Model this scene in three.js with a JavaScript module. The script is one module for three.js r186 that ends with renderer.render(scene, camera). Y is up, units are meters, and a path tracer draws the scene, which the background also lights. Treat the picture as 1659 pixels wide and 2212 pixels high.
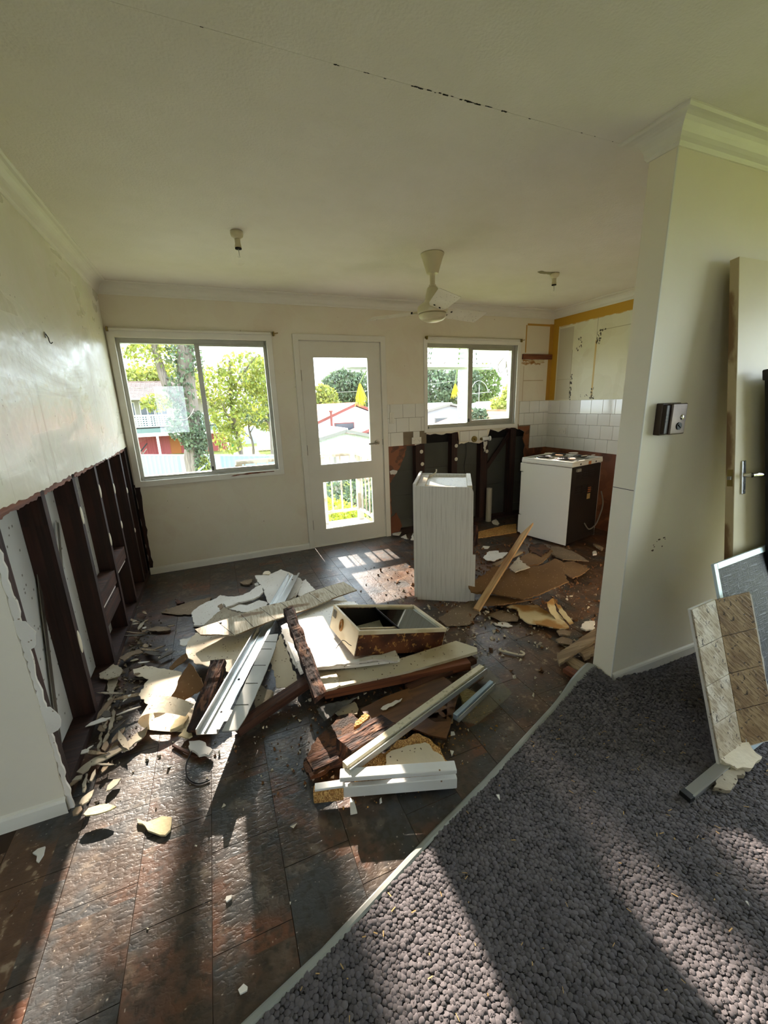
import * as THREE from 'three';
import { mergeGeometries } from 'three/addons/utils/BufferGeometryUtils.js';
import { RoundedBoxGeometry } from 'three/addons/geometries/RoundedBoxGeometry.js';

// ---------------------------------------------------------------- camera, sky, sun, exposure
const scene = new THREE.Scene();
const camera = new THREE.PerspectiveCamera(102.695, 1659 / 2212, 0.02, 300);
camera.position.set(0.6868, 1.4558, 4.0933);
camera.rotation.set(-0.2587, -0.3852, -0.0339, 'YXZ');
scene.add(camera);

const SKY = 3.2;
scene.background = new THREE.Color(0.77 * SKY, 0.9 * SKY, 1.0 * SKY);

const sun = new THREE.DirectionalLight(new THREE.Color(1.0, 0.86, 0.72), 10.5);
sun.position.set(2 + 0.01 * 30, 0.46 * 30, -30);       // low sun in front of the camera, 24.7 degrees high
sun.target.position.set(2, 0, 0);
sun.castShadow = true;
sun.shadow.mapSize.set(4096, 4096);
Object.assign(sun.shadow.camera, { left: -22, right: 22, top: 22, bottom: -22, near: 0.5, far: 90 });
scene.add(sun, sun.target);

const renderer = new THREE.WebGLRenderer({ antialias: true });
renderer.toneMapping = THREE.LinearToneMapping;
renderer.toneMappingExposure = 2.5;
renderer.shadowMap.enabled = true;
renderer.shadowMap.type = THREE.PCFSoftShadowMap;

// ---------------------------------------------------------------- helpers
const { sin, cos, PI, abs, min, max, floor, sqrt, hypot, atan2, pow } = Math;
const V3 = (x, y, z) => new THREE.Vector3(x, y, z);
function rng(seed) { let s = seed >>> 0; return () => { s = (s + 0x6d2b79f5) | 0; let t = Math.imul(s ^ (s >>> 15), 1 | s); t = (t + Math.imul(t ^ (t >>> 7), 61 | t)) ^ t; return ((t ^ (t >>> 14)) >>> 0) / 4294967296; }; }
const lerp = (a, b, t) => a + (b - a) * t, clamp = (x, a = 0, b = 1) => min(b, max(a, x));
const sstep = (a, b, x) => { const t = clamp((x - a) / (b - a)); return t * t * (3 - 2 * t); };
function hash(x, y, s) { let h = Math.imul(x | 0, 374761393) ^ Math.imul(y | 0, 668265263) ^ Math.imul(s | 0, 2147483647 ^ 0x5bd1e995); h = Math.imul(h ^ (h >>> 13), 1274126177); h ^= h >>> 16; return (h >>> 0) / 4294967296; }
function vnoise(x, y, s, px, py) {                       // value noise, periodic when px, py are given
  const ix = floor(x), iy = floor(y), fx = x - ix, fy = y - iy, u = fx * fx * (3 - 2 * fx), v = fy * fy * (3 - 2 * fy);
  const m = (i, p) => (p ? ((i % p) + p) % p : i);
  const a = hash(m(ix, px), m(iy, py), s), b = hash(m(ix + 1, px), m(iy, py), s), c = hash(m(ix, px), m(iy + 1, py), s), d = hash(m(ix + 1, px), m(iy + 1, py), s);
  return lerp(lerp(a, b, u), lerp(c, d, u), v);
}
function fbm(x, y, s, oct = 4, px = 0, py = 0) { let a = 0.5, t = 0, n = 0; for (let i = 0; i < oct; i++) { t += a * vnoise(x, y, s + i * 17, px, py); n += a; a *= 0.5; x *= 2; y *= 2; px *= 2; py *= 2; } return t / n; }
const mix3 = (a, b, t) => [lerp(a[0], b[0], t), lerp(a[1], b[1], t), lerp(a[2], b[2], t)];

function dataTex(n, m, fn, srgb) {
  const d = new Uint8Array(n * m * 4);
  for (let j = 0; j < m; j++) for (let i = 0; i < n; i++) {
    const c = fn((i + 0.5) / n, (j + 0.5) / m), k = (j * n + i) * 4;
    d[k] = clamp(c[0], 0, 255); d[k + 1] = clamp(c[1], 0, 255); d[k + 2] = clamp(c[2], 0, 255); d[k + 3] = 255;
  }
  const t = new THREE.DataTexture(d, n, m);
  t.wrapS = t.wrapT = THREE.RepeatWrapping; t.magFilter = THREE.LinearFilter; t.minFilter = THREE.LinearFilter;
  if (srgb) t.colorSpace = THREE.SRGBColorSpace;
  t.needsUpdate = true;
  return t;
}
const greys = new Map();
// a material whose maps repeat every w x h metres; col gives sRGB 0..255, hgt gives 0..1
function mat(name, { w = 1, h = 1, n = 256, m = n, col, hgt, bump = 0.002, rough = 0.85, rgh, ...rest }) {
  const mt = new THREE.MeshPhysicalMaterial({ name, roughness: rough, ...rest });
  const put = (t) => { t.repeat.set(1 / w, 1 / h); return t; };
  const grey = (fn) => { const key = n + 'x' + m; if (!greys.has(fn)) greys.set(fn, {}); const c = greys.get(fn); c[key] ??= dataTex(n, m, (u, v) => { const q = fn(u, v) * 255; return [q, q, q]; }); return put(c[key].clone()); };
  if (col) mt.map = put(dataTex(n, m, col, true));
  if (hgt) { mt.bumpMap = grey(hgt); mt.bumpScale = bump; }
  if (rgh) { mt.roughnessMap = grey(rgh); mt.roughness = 1; }
  return mt;
}
function canvasTex(px, py, w, h, draw, srgb = true) {     // a canvas that spans w x h metres, origin bottom left; drawing in metres
  const c = document.createElement('canvas'); c.width = px; c.height = py;
  const g = c.getContext('2d'); g.setTransform(px / w, 0, 0, -py / h, 0, py); draw(g);
  const t = new THREE.CanvasTexture(c); t.wrapS = t.wrapT = THREE.RepeatWrapping; t.repeat.set(1 / w, 1 / h);
  if (srgb) t.colorSpace = THREE.SRGBColorSpace;
  return t;
}
const plain = (name, hex, rough = 0.6, metal = 0, o = {}) => new THREE.MeshPhysicalMaterial({ name, color: new THREE.Color(hex), roughness: rough, metalness: metal, ...o });

// ---------------------------------------------------------------- geometry helpers: every geometry gets uv in metres
function metric(g, swap = false, keepNormals = false) {
  let q = g.index ? g.toNonIndexed() : g;
  for (const k of Object.keys(q.attributes)) if (!['position', 'normal'].includes(k)) q.deleteAttribute(k);
  if (!keepNormals || !q.attributes.normal) q.computeVertexNormals();
  const p = q.attributes.position, uv = new Float32Array(p.count * 2), a = V3(), b = V3(), c = V3(), nn = V3();
  for (let i = 0; i < p.count; i += 3) {
    a.fromBufferAttribute(p, i); b.fromBufferAttribute(p, i + 1); c.fromBufferAttribute(p, i + 2);
    nn.copy(b).sub(a).cross(c.clone().sub(a)); const x = abs(nn.x), y = abs(nn.y), z = abs(nn.z);
    [a, b, c].forEach((v, k) => {
      let s, t; if (x >= y && x >= z) { s = v.z; t = v.y; } else if (y >= z) { s = v.x; t = v.z; } else { s = v.x; t = v.y; }
      if (swap) [s, t] = [t, s];
      uv[(i + k) * 2] = s; uv[(i + k) * 2 + 1] = t;
    });
  }
  q.setAttribute('uv', new THREE.BufferAttribute(uv, 2));
  return q;
}
const merge = (list) => (list.length === 1 ? list[0] : mergeGeometries(list.map((g) => (g.index ? g.toNonIndexed() : g)), false));
const bx = (x0, x1, y0, y1, z0, z1, swap) => metric(new THREE.BoxGeometry(x1 - x0, y1 - y0, z1 - z0).translate((x0 + x1) / 2, (y0 + y1) / 2, (z0 + z1) / 2), swap);
const rbx = (x0, x1, y0, y1, z0, z1, r = 0.004, swap) => metric(new RoundedBoxGeometry(x1 - x0, y1 - y0, z1 - z0, 2, r).translate((x0 + x1) / 2, (y0 + y1) / 2, (z0 + z1) / 2), swap, true);
function beam(a, b, w, t, o = {}) {                       // a square bar from a to b, width w across (level), thickness t; grain along its length
  const d = b.clone().sub(a), L = d.length(), g = o.round ? new RoundedBoxGeometry(w, L, t, 2, o.round) : new THREE.BoxGeometry(w, L, t, 1, o.seg ?? 1, 1);
  if (o.warp) o.warp(g, L);
  const q = metric(g, false, !!o.round); q.translate(o.du ?? 0, L / 2 + (o.dv ?? 0), 0);
  d.normalize(); let up = V3(0, 1, 0); if (abs(d.y) > 0.95) up = V3(0, 0, 1);
  const x = d.clone().cross(up).normalize(), z = x.clone().cross(d).normalize();
  if (o.roll) { x.applyAxisAngle(d, o.roll); z.applyAxisAngle(d, o.roll); }
  return q.applyMatrix4(new THREE.Matrix4().makeBasis(x, d, z).setPosition(a));
}
function tube(pts, r, seg = 24, rad = 8, closed = false) { return metric(new THREE.TubeGeometry(new THREE.CatmullRomCurve3(pts.map((p) => V3(...p)), closed), seg, r, rad, closed), false, true); }
function rod(a, b, r0, r1 = r0, n = 12) {
  const d = b.clone().sub(a), g = metric(new THREE.CylinderGeometry(r1, r0, d.length(), n).translate(0, d.length() / 2, 0), false, true);
  return g.applyQuaternion(new THREE.Quaternion().setFromUnitVectors(V3(0, 1, 0), d.normalize())).translate(a.x, a.y, a.z);
}
const lathe = (prof, n = 32) => metric(new THREE.LatheGeometry(prof.map(([x, y]) => new THREE.Vector2(x, y)), n), false, true);
function shapeOf(pts, holes = []) {
  const s = new THREE.Shape(pts.map(([x, y]) => new THREE.Vector2(x, y)));
  for (const h of holes) s.holes.push(new THREE.Path(h.map(([x, y]) => new THREE.Vector2(x, y))));
  return s;
}
const rect = (x0, x1, y0, y1) => [[x0, y0], [x1, y0], [x1, y1], [x0, y1]];
function slab(pts, holes, depth, o = {}) { return new THREE.ExtrudeGeometry(shapeOf(pts, holes), { depth, bevelEnabled: !!o.bevel, bevelSize: o.bevel ?? 0, bevelThickness: o.bevel ?? 0, bevelSegments: 1, steps: 1 }); }
function ragged(pts, step, amp, seed, closed = true) {    // breaks a 2D outline into short torn steps
  const r = rng(seed), out = [], n = pts.length;
  for (let i = 0; i < (closed ? n : n - 1); i++) {
    const a = pts[i], b = pts[(i + 1) % n], L = hypot(b[0] - a[0], b[1] - a[1]), k = max(1, floor(L / step));
    for (let j = 0; j < k; j++) { const t = j / k, q = j ? amp : 0; out.push([lerp(a[0], b[0], t) + (r() - 0.5) * 2 * q, lerp(a[1], b[1], t) + (r() - 0.5) * 2 * q]); }
  }
  if (!closed) out.push(pts[n - 1]);
  return out;
}
// a sheet of thickness th whose upper face is the (nearly flat) outline pts in space; torn edges of amplitude rough
function sheetGeo(pts, th, rough, seed) {
  const P = pts.map((p) => V3(...p)), n = V3(), c = V3();
  P.forEach((p, i) => { const q = P[(i + 1) % P.length]; n.x += (p.y - q.y) * (p.z + q.z); n.y += (p.z - q.z) * (p.x + q.x); n.z += (p.x - q.x) * (p.y + q.y); c.add(p); });
  n.normalize(); if (n.y < 0) n.negate(); c.divideScalar(P.length);
  const ex = V3(1, 0, 0).addScaledVector(n, -n.x).normalize(), ez = n.clone().cross(ex).normalize();
  let poly = P.map((p) => { const d = p.clone().sub(c); return [d.dot(ex), d.dot(ez)]; });
  let A = 0; poly.forEach((p, i) => { const q = poly[(i + 1) % poly.length]; A += p[0] * q[1] - q[0] * p[1]; }); if (A < 0) poly.reverse();
  const fine = rough ? ragged(poly, 0.018, rough, seed) : poly;
  const g = slab(fine, [], th);
  const q = metric(g, seed % 2 === 1);
  // local: x -> ex, y -> ez, z (thickness) -> -n downwards
  const M = new THREE.Matrix4().makeBasis(ex, ez, ex.clone().cross(ez)).setPosition(c);
  const flip = ex.clone().cross(ez).dot(n) > 0;
  q.translate(0, 0, flip ? -th : 0);
  return { geo: q.applyMatrix4(M), n, c };
}
// sweep a profile (distance from wall, height) along a wall line with mitred corners; pts in plan, room on the left of travel when side = 1
function sweep(prof, pts, side, closed, i0 = 0, i1 = closed ? pts.length : pts.length - 1) {
  const n = pts.length, out = [];
  const nrm = (a, b) => { const dx = b[0] - a[0], dz = b[1] - a[1], L = hypot(dx, dz); return [side * dz / L, -side * dx / L]; };
  const miter = (i) => {
    const p = pts[i], a = closed || i > 0 ? nrm(pts[(i - 1 + n) % n], p) : null, b = closed || i < n - 1 ? nrm(p, pts[(i + 1) % n]) : null;
    if (!a) return b; if (!b) return a;
    const k = 1 + a[0] * b[0] + a[1] * b[1]; return [(a[0] + b[0]) / k, (a[1] + b[1]) / k];
  };
  for (let s = i0; s < i1; s++) {
    const a = pts[s % n], b = pts[(s + 1) % n], ma = miter(s % n), mb = miter((s + 1) % n), pos = [];
    const at = (p, m, q) => [p[0] + m[0] * q[0], q[1], p[1] + m[1] * q[0]];
    for (let i = 0; i < prof.length; i++) {
      const q = prof[i], r = prof[(i + 1) % prof.length];
      const A = at(a, ma, q), B = at(b, mb, q), C = at(b, mb, r), D = at(a, ma, r);
      pos.push(...A, ...B, ...C, ...A, ...C, ...D);
    }
    const g = new THREE.BufferGeometry(); g.setAttribute('position', new THREE.Float32BufferAttribute(pos, 3)); out.push(metric(g));
  }
  return merge(out);
}

// ---------------------------------------------------------------- object helpers
const used = {};
function numbered(name) { const k = used[name] = (used[name] ?? -1) + 1; return k ? name + '_' + String(k).padStart(3, '0') : name; }
function tag(o, label, category, group) { o.userData.label = label; o.userData.category = category; if (group) o.userData.group = group; return o; }
function part(name, geo, material, parent, label) {
  const m = new THREE.Mesh(Array.isArray(geo) ? merge(geo) : geo, material); m.name = name; m.castShadow = m.receiveShadow = true;
  if (label) m.userData.label = label;
  parent.add(m); return m;
}
function thing(name, label, category, pos = [0, 0, 0], turn = 0, group) {
  const o = new THREE.Group(); o.name = numbered(name); o.position.set(...pos); o.rotation.y = turn; scene.add(o); return tag(o, label, category, group);
}
function solo(name, label, category, geo, material, group) { const m = part(numbered(name), geo, material, scene); return tag(m, label, category, group); }
function struct(name, geo, material, label) {
  const o = geo ? part(name, geo, material, scene) : new THREE.Group(); o.name = name; if (!geo) scene.add(o);
  o.userData.kind = 'structure'; if (label) o.userData.label = label; return o;
}

// ---------------------------------------------------------------- materials
const N = (s, f, oct = 4) => (u, v) => fbm(u * f, v * f, s, oct, f, f);
const speck = (u, v, s, k, thr) => (hash(floor(u * k), floor(v * k), s) > thr ? 1 : 0);
const wood = (s, a, b, c, f = 10) => (u, v) => { const g = fbm(u * f * 4, v * f * 0.35 + 0.001, s, 4, f * 4, 0) , q = fbm(u * 5, v * 3, s + 9, 3, 5, 3); return mix3(mix3(a, b, sstep(0.3, 0.7, g)), c, sstep(0.45, 0.8, q) * 0.6); };
const M = {};
const nA = N(3, 6), nB = N(11, 40, 3), nC = N(23, 3, 5);
M.plasterwall = mat('cream wall paint', { w: 1.2, h: 1.2, col: (u, v) => mix3([225, 217, 201], [232, 225, 211], nA(u, v)), hgt: nB, bump: 0.0006, rough: 0.6 });
M.ceiling = mat('stippled ceiling paint', { w: 0.6, h: 0.6, n: 512, col: (u, v) => mix3([228, 222, 211], [235, 229, 220], nA(u, v)), hgt: (u, v) => fbm(u * 90, v * 90, 5, 2, 90, 90), bump: 0.0012, rough: 0.8 });
M.nibwall = mat('cream nib wall paint', { w: 1.4, h: 1.4, col: (u, v) => mix3([229, 219, 196], [236, 227, 206], nA(u, v)), hgt: nB, bump: 0.0006, rough: 0.5 });
M.trim = mat('cream gloss trim', { w: 0.7, h: 0.7, col: (u, v) => mix3([222, 217, 204], [230, 226, 215], nA(u, v)), hgt: nB, bump: 0.0004, rough: 0.4 });
M.whitegloss = mat('white door gloss', { w: 0.8, h: 0.8, col: (u, v) => mix3([214, 208, 192], [222, 217, 204], nA(u, v)), rough: 0.35 });
M.alu = plain('bare aluminium', '#c2c4c2', 0.33, 0.85);
M.aluframe = mat('aged aluminium frame', { w: 0.4, h: 0.4, col: (u, v) => mix3([168, 165, 152], [190, 188, 176], nA(u, v)), rough: 0.42, metalness: 0.55 });
M.alucream = mat('cream coated aluminium', { w: 0.3, h: 0.3, col: (u, v) => mix3([196, 188, 160], [120, 108, 84], speck(u, v, 31, 26, 0.93) * 0.6 * nB(u, v)), rough: 0.4, metalness: 0.2 });
M.alublue = plain('blue grey aluminium', '#9fb6cc', 0.3, 0.6);
M.aluwhite = plain('pale aluminium screen frame', '#cfe0e6', 0.35, 0.35);
M.chrome = plain('chrome', '#d8d8d8', 0.12, 1);
M.steel = plain('brushed steel', '#8e8a80', 0.35, 0.9);
M.glass = new THREE.MeshPhysicalMaterial({ name: 'window glass', color: '#ffffff', roughness: 0, transmission: 1, thickness: 0, ior: 1.5 });
M.bulbglass = new THREE.MeshPhysicalMaterial({ name: 'clear bulb glass', color: '#ffffff', roughness: 0, transmission: 1, thickness: 0, ior: 1.45 });
M.black = plain('black plastic', '#0b0b0c', 0.5);
M.darkgap = plain('dark gap', '#15110d', 0.9);
M.hardwood = mat('dark hardwood framing', { w: 0.5, h: 1.0, m: 512, col: wood(41, [36, 17, 12], [56, 28, 19], [25, 13, 10]), hgt: (u, v) => fbm(u * 60, v * 3, 7, 3, 60, 3), bump: 0.0012, rough: 0.75 });
M.redtimber = mat('red hardwood', { w: 0.5, h: 1.0, m: 512, col: wood(43, [96, 50, 30], [126, 72, 42], [70, 36, 24]), hgt: (u, v) => fbm(u * 60, v * 3, 8, 3, 60, 3), bump: 0.0015, rough: 0.7 });
M.darktimber = mat('weathered dark timber', { w: 0.5, h: 1.0, m: 512, col: wood(47, [54, 31, 22], [80, 48, 33], [34, 21, 16]), hgt: (u, v) => fbm(u * 60, v * 4, 9, 4, 60, 4), bump: 0.003, rough: 0.8 });
M.pine = mat('pale pine', { w: 0.4, h: 0.9, m: 512, col: wood(51, [176, 138, 92], [200, 166, 118], [150, 108, 68]), hgt: (u, v) => fbm(u * 50, v * 3, 10, 3, 50, 3), bump: 0.0012, rough: 0.7 });
M.greywood = mat('grey dirty timber', { w: 0.4, h: 0.9, m: 512, col: wood(53, [128, 108, 84], [158, 138, 110], [96, 78, 60]), hgt: (u, v) => fbm(u * 40, v * 4, 12, 4, 40, 4), bump: 0.002, rough: 0.85 });
M.rot = mat('rotten timber', { w: 0.4, h: 0.4, n: 512, col: (u, v) => { const g = fbm(u * 34, v * 7, 61, 4, 34, 7), q = fbm(u * 12, v * 12, 62, 4, 12, 12); return mix3(mix3([36, 21, 16], [98, 62, 44], sstep(0.35, 0.72, g)), [150, 112, 84], sstep(0.6, 0.78, q) * 0.6); }, hgt: (u, v) => fbm(u * 34, v * 7, 61, 4, 34, 7), bump: 0.012, rough: 0.9 });
M.plaster = mat('white plasterboard face', { w: 0.5, h: 0.5, col: (u, v) => mix3(mix3([222, 218, 210], [206, 200, 190], nC(u, v)), [120, 100, 80], speck(u, v, 71, 120, 0.994)), hgt: nB, bump: 0.0008, rough: 0.85 });
M.cream = mat('cream painted board', { w: 0.5, h: 0.5, col: (u, v) => mix3(mix3([224, 212, 188], [206, 190, 162], nC(u, v)), [86, 66, 48], speck(u, v, 72, 110, 0.99)), hgt: nB, bump: 0.0008, rough: 0.75 });
M.creampanel = mat('cream laminate with grime', { w: 0.6, h: 0.6, col: (u, v) => mix3(mix3([206, 196, 170], [176, 160, 128], sstep(0.5, 0.75, nC(u, v))), [90, 72, 50], speck(u, v, 73, 110, 0.988)), rough: 0.45 });
M.dirtyboard = mat('dirty board', { w: 0.5, h: 0.5, col: (u, v) => mix3(mix3([176, 166, 146], [136, 122, 102], nC(u, v)), [84, 68, 52], speck(u, v, 74, 100, 0.98)), hgt: nB, bump: 0.001, rough: 0.9 });
M.darkboard = mat('grey card', { w: 0.5, h: 0.5, col: (u, v) => mix3([92, 86, 78], [66, 60, 54], nC(u, v)), rough: 0.9 });
M.card = mat('grey brown cardboard', { w: 0.5, h: 0.5, col: (u, v) => mix3(mix3([134, 116, 94], [108, 90, 70], nC(u, v)), [170, 150, 124], speck(u, v, 75, 90, 0.985)), hgt: nB, bump: 0.0006, rough: 0.9 });
M.brownboard = mat('brown board paper', { w: 0.6, h: 0.6, col: (u, v) => mix3(mix3([130, 97, 60], [108, 78, 46], nC(u, v)), [176, 148, 112], speck(u, v, 76, 130, 0.993)), hgt: nB, bump: 0.0005, rough: 0.85 });
M.stain = mat('stained plasterboard', { w: 0.35, h: 0.35, col: (u, v) => mix3([206, 190, 150], [166, 122, 66], sstep(0.42, 0.68, nC(u, v))), hgt: nB, bump: 0.0012, rough: 0.85 });
M.speck = mat('white laminate with black grit', { w: 0.45, h: 0.45, n: 512, col: (u, v) => mix3([232, 228, 218], [40, 34, 28], speck(u, v, 77, 100, 0.986) * 0.9), rough: 0.4 });
M.chip = mat('torn chipboard', { w: 0.3, h: 0.3, n: 512, col: (u, v) => { const q = fbm(u * 50, v * 90, 81, 3, 50, 90); return mix3(mix3([168, 118, 62], [222, 176, 108], sstep(0.3, 0.7, q)), [120, 76, 38], speck(u, v, 83, 120, 0.965) * 0.5); }, hgt: (u, v) => fbm(u * 60, v * 60, 82, 3, 60, 60), bump: 0.008, rough: 0.95 });
M.chipside = M.chip;
M.chipdark = mat('dark chipboard', { w: 0.35, h: 0.35, n: 512, col: (u, v) => mix3(mix3([98, 60, 30], [66, 40, 22], nC(u, v)), [36, 25, 18], sstep(0.5, 0.72, N(85, 9)(u, v))), hgt: (u, v) => fbm(u * 60, v * 60, 84, 3, 60, 60), bump: 0.003, rough: 0.9 });
M.laminate = mat('brown woodgrain laminate', { w: 0.5, h: 0.5, n: 512, col: wood(87, [88, 55, 29], [116, 76, 42], [66, 40, 22], 6), rough: 0.5 });
M.felt = mat('dark felt', { w: 0.3, h: 0.3, col: (u, v) => mix3([70, 70, 70], [104, 102, 98], nC(u, v)), hgt: nC, bump: 0.02, rough: 0.95 });
M.tuft = mat('yellow insulation', { w: 0.2, h: 0.2, col: (u, v) => mix3([150, 118, 60], [218, 196, 140], fbm(u * 40, v * 12, 91, 3, 40, 12)), hgt: (u, v) => fbm(u * 40, v * 12, 91, 3, 40, 12), bump: 0.01, rough: 1 });
M.whitepaint = mat('white painted moulding', { w: 0.4, h: 0.4, col: (u, v) => mix3(mix3([226, 228, 228], [208, 206, 200], nC(u, v)), [120, 90, 60], speck(u, v, 93, 60, 0.994)), rough: 0.4 });
M.tile_old = mat('old tiled board', { w: 0.3, h: 0.3, n: 512, col: (u, v) => { const s = fbm(u * 5, v * 60, 95, 3, 5, 60); return mix3(mix3([190, 180, 156], [160, 146, 120], sstep(0.35, 0.7, s)), [124, 98, 66], sstep(0.62, 0.8, nC(u, v))); }, hgt: (u, v) => fbm(u * 5, v * 60, 95, 3, 5, 60), bump: 0.001, rough: 0.7 });
M.tile_grey = mat('grey tiled strip', { w: 0.3, h: 0.3, col: (u, v) => mix3([196, 196, 190], [170, 170, 164], nC(u, v)), rough: 0.45 });
M.tile = mat('white glazed wall tile', { w: 0.5, h: 0.5, col: (u, v) => mix3([218, 214, 202], [226, 223, 214], nC(u, v)), rough: 0.12, clearcoat: 0.5, clearcoatRoughness: 0.05 });
M.grout = mat('tile grout and raw board', { w: 0.3, h: 0.3, col: (u, v) => mix3([140, 126, 104], [112, 98, 78], nC(u, v)), rough: 0.95 });
M.masonite = mat('brown hardboard', { w: 0.6, h: 0.6, col: (u, v) => mix3([126, 72, 44], [96, 54, 34], nC(u, v)), hgt: nC, bump: 0.002, rough: 0.85 });
M.fibro = mat('grey fibro sheet', { w: 0.8, h: 0.8, col: (u, v) => mix3(mix3([196, 198, 196], [170, 172, 170], nC(u, v)), [110, 106, 100], speck(u, v, 97, 90, 0.985)), rough: 0.85 });
M.weatherboard = mat('unpainted weatherboard back', { w: 0.9, h: 0.9, col: (u, v) => mix3([88, 88, 80], [66, 66, 60], nC(u, v)), hgt: (u, v) => fbm(u * 4, v * 40, 99, 3, 4, 40), bump: 0.001, rough: 0.9 });
M.glue = plain('adhesive daub', '#d8d2c0', 0.6);
M.pvc = plain('grey pvc pipe', '#a8a290', 0.45);
M.brass = plain('old brass', '#8c7a48', 0.4, 0.8);
M.enamel = mat('cream enamel', { w: 0.4, h: 0.4, col: (u, v) => mix3([226, 212, 180], [206, 188, 150], sstep(0.5, 0.75, nC(u, v))), rough: 0.3 });
M.rust = mat('rusted steel', { w: 0.35, h: 0.35, n: 512, col: (u, v) => { const q = nC(u, v), z = fbm(u * 22, v * 22, 103, 4, 22, 22); return mix3(mix3(mix3([66, 34, 20], [112, 62, 34], sstep(0.35, 0.65, q)), [176, 128, 70], sstep(0.6, 0.75, z)), [96, 96, 96], sstep(0.66, 0.8, fbm(u * 7, v * 7, 105, 3, 7, 7))); }, hgt: (u, v) => fbm(u * 22, v * 22, 103, 4, 22, 22), bump: 0.0015, rough: 0.75, metalness: 0.2 });
M.stoveenamel = plain('white stove enamel', '#d6d4cc', 0.25);
M.stoveback = mat('dark stove back', { w: 0.5, h: 0.5, col: (u, v) => mix3([44, 36, 30], [30, 26, 24], nC(u, v)), rough: 0.6, metalness: 0.3 });
M.cabinet = mat('white woodgrain cabinet laminate', { w: 0.25, h: 0.5, n: 512, col: (u, v) => { const g = fbm(u * 60, v * 3, 107, 3, 60, 3); return mix3([218, 214, 206], [198, 193, 184], sstep(0.45, 0.8, g)); }, hgt: (u, v) => fbm(u * 60, v * 3, 107, 3, 60, 3), bump: 0.0002, rough: 0.5 });
M.fanpaint = mat('yellowed fan enamel', { w: 0.3, h: 0.3, col: (u, v) => mix3([214, 204, 172], [196, 184, 148], nC(u, v)), rough: 0.3 });
M.blade = mat('dusty fan blade', { w: 0.3, h: 0.3, col: (u, v) => mix3(mix3([236, 231, 220], [220, 212, 196], nC(u, v)), [110, 92, 70], speck(u, v, 109, 70, 0.992)), rough: 0.28 });
// ================================================================ THE ROOM
const CEIL = 2.44, WR = 4.613, NX = 2.442, NZ0 = 2.717, NZ1 = 2.831, LX = 4.3, LZ = 5.6, LX0 = -2.4, RZ = 2.49;
const S = (v, c, d) => c + (v - c) * (1 + d / 4.093);      // a size read in the plane of the wall, set d metres behind it
const toLeft = new THREE.Matrix4().makeBasis(V3(0, 0, 1), V3(0, 1, 0), V3(-1, 0, 0));   // plan (z, y) extruded to -x
const toBack = (z) => new THREE.Matrix4().makeTranslation(0, 0, z);

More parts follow.
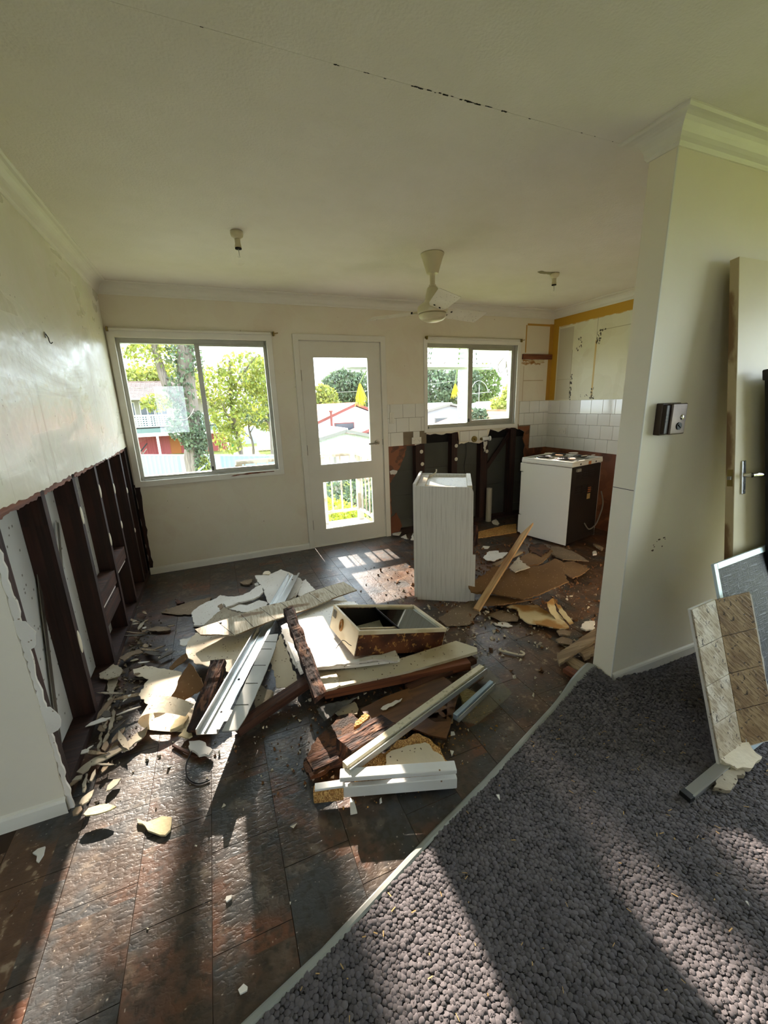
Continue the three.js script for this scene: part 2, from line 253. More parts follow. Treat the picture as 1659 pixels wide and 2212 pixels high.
// ---- floor: subfloor and vinyl tiles
const FLOOR = struct('floor', bx(LX0 - 0.14, WR + 0.26, -0.06, -0.004, -0.14, LZ + 0.14), plain('subfloor', '#3a2a1e', 0.9));
{
  const W = 4.8, H = 3.9;
  const rust = [104, 64, 44], slate = [58, 59, 60], brown = [68, 55, 46], pale = [126, 112, 96], dark = [42, 36, 32];
  const vinyl = dataTex(2048, 1664, (u, v) => {
    const x = u * W, z = v * H, k = floor((x - 0.0655) / 0.2195), r = floor((z - 0.26 - (k & 1 ? 0.148 : 0)) / 0.296);
    const h1 = hash(k, r, 5), h2 = hash(k, r, 6), h3 = hash(k, r, 7), a = (h1 - 0.5) * 2.4, c = cos(a), s = sin(a);
    const p = (x * c + z * s) * 7, q = (-x * s + z * c) * 16;
    const n1 = fbm(p + h2 * 50, q * 0.5, 201, 4), n2 = fbm(p * 0.7 + 9, q * 0.4 + h3 * 40, 211, 4), n3 = fbm(x * 60, z * 60, 221, 3);
    let col = mix3(brown, slate, sstep(0.42, 0.66, n1)); col = mix3(col, rust, sstep(0.52, 0.72, n2) * (0.35 + 0.65 * h3)); col = mix3(col, pale, sstep(0.6, 0.82, fbm(p * 1.6, q * 0.8 + 30, 231, 3)) * 0.55);
    col = mix3(col, dark, sstep(0.45, 0.75, n3) * 0.55);
    // plaster dust, sawdust and old glue trodden over the kitchen half
    const kit = sstep(1.35, 2.6, x + 0.35 * fbm(x * 3, z * 3, 241, 3)) * sstep(0.35, 1.3, z), d1 = fbm(x * 9, z * 9, 251, 5), d2 = fbm(x * 38, z * 38, 261, 3);
    col = mix3(col, mix3([74, 50, 34], [112, 80, 54], d2), kit * sstep(0.3, 0.62, d1) * 0.92);
    const dust = sstep(0.66, 0.78, d2) * sstep(0.5, 0.66, d1); col = mix3(col, [164, 146, 124], dust * (0.25 + 0.5 * kit));
    if (hash(floor(x * 330), floor(z * 330), 9) > 0.9975 - 0.006 * kit) col = mix3(col, [206, 196, 180], 0.7);
    return col;
  }, true);
  const lay = (t) => { t.repeat.set(1 / W, 1 / H); return t; };
  const relief = dataTex(1024, 1024, (u, v) => { const a = fbm(u * 24, v * 36, 271, 4, 24, 36), b = abs(fbm(u * 20, v * 30, 281, 4, 20, 30) - 0.5) * 2, q = (0.55 * a + 0.45 * (1 - pow(1 - b, 4))) * 255; return [q, q, q]; });
  relief.repeat.set(1 / 0.5, 1 / 0.5);
  const gloss = dataTex(512, 512, (u, v) => { const q = lerp(0.25, 0.46, fbm(u * 12, v * 12, 291, 4, 12, 12)) * 255; return [q, q, q]; });
  gloss.repeat.set(1 / 1.3, 1 / 1.3);
  M.vinyl = new THREE.MeshPhysicalMaterial({ name: 'slate pattern vinyl', map: lay(vinyl), bumpMap: relief, bumpScale: 0.0011, roughness: 1, roughnessMap: gloss });
  const g = 0.0011;
  const stripZ = (x) => 3.5 - 0.325 * x;
  const zLow = (r, k) => 0.26 - 0.296 + (k & 1 ? 0.148 : 0) + r * 0.296 - 0.041;
  for (let k = -6; k < 21; k++) for (let r = -2; r < 13; r++) {
    const x0 = max(zLow(r, k) > 2.4 ? -9 : -0.1, 0.0655 + k * 0.2195), x1 = min(WR, 0.0655 + (k + 1) * 0.2195), zz = zLow(r, k);
    const z0 = max(-0.11, zz), z1 = min(3.6, zz + 0.296);
    if (x1 - x0 < 0.01 || z1 - z0 < 0.01 || z0 > stripZ(x0) + 0.12 || (k < -1 && z0 < 2.4) || (x0 > NX && z0 > NZ0)) continue;
    part('floor_tile', bx(x0 + g, x1 - g, -0.004, hash(k, r, 3) * 0.0006, z0 + g, z1 - g), M.vinyl, FLOOR);
  }
}

// ---- ceiling: two sheets that meet at a cracked joint
const CEILING = struct('ceiling', bx(LX0 - 0.2, WR + 0.3, CEIL + 0.012, CEIL + 0.12, -0.45, LZ + 0.2), M.darkgap);
part('ceiling_sheet', [bx(-0.012, WR + 0.01, CEIL, CEIL + 0.011, -0.012, 2.6415), bx(LX0, -0.012, CEIL, CEIL + 0.011, 2.4, 2.6415)], M.ceiling, CEILING);
part('ceiling_sheet', [bx(LX0, LX + 0.01, CEIL, CEIL + 0.011, 2.8, LZ + 0.01), bx(LX0, WR + 0.01, CEIL, CEIL + 0.011, 2.6424, 2.8)], M.ceiling, CEILING);
{
  const r = rng(8);
  const bits = [];                                        // torn black edges of the joint
  for (let i = 0; i < 36; i++) { const x = i < 22 ? lerp(1.42, 1.78, r()) : lerp(0.75, 2.35, r()), w = i < 22 ? 0.008 + r() * 0.016 : 0.004 + r() * 0.006, t = 0.0015 + r() * (i < 22 ? 0.005 : 0.001);
    const g = slab(ragged([[x, -t / 2], [x + w, -t / 3], [x + w, t / 3], [x, t / 2]], 0.004, t * 0.3, i + 3), [], 0.0012); g.rotateX(PI / 2); g.translate(0, CEIL + 0.0002, 2.642 + (r() - 0.5) * 0.004); bits.push(metric(g)); }
  part('ceiling_crack', bits, M.darkgap, CEILING, 'torn dark edge of the ceiling joint');
}

// ---- cornice and skirting, mitred round the room
const LOOP = [[0, 0], [WR, 0], [WR, NZ0], [NX, NZ0], [NX, NZ1], [LX, NZ1], [LX, LZ], [LX0, LZ], [LX0, RZ], [0, RZ]];
const cove = [[0, CEIL - 0.086], [0.006, CEIL - 0.086], [0.01, CEIL - 0.078]];
for (let i = 0; i <= 7; i++) { const a = i / 7 * PI / 2; cove.push([0.076 - 0.062 * cos(a), CEIL - 0.012 - 0.062 * (1 - sin(a))]); }
cove.push([0.084, CEIL - 0.006], [0.084, CEIL], [0, CEIL]);
for (let i = 0; i < 10; i++) struct('trim_' + (i + 1), sweep(cove, LOOP, -1, true, i, i + 1), M.trim, 'painted coved cornice');
const skirt = [[0, 0], [0.014, 0], [0.014, 0.052], [0.01, 0.062], [0, 0.066]];
struct('baseboard_left', sweep(skirt, [[LX0, RZ], [0.004, RZ]], -1, false), M.trim);
struct('baseboard_back', sweep(skirt, [[0.0, 0], [1.49, 0]], -1, false), M.trim);
struct('baseboard_nib', sweep(skirt, [[NX, NZ1], [LX, NZ1]], -1, false), M.trim);

// ---- left wall: lining with the lower part torn off, studs behind
{
  const w = struct('wall_left', null);
  const lin = (() => {
    const low = ragged([[2.478, 1.153], [1.99, 1.153], [1.54, 1.157], [1.16, 1.157], [0.7, 1.153], [0.02, 1.172]], 0.025, 0.006, 12, false);
    return [[0.0, 1.172], [0.0, CEIL], [2.49, CEIL], [2.49, 1.16], ...low];
  })();
  const W = 2.6, c = canvasTex(2048, 1920, W, CEIL, (g) => {
    g.fillStyle = 'rgb(226,219,204)'; g.fillRect(0, 0, W, CEIL);
    const r = rng(77);
    for (let i = 0; i < 500; i++) { g.fillStyle = r() < 0.5 ? 'rgba(236,228,204,0.05)' : 'rgba(200,186,152,0.05)'; g.beginPath(); g.ellipse(r() * W, r() * CEIL, 0.05 + r() * 0.3, 0.03 + r() * 0.12, r() * 3, 0, 7); g.fill(); }
    // wiped and scrubbed marks
    g.lineCap = 'round';
    const sw = (x0, y0, x1, y1, x2, y2, wd, col) => { g.strokeStyle = col; g.lineWidth = wd; g.beginPath(); g.moveTo(x0, y0); g.quadraticCurveTo(x1, y1, x2, y2); g.stroke(); };
    for (let i = 0; i < 90; i++) { const x = 0.15 + r() * 2.1, y = 1.45 + r() * 0.42, a = (r() - 0.5) * 1.6, L = 0.1 + r() * 0.35; sw(x, y, x + L * cos(a) * 0.5 + (r() - 0.5) * 0.1, y + L * sin(a) * 0.5 + 0.06, x + L * cos(a), y + L * sin(a) - r() * 0.1, 0.006 + r() * 0.018, r() < 0.6 ? 'rgba(240,236,222,0.22)' : 'rgba(176,166,140,0.16)'); }
    for (let i = 0; i < 46; i++) { const x = 0.1 + r() * 2.3, y = 1.75 - r() * 0.3; sw(x, y, x + 0.02, y - 0.2, x + (r() - 0.5) * 0.04, y - 0.3 - r() * 0.3, 0.004 + r() * 0.012, r() < 0.6 ? 'rgba(238,232,216,0.3)' : 'rgba(166,152,124,0.2)'); }
    for (let i = 0; i < 9; i++) sw(0.9, 1.58 + i * 0.02, 1.5, 1.5 + i * 0.02, 1.9, 1.62 + i * 0.025, 0.006, 'rgba(190,180,154,0.3)');
    for (let i = 0; i < 120; i++) { g.fillStyle = 'rgba(96,78,54,0.45)'; g.beginPath(); g.arc(r() * 2.6, 1.16 + r() * 0.9, 0.001 + r() * 0.003, 0, 7); g.fill(); }
  });
  const rg = dataTex(1024, 512, (u, v) => { const x = u * 2.6, y = v * CEIL, s = fbm(x * 3 + fbm(x * 2, y * 2, 5, 2) * 3, y * 9, 303, 4); const q = lerp(lerp(0.26, 0.46, sstep(0.3, 0.7, s)), 0.46, 0) * 255; return [q, q, q]; });
  rg.repeat.set(1 / W, 1 / CEIL);
  const bm = dataTex(1024, 512, (u, v) => { const x = u * 2.6, y = v * CEIL, q = (0.7 * fbm(x * 2.2, y * 2.2, 311, 3) + 0.3 * fbm(x * 30, y * 30, 313, 2)) * 255; return [q, q, q]; });
  bm.repeat.set(1 / W, 1 / CEIL);
  const lm = new THREE.MeshPhysicalMaterial({ name: 'scrubbed cream gloss paint', map: c, roughness: 1, specularIntensity: 0.7, roughnessMap: rg, bumpMap: bm, bumpScale: 0.006 });
  part('wall_lining', metric(slab(lin, [], 0.012).applyMatrix4(toLeft)), lm, w);
  // return wall that faces the lounge: its lining ends in a torn edge where the studs are bared
  const rl = struct('wall_return', null), wp = mat('matt cream return wall', { w: 1.2, h: 1.2, col: (u, v) => mix3([214, 206, 188], [222, 214, 197], nA(u, v)), hgt: nB, bump: 0.0005, rough: 0.8 });
  part('wall_lining', metric(slab([[LX0, 0], ...ragged([[0.0, 0.0], [0.004, 0.4], [0.0, 0.8], [0.0, 1.15]], 0.03, 0.003, 12, false), [0.012, 1.16], [0.012, CEIL], [LX0, CEIL]], [], 0.011).translate(0, 0, RZ - 0.011)), wp, rl);
  part('raw_edge', metric(slab(ragged([[0.0, 0.0], [0.004, 0.4], [0.0, 1.15], [0.016, 1.15], [0.02, 0.7], [0.014, 0.3], [0.018, 0.0]], 0.02, 0.004, 61), [], 0.01).translate(0, 0, RZ - 0.0135)), M.plaster, rl);
  for (const [y, s] of [[0.74, 3], [0.4, 9]]) part('torn_paper', metric(slab(ragged([[0.004, y - 0.06], [0.0, y + 0.06], [0.03, y + 0.05], [0.05, y + 0.005], [0.034, y - 0.05]], 0.018, 0.008, s), [], 0.003).translate(0, 0, RZ - 0.006)), M.plaster, rl);
  part('wall_mark', [[-0.13, 0.5], [-0.15, 0.42]].map(([x, y]) => metric(new THREE.CylinderGeometry(0.006, 0.006, 0.0008, 14).rotateX(PI / 2).translate(x, y, RZ + 0.0003), false, true)), plain('old screw mark', '#a5977a', 0.9), rl);
  part('back_sheet', bx(LX0, -0.106, -0.06, CEIL + 0.01, 2.38, 2.392), M.fibro, rl);
  const edge = ragged([[0.02, 1.142], [1.15, 1.136], [2.47, 1.12], [2.47, 1.158], [1.15, 1.17], [0.02, 1.185]], 0.02, 0.006, 31);
  part('top_nogging', metric(slab(edge, [], 0.035).applyMatrix4(toLeft).translate(-0.0125, 0, 0), true), M.redtimber, w);
  part('back_sheet', bx(-0.118, -0.106, -0.06, CEIL + 0.01, -0.14, 2.478), M.fibro, w);
  const studs = [2.45, 2.395, 1.955, 1.512, 1.06, 0.678, 0.256, 0.045];
  studs.forEach((z) => part('stud', bx(-0.1055, -0.0125, 0.042, CEIL, z - 0.021, z + 0.021), M.hardwood, w));
  part('bottom_plate', bx(-0.1055, -0.013, 0, 0.041, 0.0, 2.476, true), M.hardwood, w);
  part('nogging', bx(-0.1, -0.02, 0.37, 0.46, 1.084, 1.49, true), M.darktimber, w);
  part('nogging', bx(-0.1, -0.02, 0.24, 0.335, 1.084, 1.49, true), M.darktimber, w);
  part('nogging', bx(-0.1, -0.02, 0.41, 0.5, 0.7, 1.038, true), M.darktimber, w);
  for (const [z0, z1, y] of [[1.1, 1.48, 0.353], [0.71, 1.03, 0.395]]) part('white_spacer', bx(-0.09, -0.03, y - 0.009, y + 0.009, z0, z1), M.plaster, w);
  for (const [z, y, a] of [[1.512, 0.93, 0.05], [1.06, 0.98, 0.045], [0.678, 0.93, 0.04], [1.06, 0.66, 0.045], [0.678, 0.66, 0.03], [0.256, 0.84, 0.025], [1.955, 0.42, 0.06], [0.256, 0.5, 0.02]]) part('glue_daub', metric(new THREE.SphereGeometry(1, 10, 8).scale(0.005, a, 0.017).translate(-0.0115, y, z), false, true), M.glue, w);
  part('brace_strap', beam(V3(-0.095, 0.98, 1.9), V3(-0.095, 0.02, 2.2), 0.03, 0.003, { roll: PI / 2 }), M.steel, w);
  part('brace_strap', beam(V3(-0.09, 0.93, 1.62), V3(-0.09, 0.12, 1.95), 0.026, 0.003, { roll: PI / 2 }), M.steel, w);
}
{
  const h = thing('wall_hook', 'small bent wire picture hook on the left wall', 'hook', [0.0, 1.817, 1.494]);
  part('nail_plate', rbx(0, 0.004, 0.0, 0.028, -0.006, 0.006, 0.001), M.steel, h);
  part('hook', tube([[0.004, 0.02, 0], [0.012, 0.0, 0.002], [0.014, -0.018, 0.004], [0.02, -0.026, 0.008], [0.028, -0.02, 0.012]], 0.0022, 16, 6), M.black, h);
}

// ---- back wall: lining with torn kitchen opening, weatherboards and studs behind
const W1 = [0.056, 1.251, 0.8635, 2.045], W2 = [2.893, 4.09, 1.165, 2.062], D1 = [1.535, 2.367, 0, 2.058];
{
  const w = struct('wall_back', null);
  const torn = ragged([[2.425, 0.0], [2.44, 0.3], [2.43, 0.6], [2.47, 0.66], [2.55, 0.76], [2.62, 0.9], [2.637, 1.0], [2.711, 0.995], [2.802, 1.008], [2.809, 1.09], [2.866, 1.11], [3.042, 1.1], [3.296, 1.112], [3.31, 0.97], [3.448, 0.992], [3.59, 0.962], [3.693, 1.01], [3.742, 1.12], [3.863, 1.082], [3.983, 1.122], [4.122, 1.115], [4.26, 1.06], [4.235, 0.985], [4.28, 0.9], [4.265, 0.8], [4.3, 0.35], [4.34, 0.0]], 0.03, 0.008, 21, false);
  const out = [[0, 0], [D1[0], 0], [D1[0], D1[3]], [D1[1], D1[3]], [D1[1], 0], ...torn, [WR, 0], [WR, CEIL], [0, CEIL]];
  const tex = canvasTex(2048, 1083, WR, CEIL, (g) => {
    const r = rng(5); g.fillStyle = 'rgb(222,213,192)'; g.fillRect(0, 0, WR, CEIL);
    for (let i = 0; i < 700; i++) { g.fillStyle = r() < 0.5 ? 'rgba(228,218,192,0.06)' : 'rgba(190,174,140,0.05)'; g.beginPath(); g.ellipse(r() * WR, r() * CEIL, 0.03 + r() * 0.2, 0.03 + r() * 0.12, r() * 3, 0, 7); g.fill(); }
    g.fillStyle = 'rgb(132,78,46)'; g.fillRect(2.42, 0, 0.32, 1.03); g.fillRect(4.15, 0, 0.5, 1.16);
    g.fillStyle = 'rgba(70,40,26,0.5)'; for (let i = 0; i < 60; i++) { g.beginPath(); g.ellipse(2.42 + r() * 0.3, r() * 1.0, 0.01 + r() * 0.05, 0.01 + r() * 0.04, r(), 0, 7); g.fill(); g.beginPath(); g.ellipse(4.15 + r() * 0.45, r() * 1.1, 0.01 + r() * 0.05, 0.01 + r() * 0.04, r(), 0, 7); g.fill(); }
    // where the wall cupboard was: unpainted patches and mustard paint lines
    g.fillStyle = 'rgb(214,202,176)'; g.fillRect(4.22, 1.99, 0.33, 0.3);
    g.fillStyle = 'rgb(178,132,48)'; g.fillRect(4.2, 1.98, 0.016, 0.3); g.fillRect(4.22, 2.275, 0.34, 0.022); g.fillRect(4.555, 1.43, 0.06, 0.87);
    g.fillStyle = 'rgba(140,104,58,0.35)'; g.fillRect(4.19, 1.43, 0.01, 0.4); g.fillRect(4.2, 1.66, 0.3, 0.012);
    for (let i = 0; i < 26; i++) { g.fillStyle = 'rgba(150,100,44,0.5)'; g.beginPath(); g.ellipse(4.17 + r() * 0.3, 1.885 - r() * 0.035, 0.01 + r() * 0.03, 0.006 + r() * 0.012, 0, 0, 7); g.fill(); }
    g.fillStyle = 'rgba(110,90,60,0.5)'; for (let i = 0; i < 40; i++) { g.beginPath(); g.arc(r() * WR, r() * CEIL, 0.002 + r() * 0.003, 0, 7); g.fill(); }
  });
  const lm = new THREE.MeshPhysicalMaterial({ name: 'back wall paint', map: tex, roughness: 0.6, bumpMap: M.plasterwall.bumpMap, bumpScale: 0.0006 });
  part('wall_lining', metric(slab(out, [rect(W1[0], W1[1], W1[2], W1[3]).reverse(), rect(W2[0], W2[1], W2[2], W2[3]).reverse()], 0.012).translate(0, 0, -0.012)), lm, w);
  const q = (W) => rect(S(W[0], 0.687, 0.1) - 0.03, S(W[1], 0.687, 0.1) + 0.03, W[2] - 0.03, S(W[3], 1.456, 0.1) + 0.03);
  const shell = [[-0.14, -0.06], [D1[0] - 0.03, -0.06], [D1[0] - 0.03, 2.1], [D1[1] + 0.07, 2.1], [D1[1] + 0.07, -0.06], [WR + 0.13, -0.06], [WR + 0.13, CEIL + 0.01], [-0.14, CEIL + 0.01]];
  part('outer_cladding', metric(slab(shell, [q(W1).reverse(), q(W2).reverse()], 0.02).translate(0, 0, -0.14)), plain('sarking', '#1a1714', 0.95), w);
  for (let i = 0; i < 4; i++) { const y0 = -0.15 + i * 0.287, g = beam(V3(2.45, y0 + 0.143 + 0.007, -0.104), V3(WR + 0.05, y0 + 0.143 + 0.007, -0.104), 0.012, 0.285); g.rotateX(0); part('weatherboard', metric(new THREE.BoxGeometry(2.2, 0.29, 0.012).rotateX(0.045).translate(3.53, y0 + 0.145, -0.106)), M.weatherboard, w); }
  for (const [x0, x1] of [[2.76, 2.868], [3.224, 3.298], [3.627, 3.73], [4.058, 4.14], [4.48, 4.6]]) part('stud', bx(x0, x1, 0.042, 1.14, -0.095, -0.0135), M.hardwood, w);
  part('bottom_plate', bx(2.45, WR, 0, 0.041, -0.095, -0.0135, true), M.hardwood, w);
  part('nogging', bx(2.45, 4.6, 1.1, 1.16, -0.095, -0.0135, true), M.hardwood, w);
  part('brace_timber', beam(V3(3.72, 0.62, -0.06), V3(4.1, 1.08, -0.06), 0.05, 0.02, { roll: PI / 2 }), M.hardwood, w);
  for (const [x, y] of [[2.83, 0.92], [2.84, 0.78], [3.285, 0.955], [3.285, 0.8], [3.715, 0.86]]) part('glue_daub', metric(new THREE.SphereGeometry(1, 10, 8).scale(0.022, 0.022, 0.006).translate(x, y, -0.013), false, true), M.glue, w);
  part('cable', tube([[3.44, 1.05, -0.06], [3.45, 0.85, -0.055], [3.43, 0.7, -0.06], [3.46, 0.5, -0.05]], 0.005, 20, 6), M.black, w);
  // torn scraps left on the kitchen wall
  [[[2.42, 0.2], [2.5, 0.26], [2.56, 0.1], [2.52, 0.03], [2.42, 0.02]], [[2.43, 0.74], [2.47, 0.75], [2.52, 0.735], [2.5, 0.7], [2.44, 0.7]]].forEach((p, i) => part('torn_lining', metric(slab(ragged(p, 0.02, 0.006, i + 40), [], 0.006).translate(0, 0, 0.001)), i ? M.plaster : M.masonite, w));
  // bared timber beside the window architrave
  part('bare_timber', metric(slab(ragged([[0.0, 0], [0.03, 0], [0.035, 0.6], [0.05, 0.82], [0.0, 0.82]], 0.05, 0.006, 15), [], 0.004)).translate(0.0, 0.02, 0.0005), M.hardwood, w);
  // wall tiles
  const gx = 0.0012, tile = (x0, x1, y0, y1) => part('wall_tile', rbx(x0 + gx, x1 - gx, y0 + gx, y1 - gx, 0.0005, 0.0075, 0.002), M.tile, w);
  const rows = [[1.3, 1.445], [1.15, 1.3], [1.005, 1.15]];
  part('tile_grout', [bx(2.42, 2.885, 1.01, 1.443, 0.0002, 0.003), bx(3.32, 3.69, 1.0, 1.12, 0.0002, 0.003), bx(4.16, WR, 1.13, 1.428, 0.0002, 0.003), bx(4.33, WR, 0.86, 1.13, 0.0002, 0.003)], M.grout, w);
  rows.forEach(([y0, y1], i) => { const o = i & 1 ? 0.05 : 0.12; for (let x = 2.42 - o; x < 2.88; x += 0.15) { const a = max(2.42, x), b = min(2.886, x + 0.15); if (b - a > 0.012 && !(i === 2 && b > 2.73)) tile(a, b, y0, y1); } });
  tile(2.72, 2.8, 1.05, 1.15);
  for (let i = 0; i < 3; i++) tile(3.318 + i * 0.128, 3.318 + (i + 1) * 0.128, i === 1 ? 0.985 : 1.0, 1.118);
  [[1.286, 1.428], [1.143, 1.286], [1.0, 1.143], [0.855, 1.0]].forEach(([y0, y1], i) => { for (let x = 4.157 - (i & 1 ? 0.075 : 0); x < WR - 0.01; x += 0.15) { const a = max(i > 1 ? 4.335 : 4.157, x), b = min(WR - 0.002, x + 0.15); if (b - a > 0.014) tile(a, b, y0, y1); } });
}

// ---- kitchen side wall, nib wall, lounge walls
{
  const tex = canvasTex(1024, 920, 2.72, CEIL, (g) => {
    const r = rng(15); g.fillStyle = 'rgb(228,224,198)'; g.fillRect(0, 0, 3, CEIL);
    for (let i = 0; i < 300; i++) { g.fillStyle = r() < 0.5 ? 'rgba(236,232,204,0.1)' : 'rgba(196,184,140,0.08)'; g.beginPath(); g.ellipse(r() * 2.7, r() * CEIL, 0.03 + r() * 0.2, 0.03 + r() * 0.12, r() * 3, 0, 7); g.fill(); }
    g.fillStyle = 'rgb(206,198,172)'; g.fillRect(0.1, 1.43, 0.21, 0.8);
    g.fillStyle = 'rgb(198,152,44)'; g.fillRect(0, 2.262, 2.72, 0.098); g.fillRect(0, 1.43, 0.085, 0.9);
    for (let i = 0; i < 40; i++) { g.fillStyle = 'rgba(198,150,60,0.5)'; g.beginPath(); g.ellipse(0.09 + r() * 2.4, 2.262 - r() * 0.008, 0.03, 0.006, 0, 0, 7); g.fill(); }
    g.fillStyle = 'rgba(206,170,96,0.75)'; g.fillRect(0.615, 1.44, 0.022, 0.6); g.fillStyle = 'rgba(150,138,100,0.7)'; g.fillRect(0.622, 2.03, 0.005, 0.24); g.fillRect(0.307, 1.43, 0.006, 0.55); g.fillRect(0.66, 2.128, 2, 0.005); g.fillRect(0.1, 1.66, 0.2, 0.003);
    const dot = (x, y, n, sx, sy) => { for (let i = 0; i < n; i++) { g.fillStyle = 'rgba(44,36,24,' + (0.3 + r() * 0.6) + ')'; g.beginPath(); g.ellipse(x + (r() - 0.5) * sx, y + (r() - 0.5) * sy, 0.002 + r() * 0.007, 0.003 + r() * 0.012, r(), 0, 7); g.fill(); } };
    dot(0.655, 2.07, 22, 0.05, 0.14); dot(0.7, 2.13, 8, 0.12, 0.02); dot(0.33, 1.68, 8, 0.02, 0.06); dot(0.325, 1.5, 20, 0.02, 0.14); dot(0.325, 1.62, 10, 0.03, 0.03); dot(0.64, 1.5, 10, 0.04, 0.1); dot(0.4, 2.02, 14, 0.07, 0.16); dot(0.63, 1.44, 10, 0.06, 0.01); dot(0.5, 1.47, 5, 0.2, 0.05);
    g.fillStyle = 'rgb(112,66,44)'; g.fillRect(0, 0, 3, 0.86); for (let i = 0; i < 160; i++) { g.fillStyle = r() < 0.5 ? 'rgba(70,40,28,0.3)' : 'rgba(150,96,64,0.25)'; g.beginPath(); g.ellipse(r() * 2.7, r() * 0.86, 0.02 + r() * 0.1, 0.02 + r() * 0.06, r(), 0, 7); g.fill(); }
  });
  const w = struct('wall_right', bx(WR, WR + 0.12, -0.06, CEIL + 0.01, -0.14, NZ0), new THREE.MeshPhysicalMaterial({ name: 'bared kitchen wall', map: tex, roughness: 0.65 }));
  part('tile_grout', bx(WR - 0.003, WR - 0.0002, 0.858, 1.42, 0, 2.6), M.grout, w);
  const gx = 0.0012;
  [[1.27, 1.422], [1.145, 1.27], [0.998, 1.145], [0.853, 0.998]].forEach(([y0, y1], i) => { for (let z = (i & 1 ? -0.011 : 0.038) - 0.15; z < 2.6; z += 0.151) { const a = max(0.001, z), b = z + 0.151; if (b - a > 0.012) part('wall_tile', rbx(WR - 0.0075, WR - 0.0005, y0 + gx, y1 - gx, a + gx, b - gx, 0.002), M.tile, w); } });
  const nib = struct('wall_nib', bx(NX, WR + 0.12, -0.06, CEIL + 0.01, NZ0, NZ1), M.nibwall);
  part('end_joint', bx(NX - 0.0012, NX + 0.001, 1.03, 1.0325, NZ0 + 0.002, NZ1 - 0.002), M.darkgap, nib);
  part('corner_bead', [rbx(NX - 0.002, NX + 0.006, 0.0, 2.355, NZ1 - 0.004, NZ1 + 0.0015, 0.001)], M.trim, nib);
  { const r = rng(66), b = []; for (let i = 0; i < 9; i++) b.push(metric(new THREE.SphereGeometry(1, 8, 6).scale(0.003 + r() * 0.007, 0.002 + r() * 0.004, 0.0008).translate(2.62 + r() * 0.12, 0.71 + r() * 0.06, NZ1), false, true)); part('wall_scuff', b, plain('scuffed paint', '#6e5a48', 0.9), nib, 'dark chipped scuffs low on the nib wall'); }
  // lounge behind the camera, with a tall sliding window in its right wall
  const f = [3.05, 5.0, 0.06, 2.15], [p, q, c, d] = f, o = struct('window_3', null);
  struct('wall_lounge', metric(slab(rect(NZ1, LZ + 0.12, -0.06, CEIL + 0.01), [rect(...f).reverse()], 0.12).applyMatrix4(new THREE.Matrix4().makeBasis(V3(0, 0, 1), V3(0, 1, 0), V3(-1, 0, 0)).setPosition(LX + 0.12, 0, 0))), M.nibwall);
  const w4 = [-1.0, 0.3, 0.95, 2.0], o4 = struct('window_4', null);
  struct('wall_front', metric(slab(rect(LX0 - 0.12, LX, -0.06, CEIL + 0.01), [rect(...w4).reverse()], 0.12).translate(0, 0, LZ)), M.plasterwall);
  part('window_frame', [bx(w4[0], w4[1], w4[2], w4[2] + 0.05, LZ + 0.03, LZ + 0.08), bx(w4[0], w4[1], w4[3] - 0.05, w4[3], LZ + 0.03, LZ + 0.08), ...[w4[0], -0.375, w4[1] - 0.05].map((x) => bx(x, x + 0.05, w4[2] + 0.05, w4[3] - 0.05, LZ + 0.03, LZ + 0.08))], M.aluframe, o4);
  part('window_glass', bx(w4[0] + 0.05, w4[1] - 0.05, w4[2] + 0.05, w4[3] - 0.05, LZ + 0.05, LZ + 0.052), M.glass, o4);
  struct('wall_lounge_left', bx(LX0 - 0.12, LX0, -0.06, CEIL + 0.01, 2.38, LZ), M.plasterwall);
  part('window_frame', [bx(LX + 0.03, LX + 0.08, c, c + 0.05, p, q), bx(LX + 0.03, LX + 0.08, d - 0.05, d, p, q), ...[p, (p + q) / 2 - 0.025, q - 0.05].map((z) => bx(LX + 0.03, LX + 0.08, c + 0.05, d - 0.05, z, z + 0.05))], M.aluframe, o);
  part('window_glass', bx(LX + 0.05, LX + 0.052, c + 0.05, d - 0.05, p + 0.05, q - 0.05), M.glass, o);
}

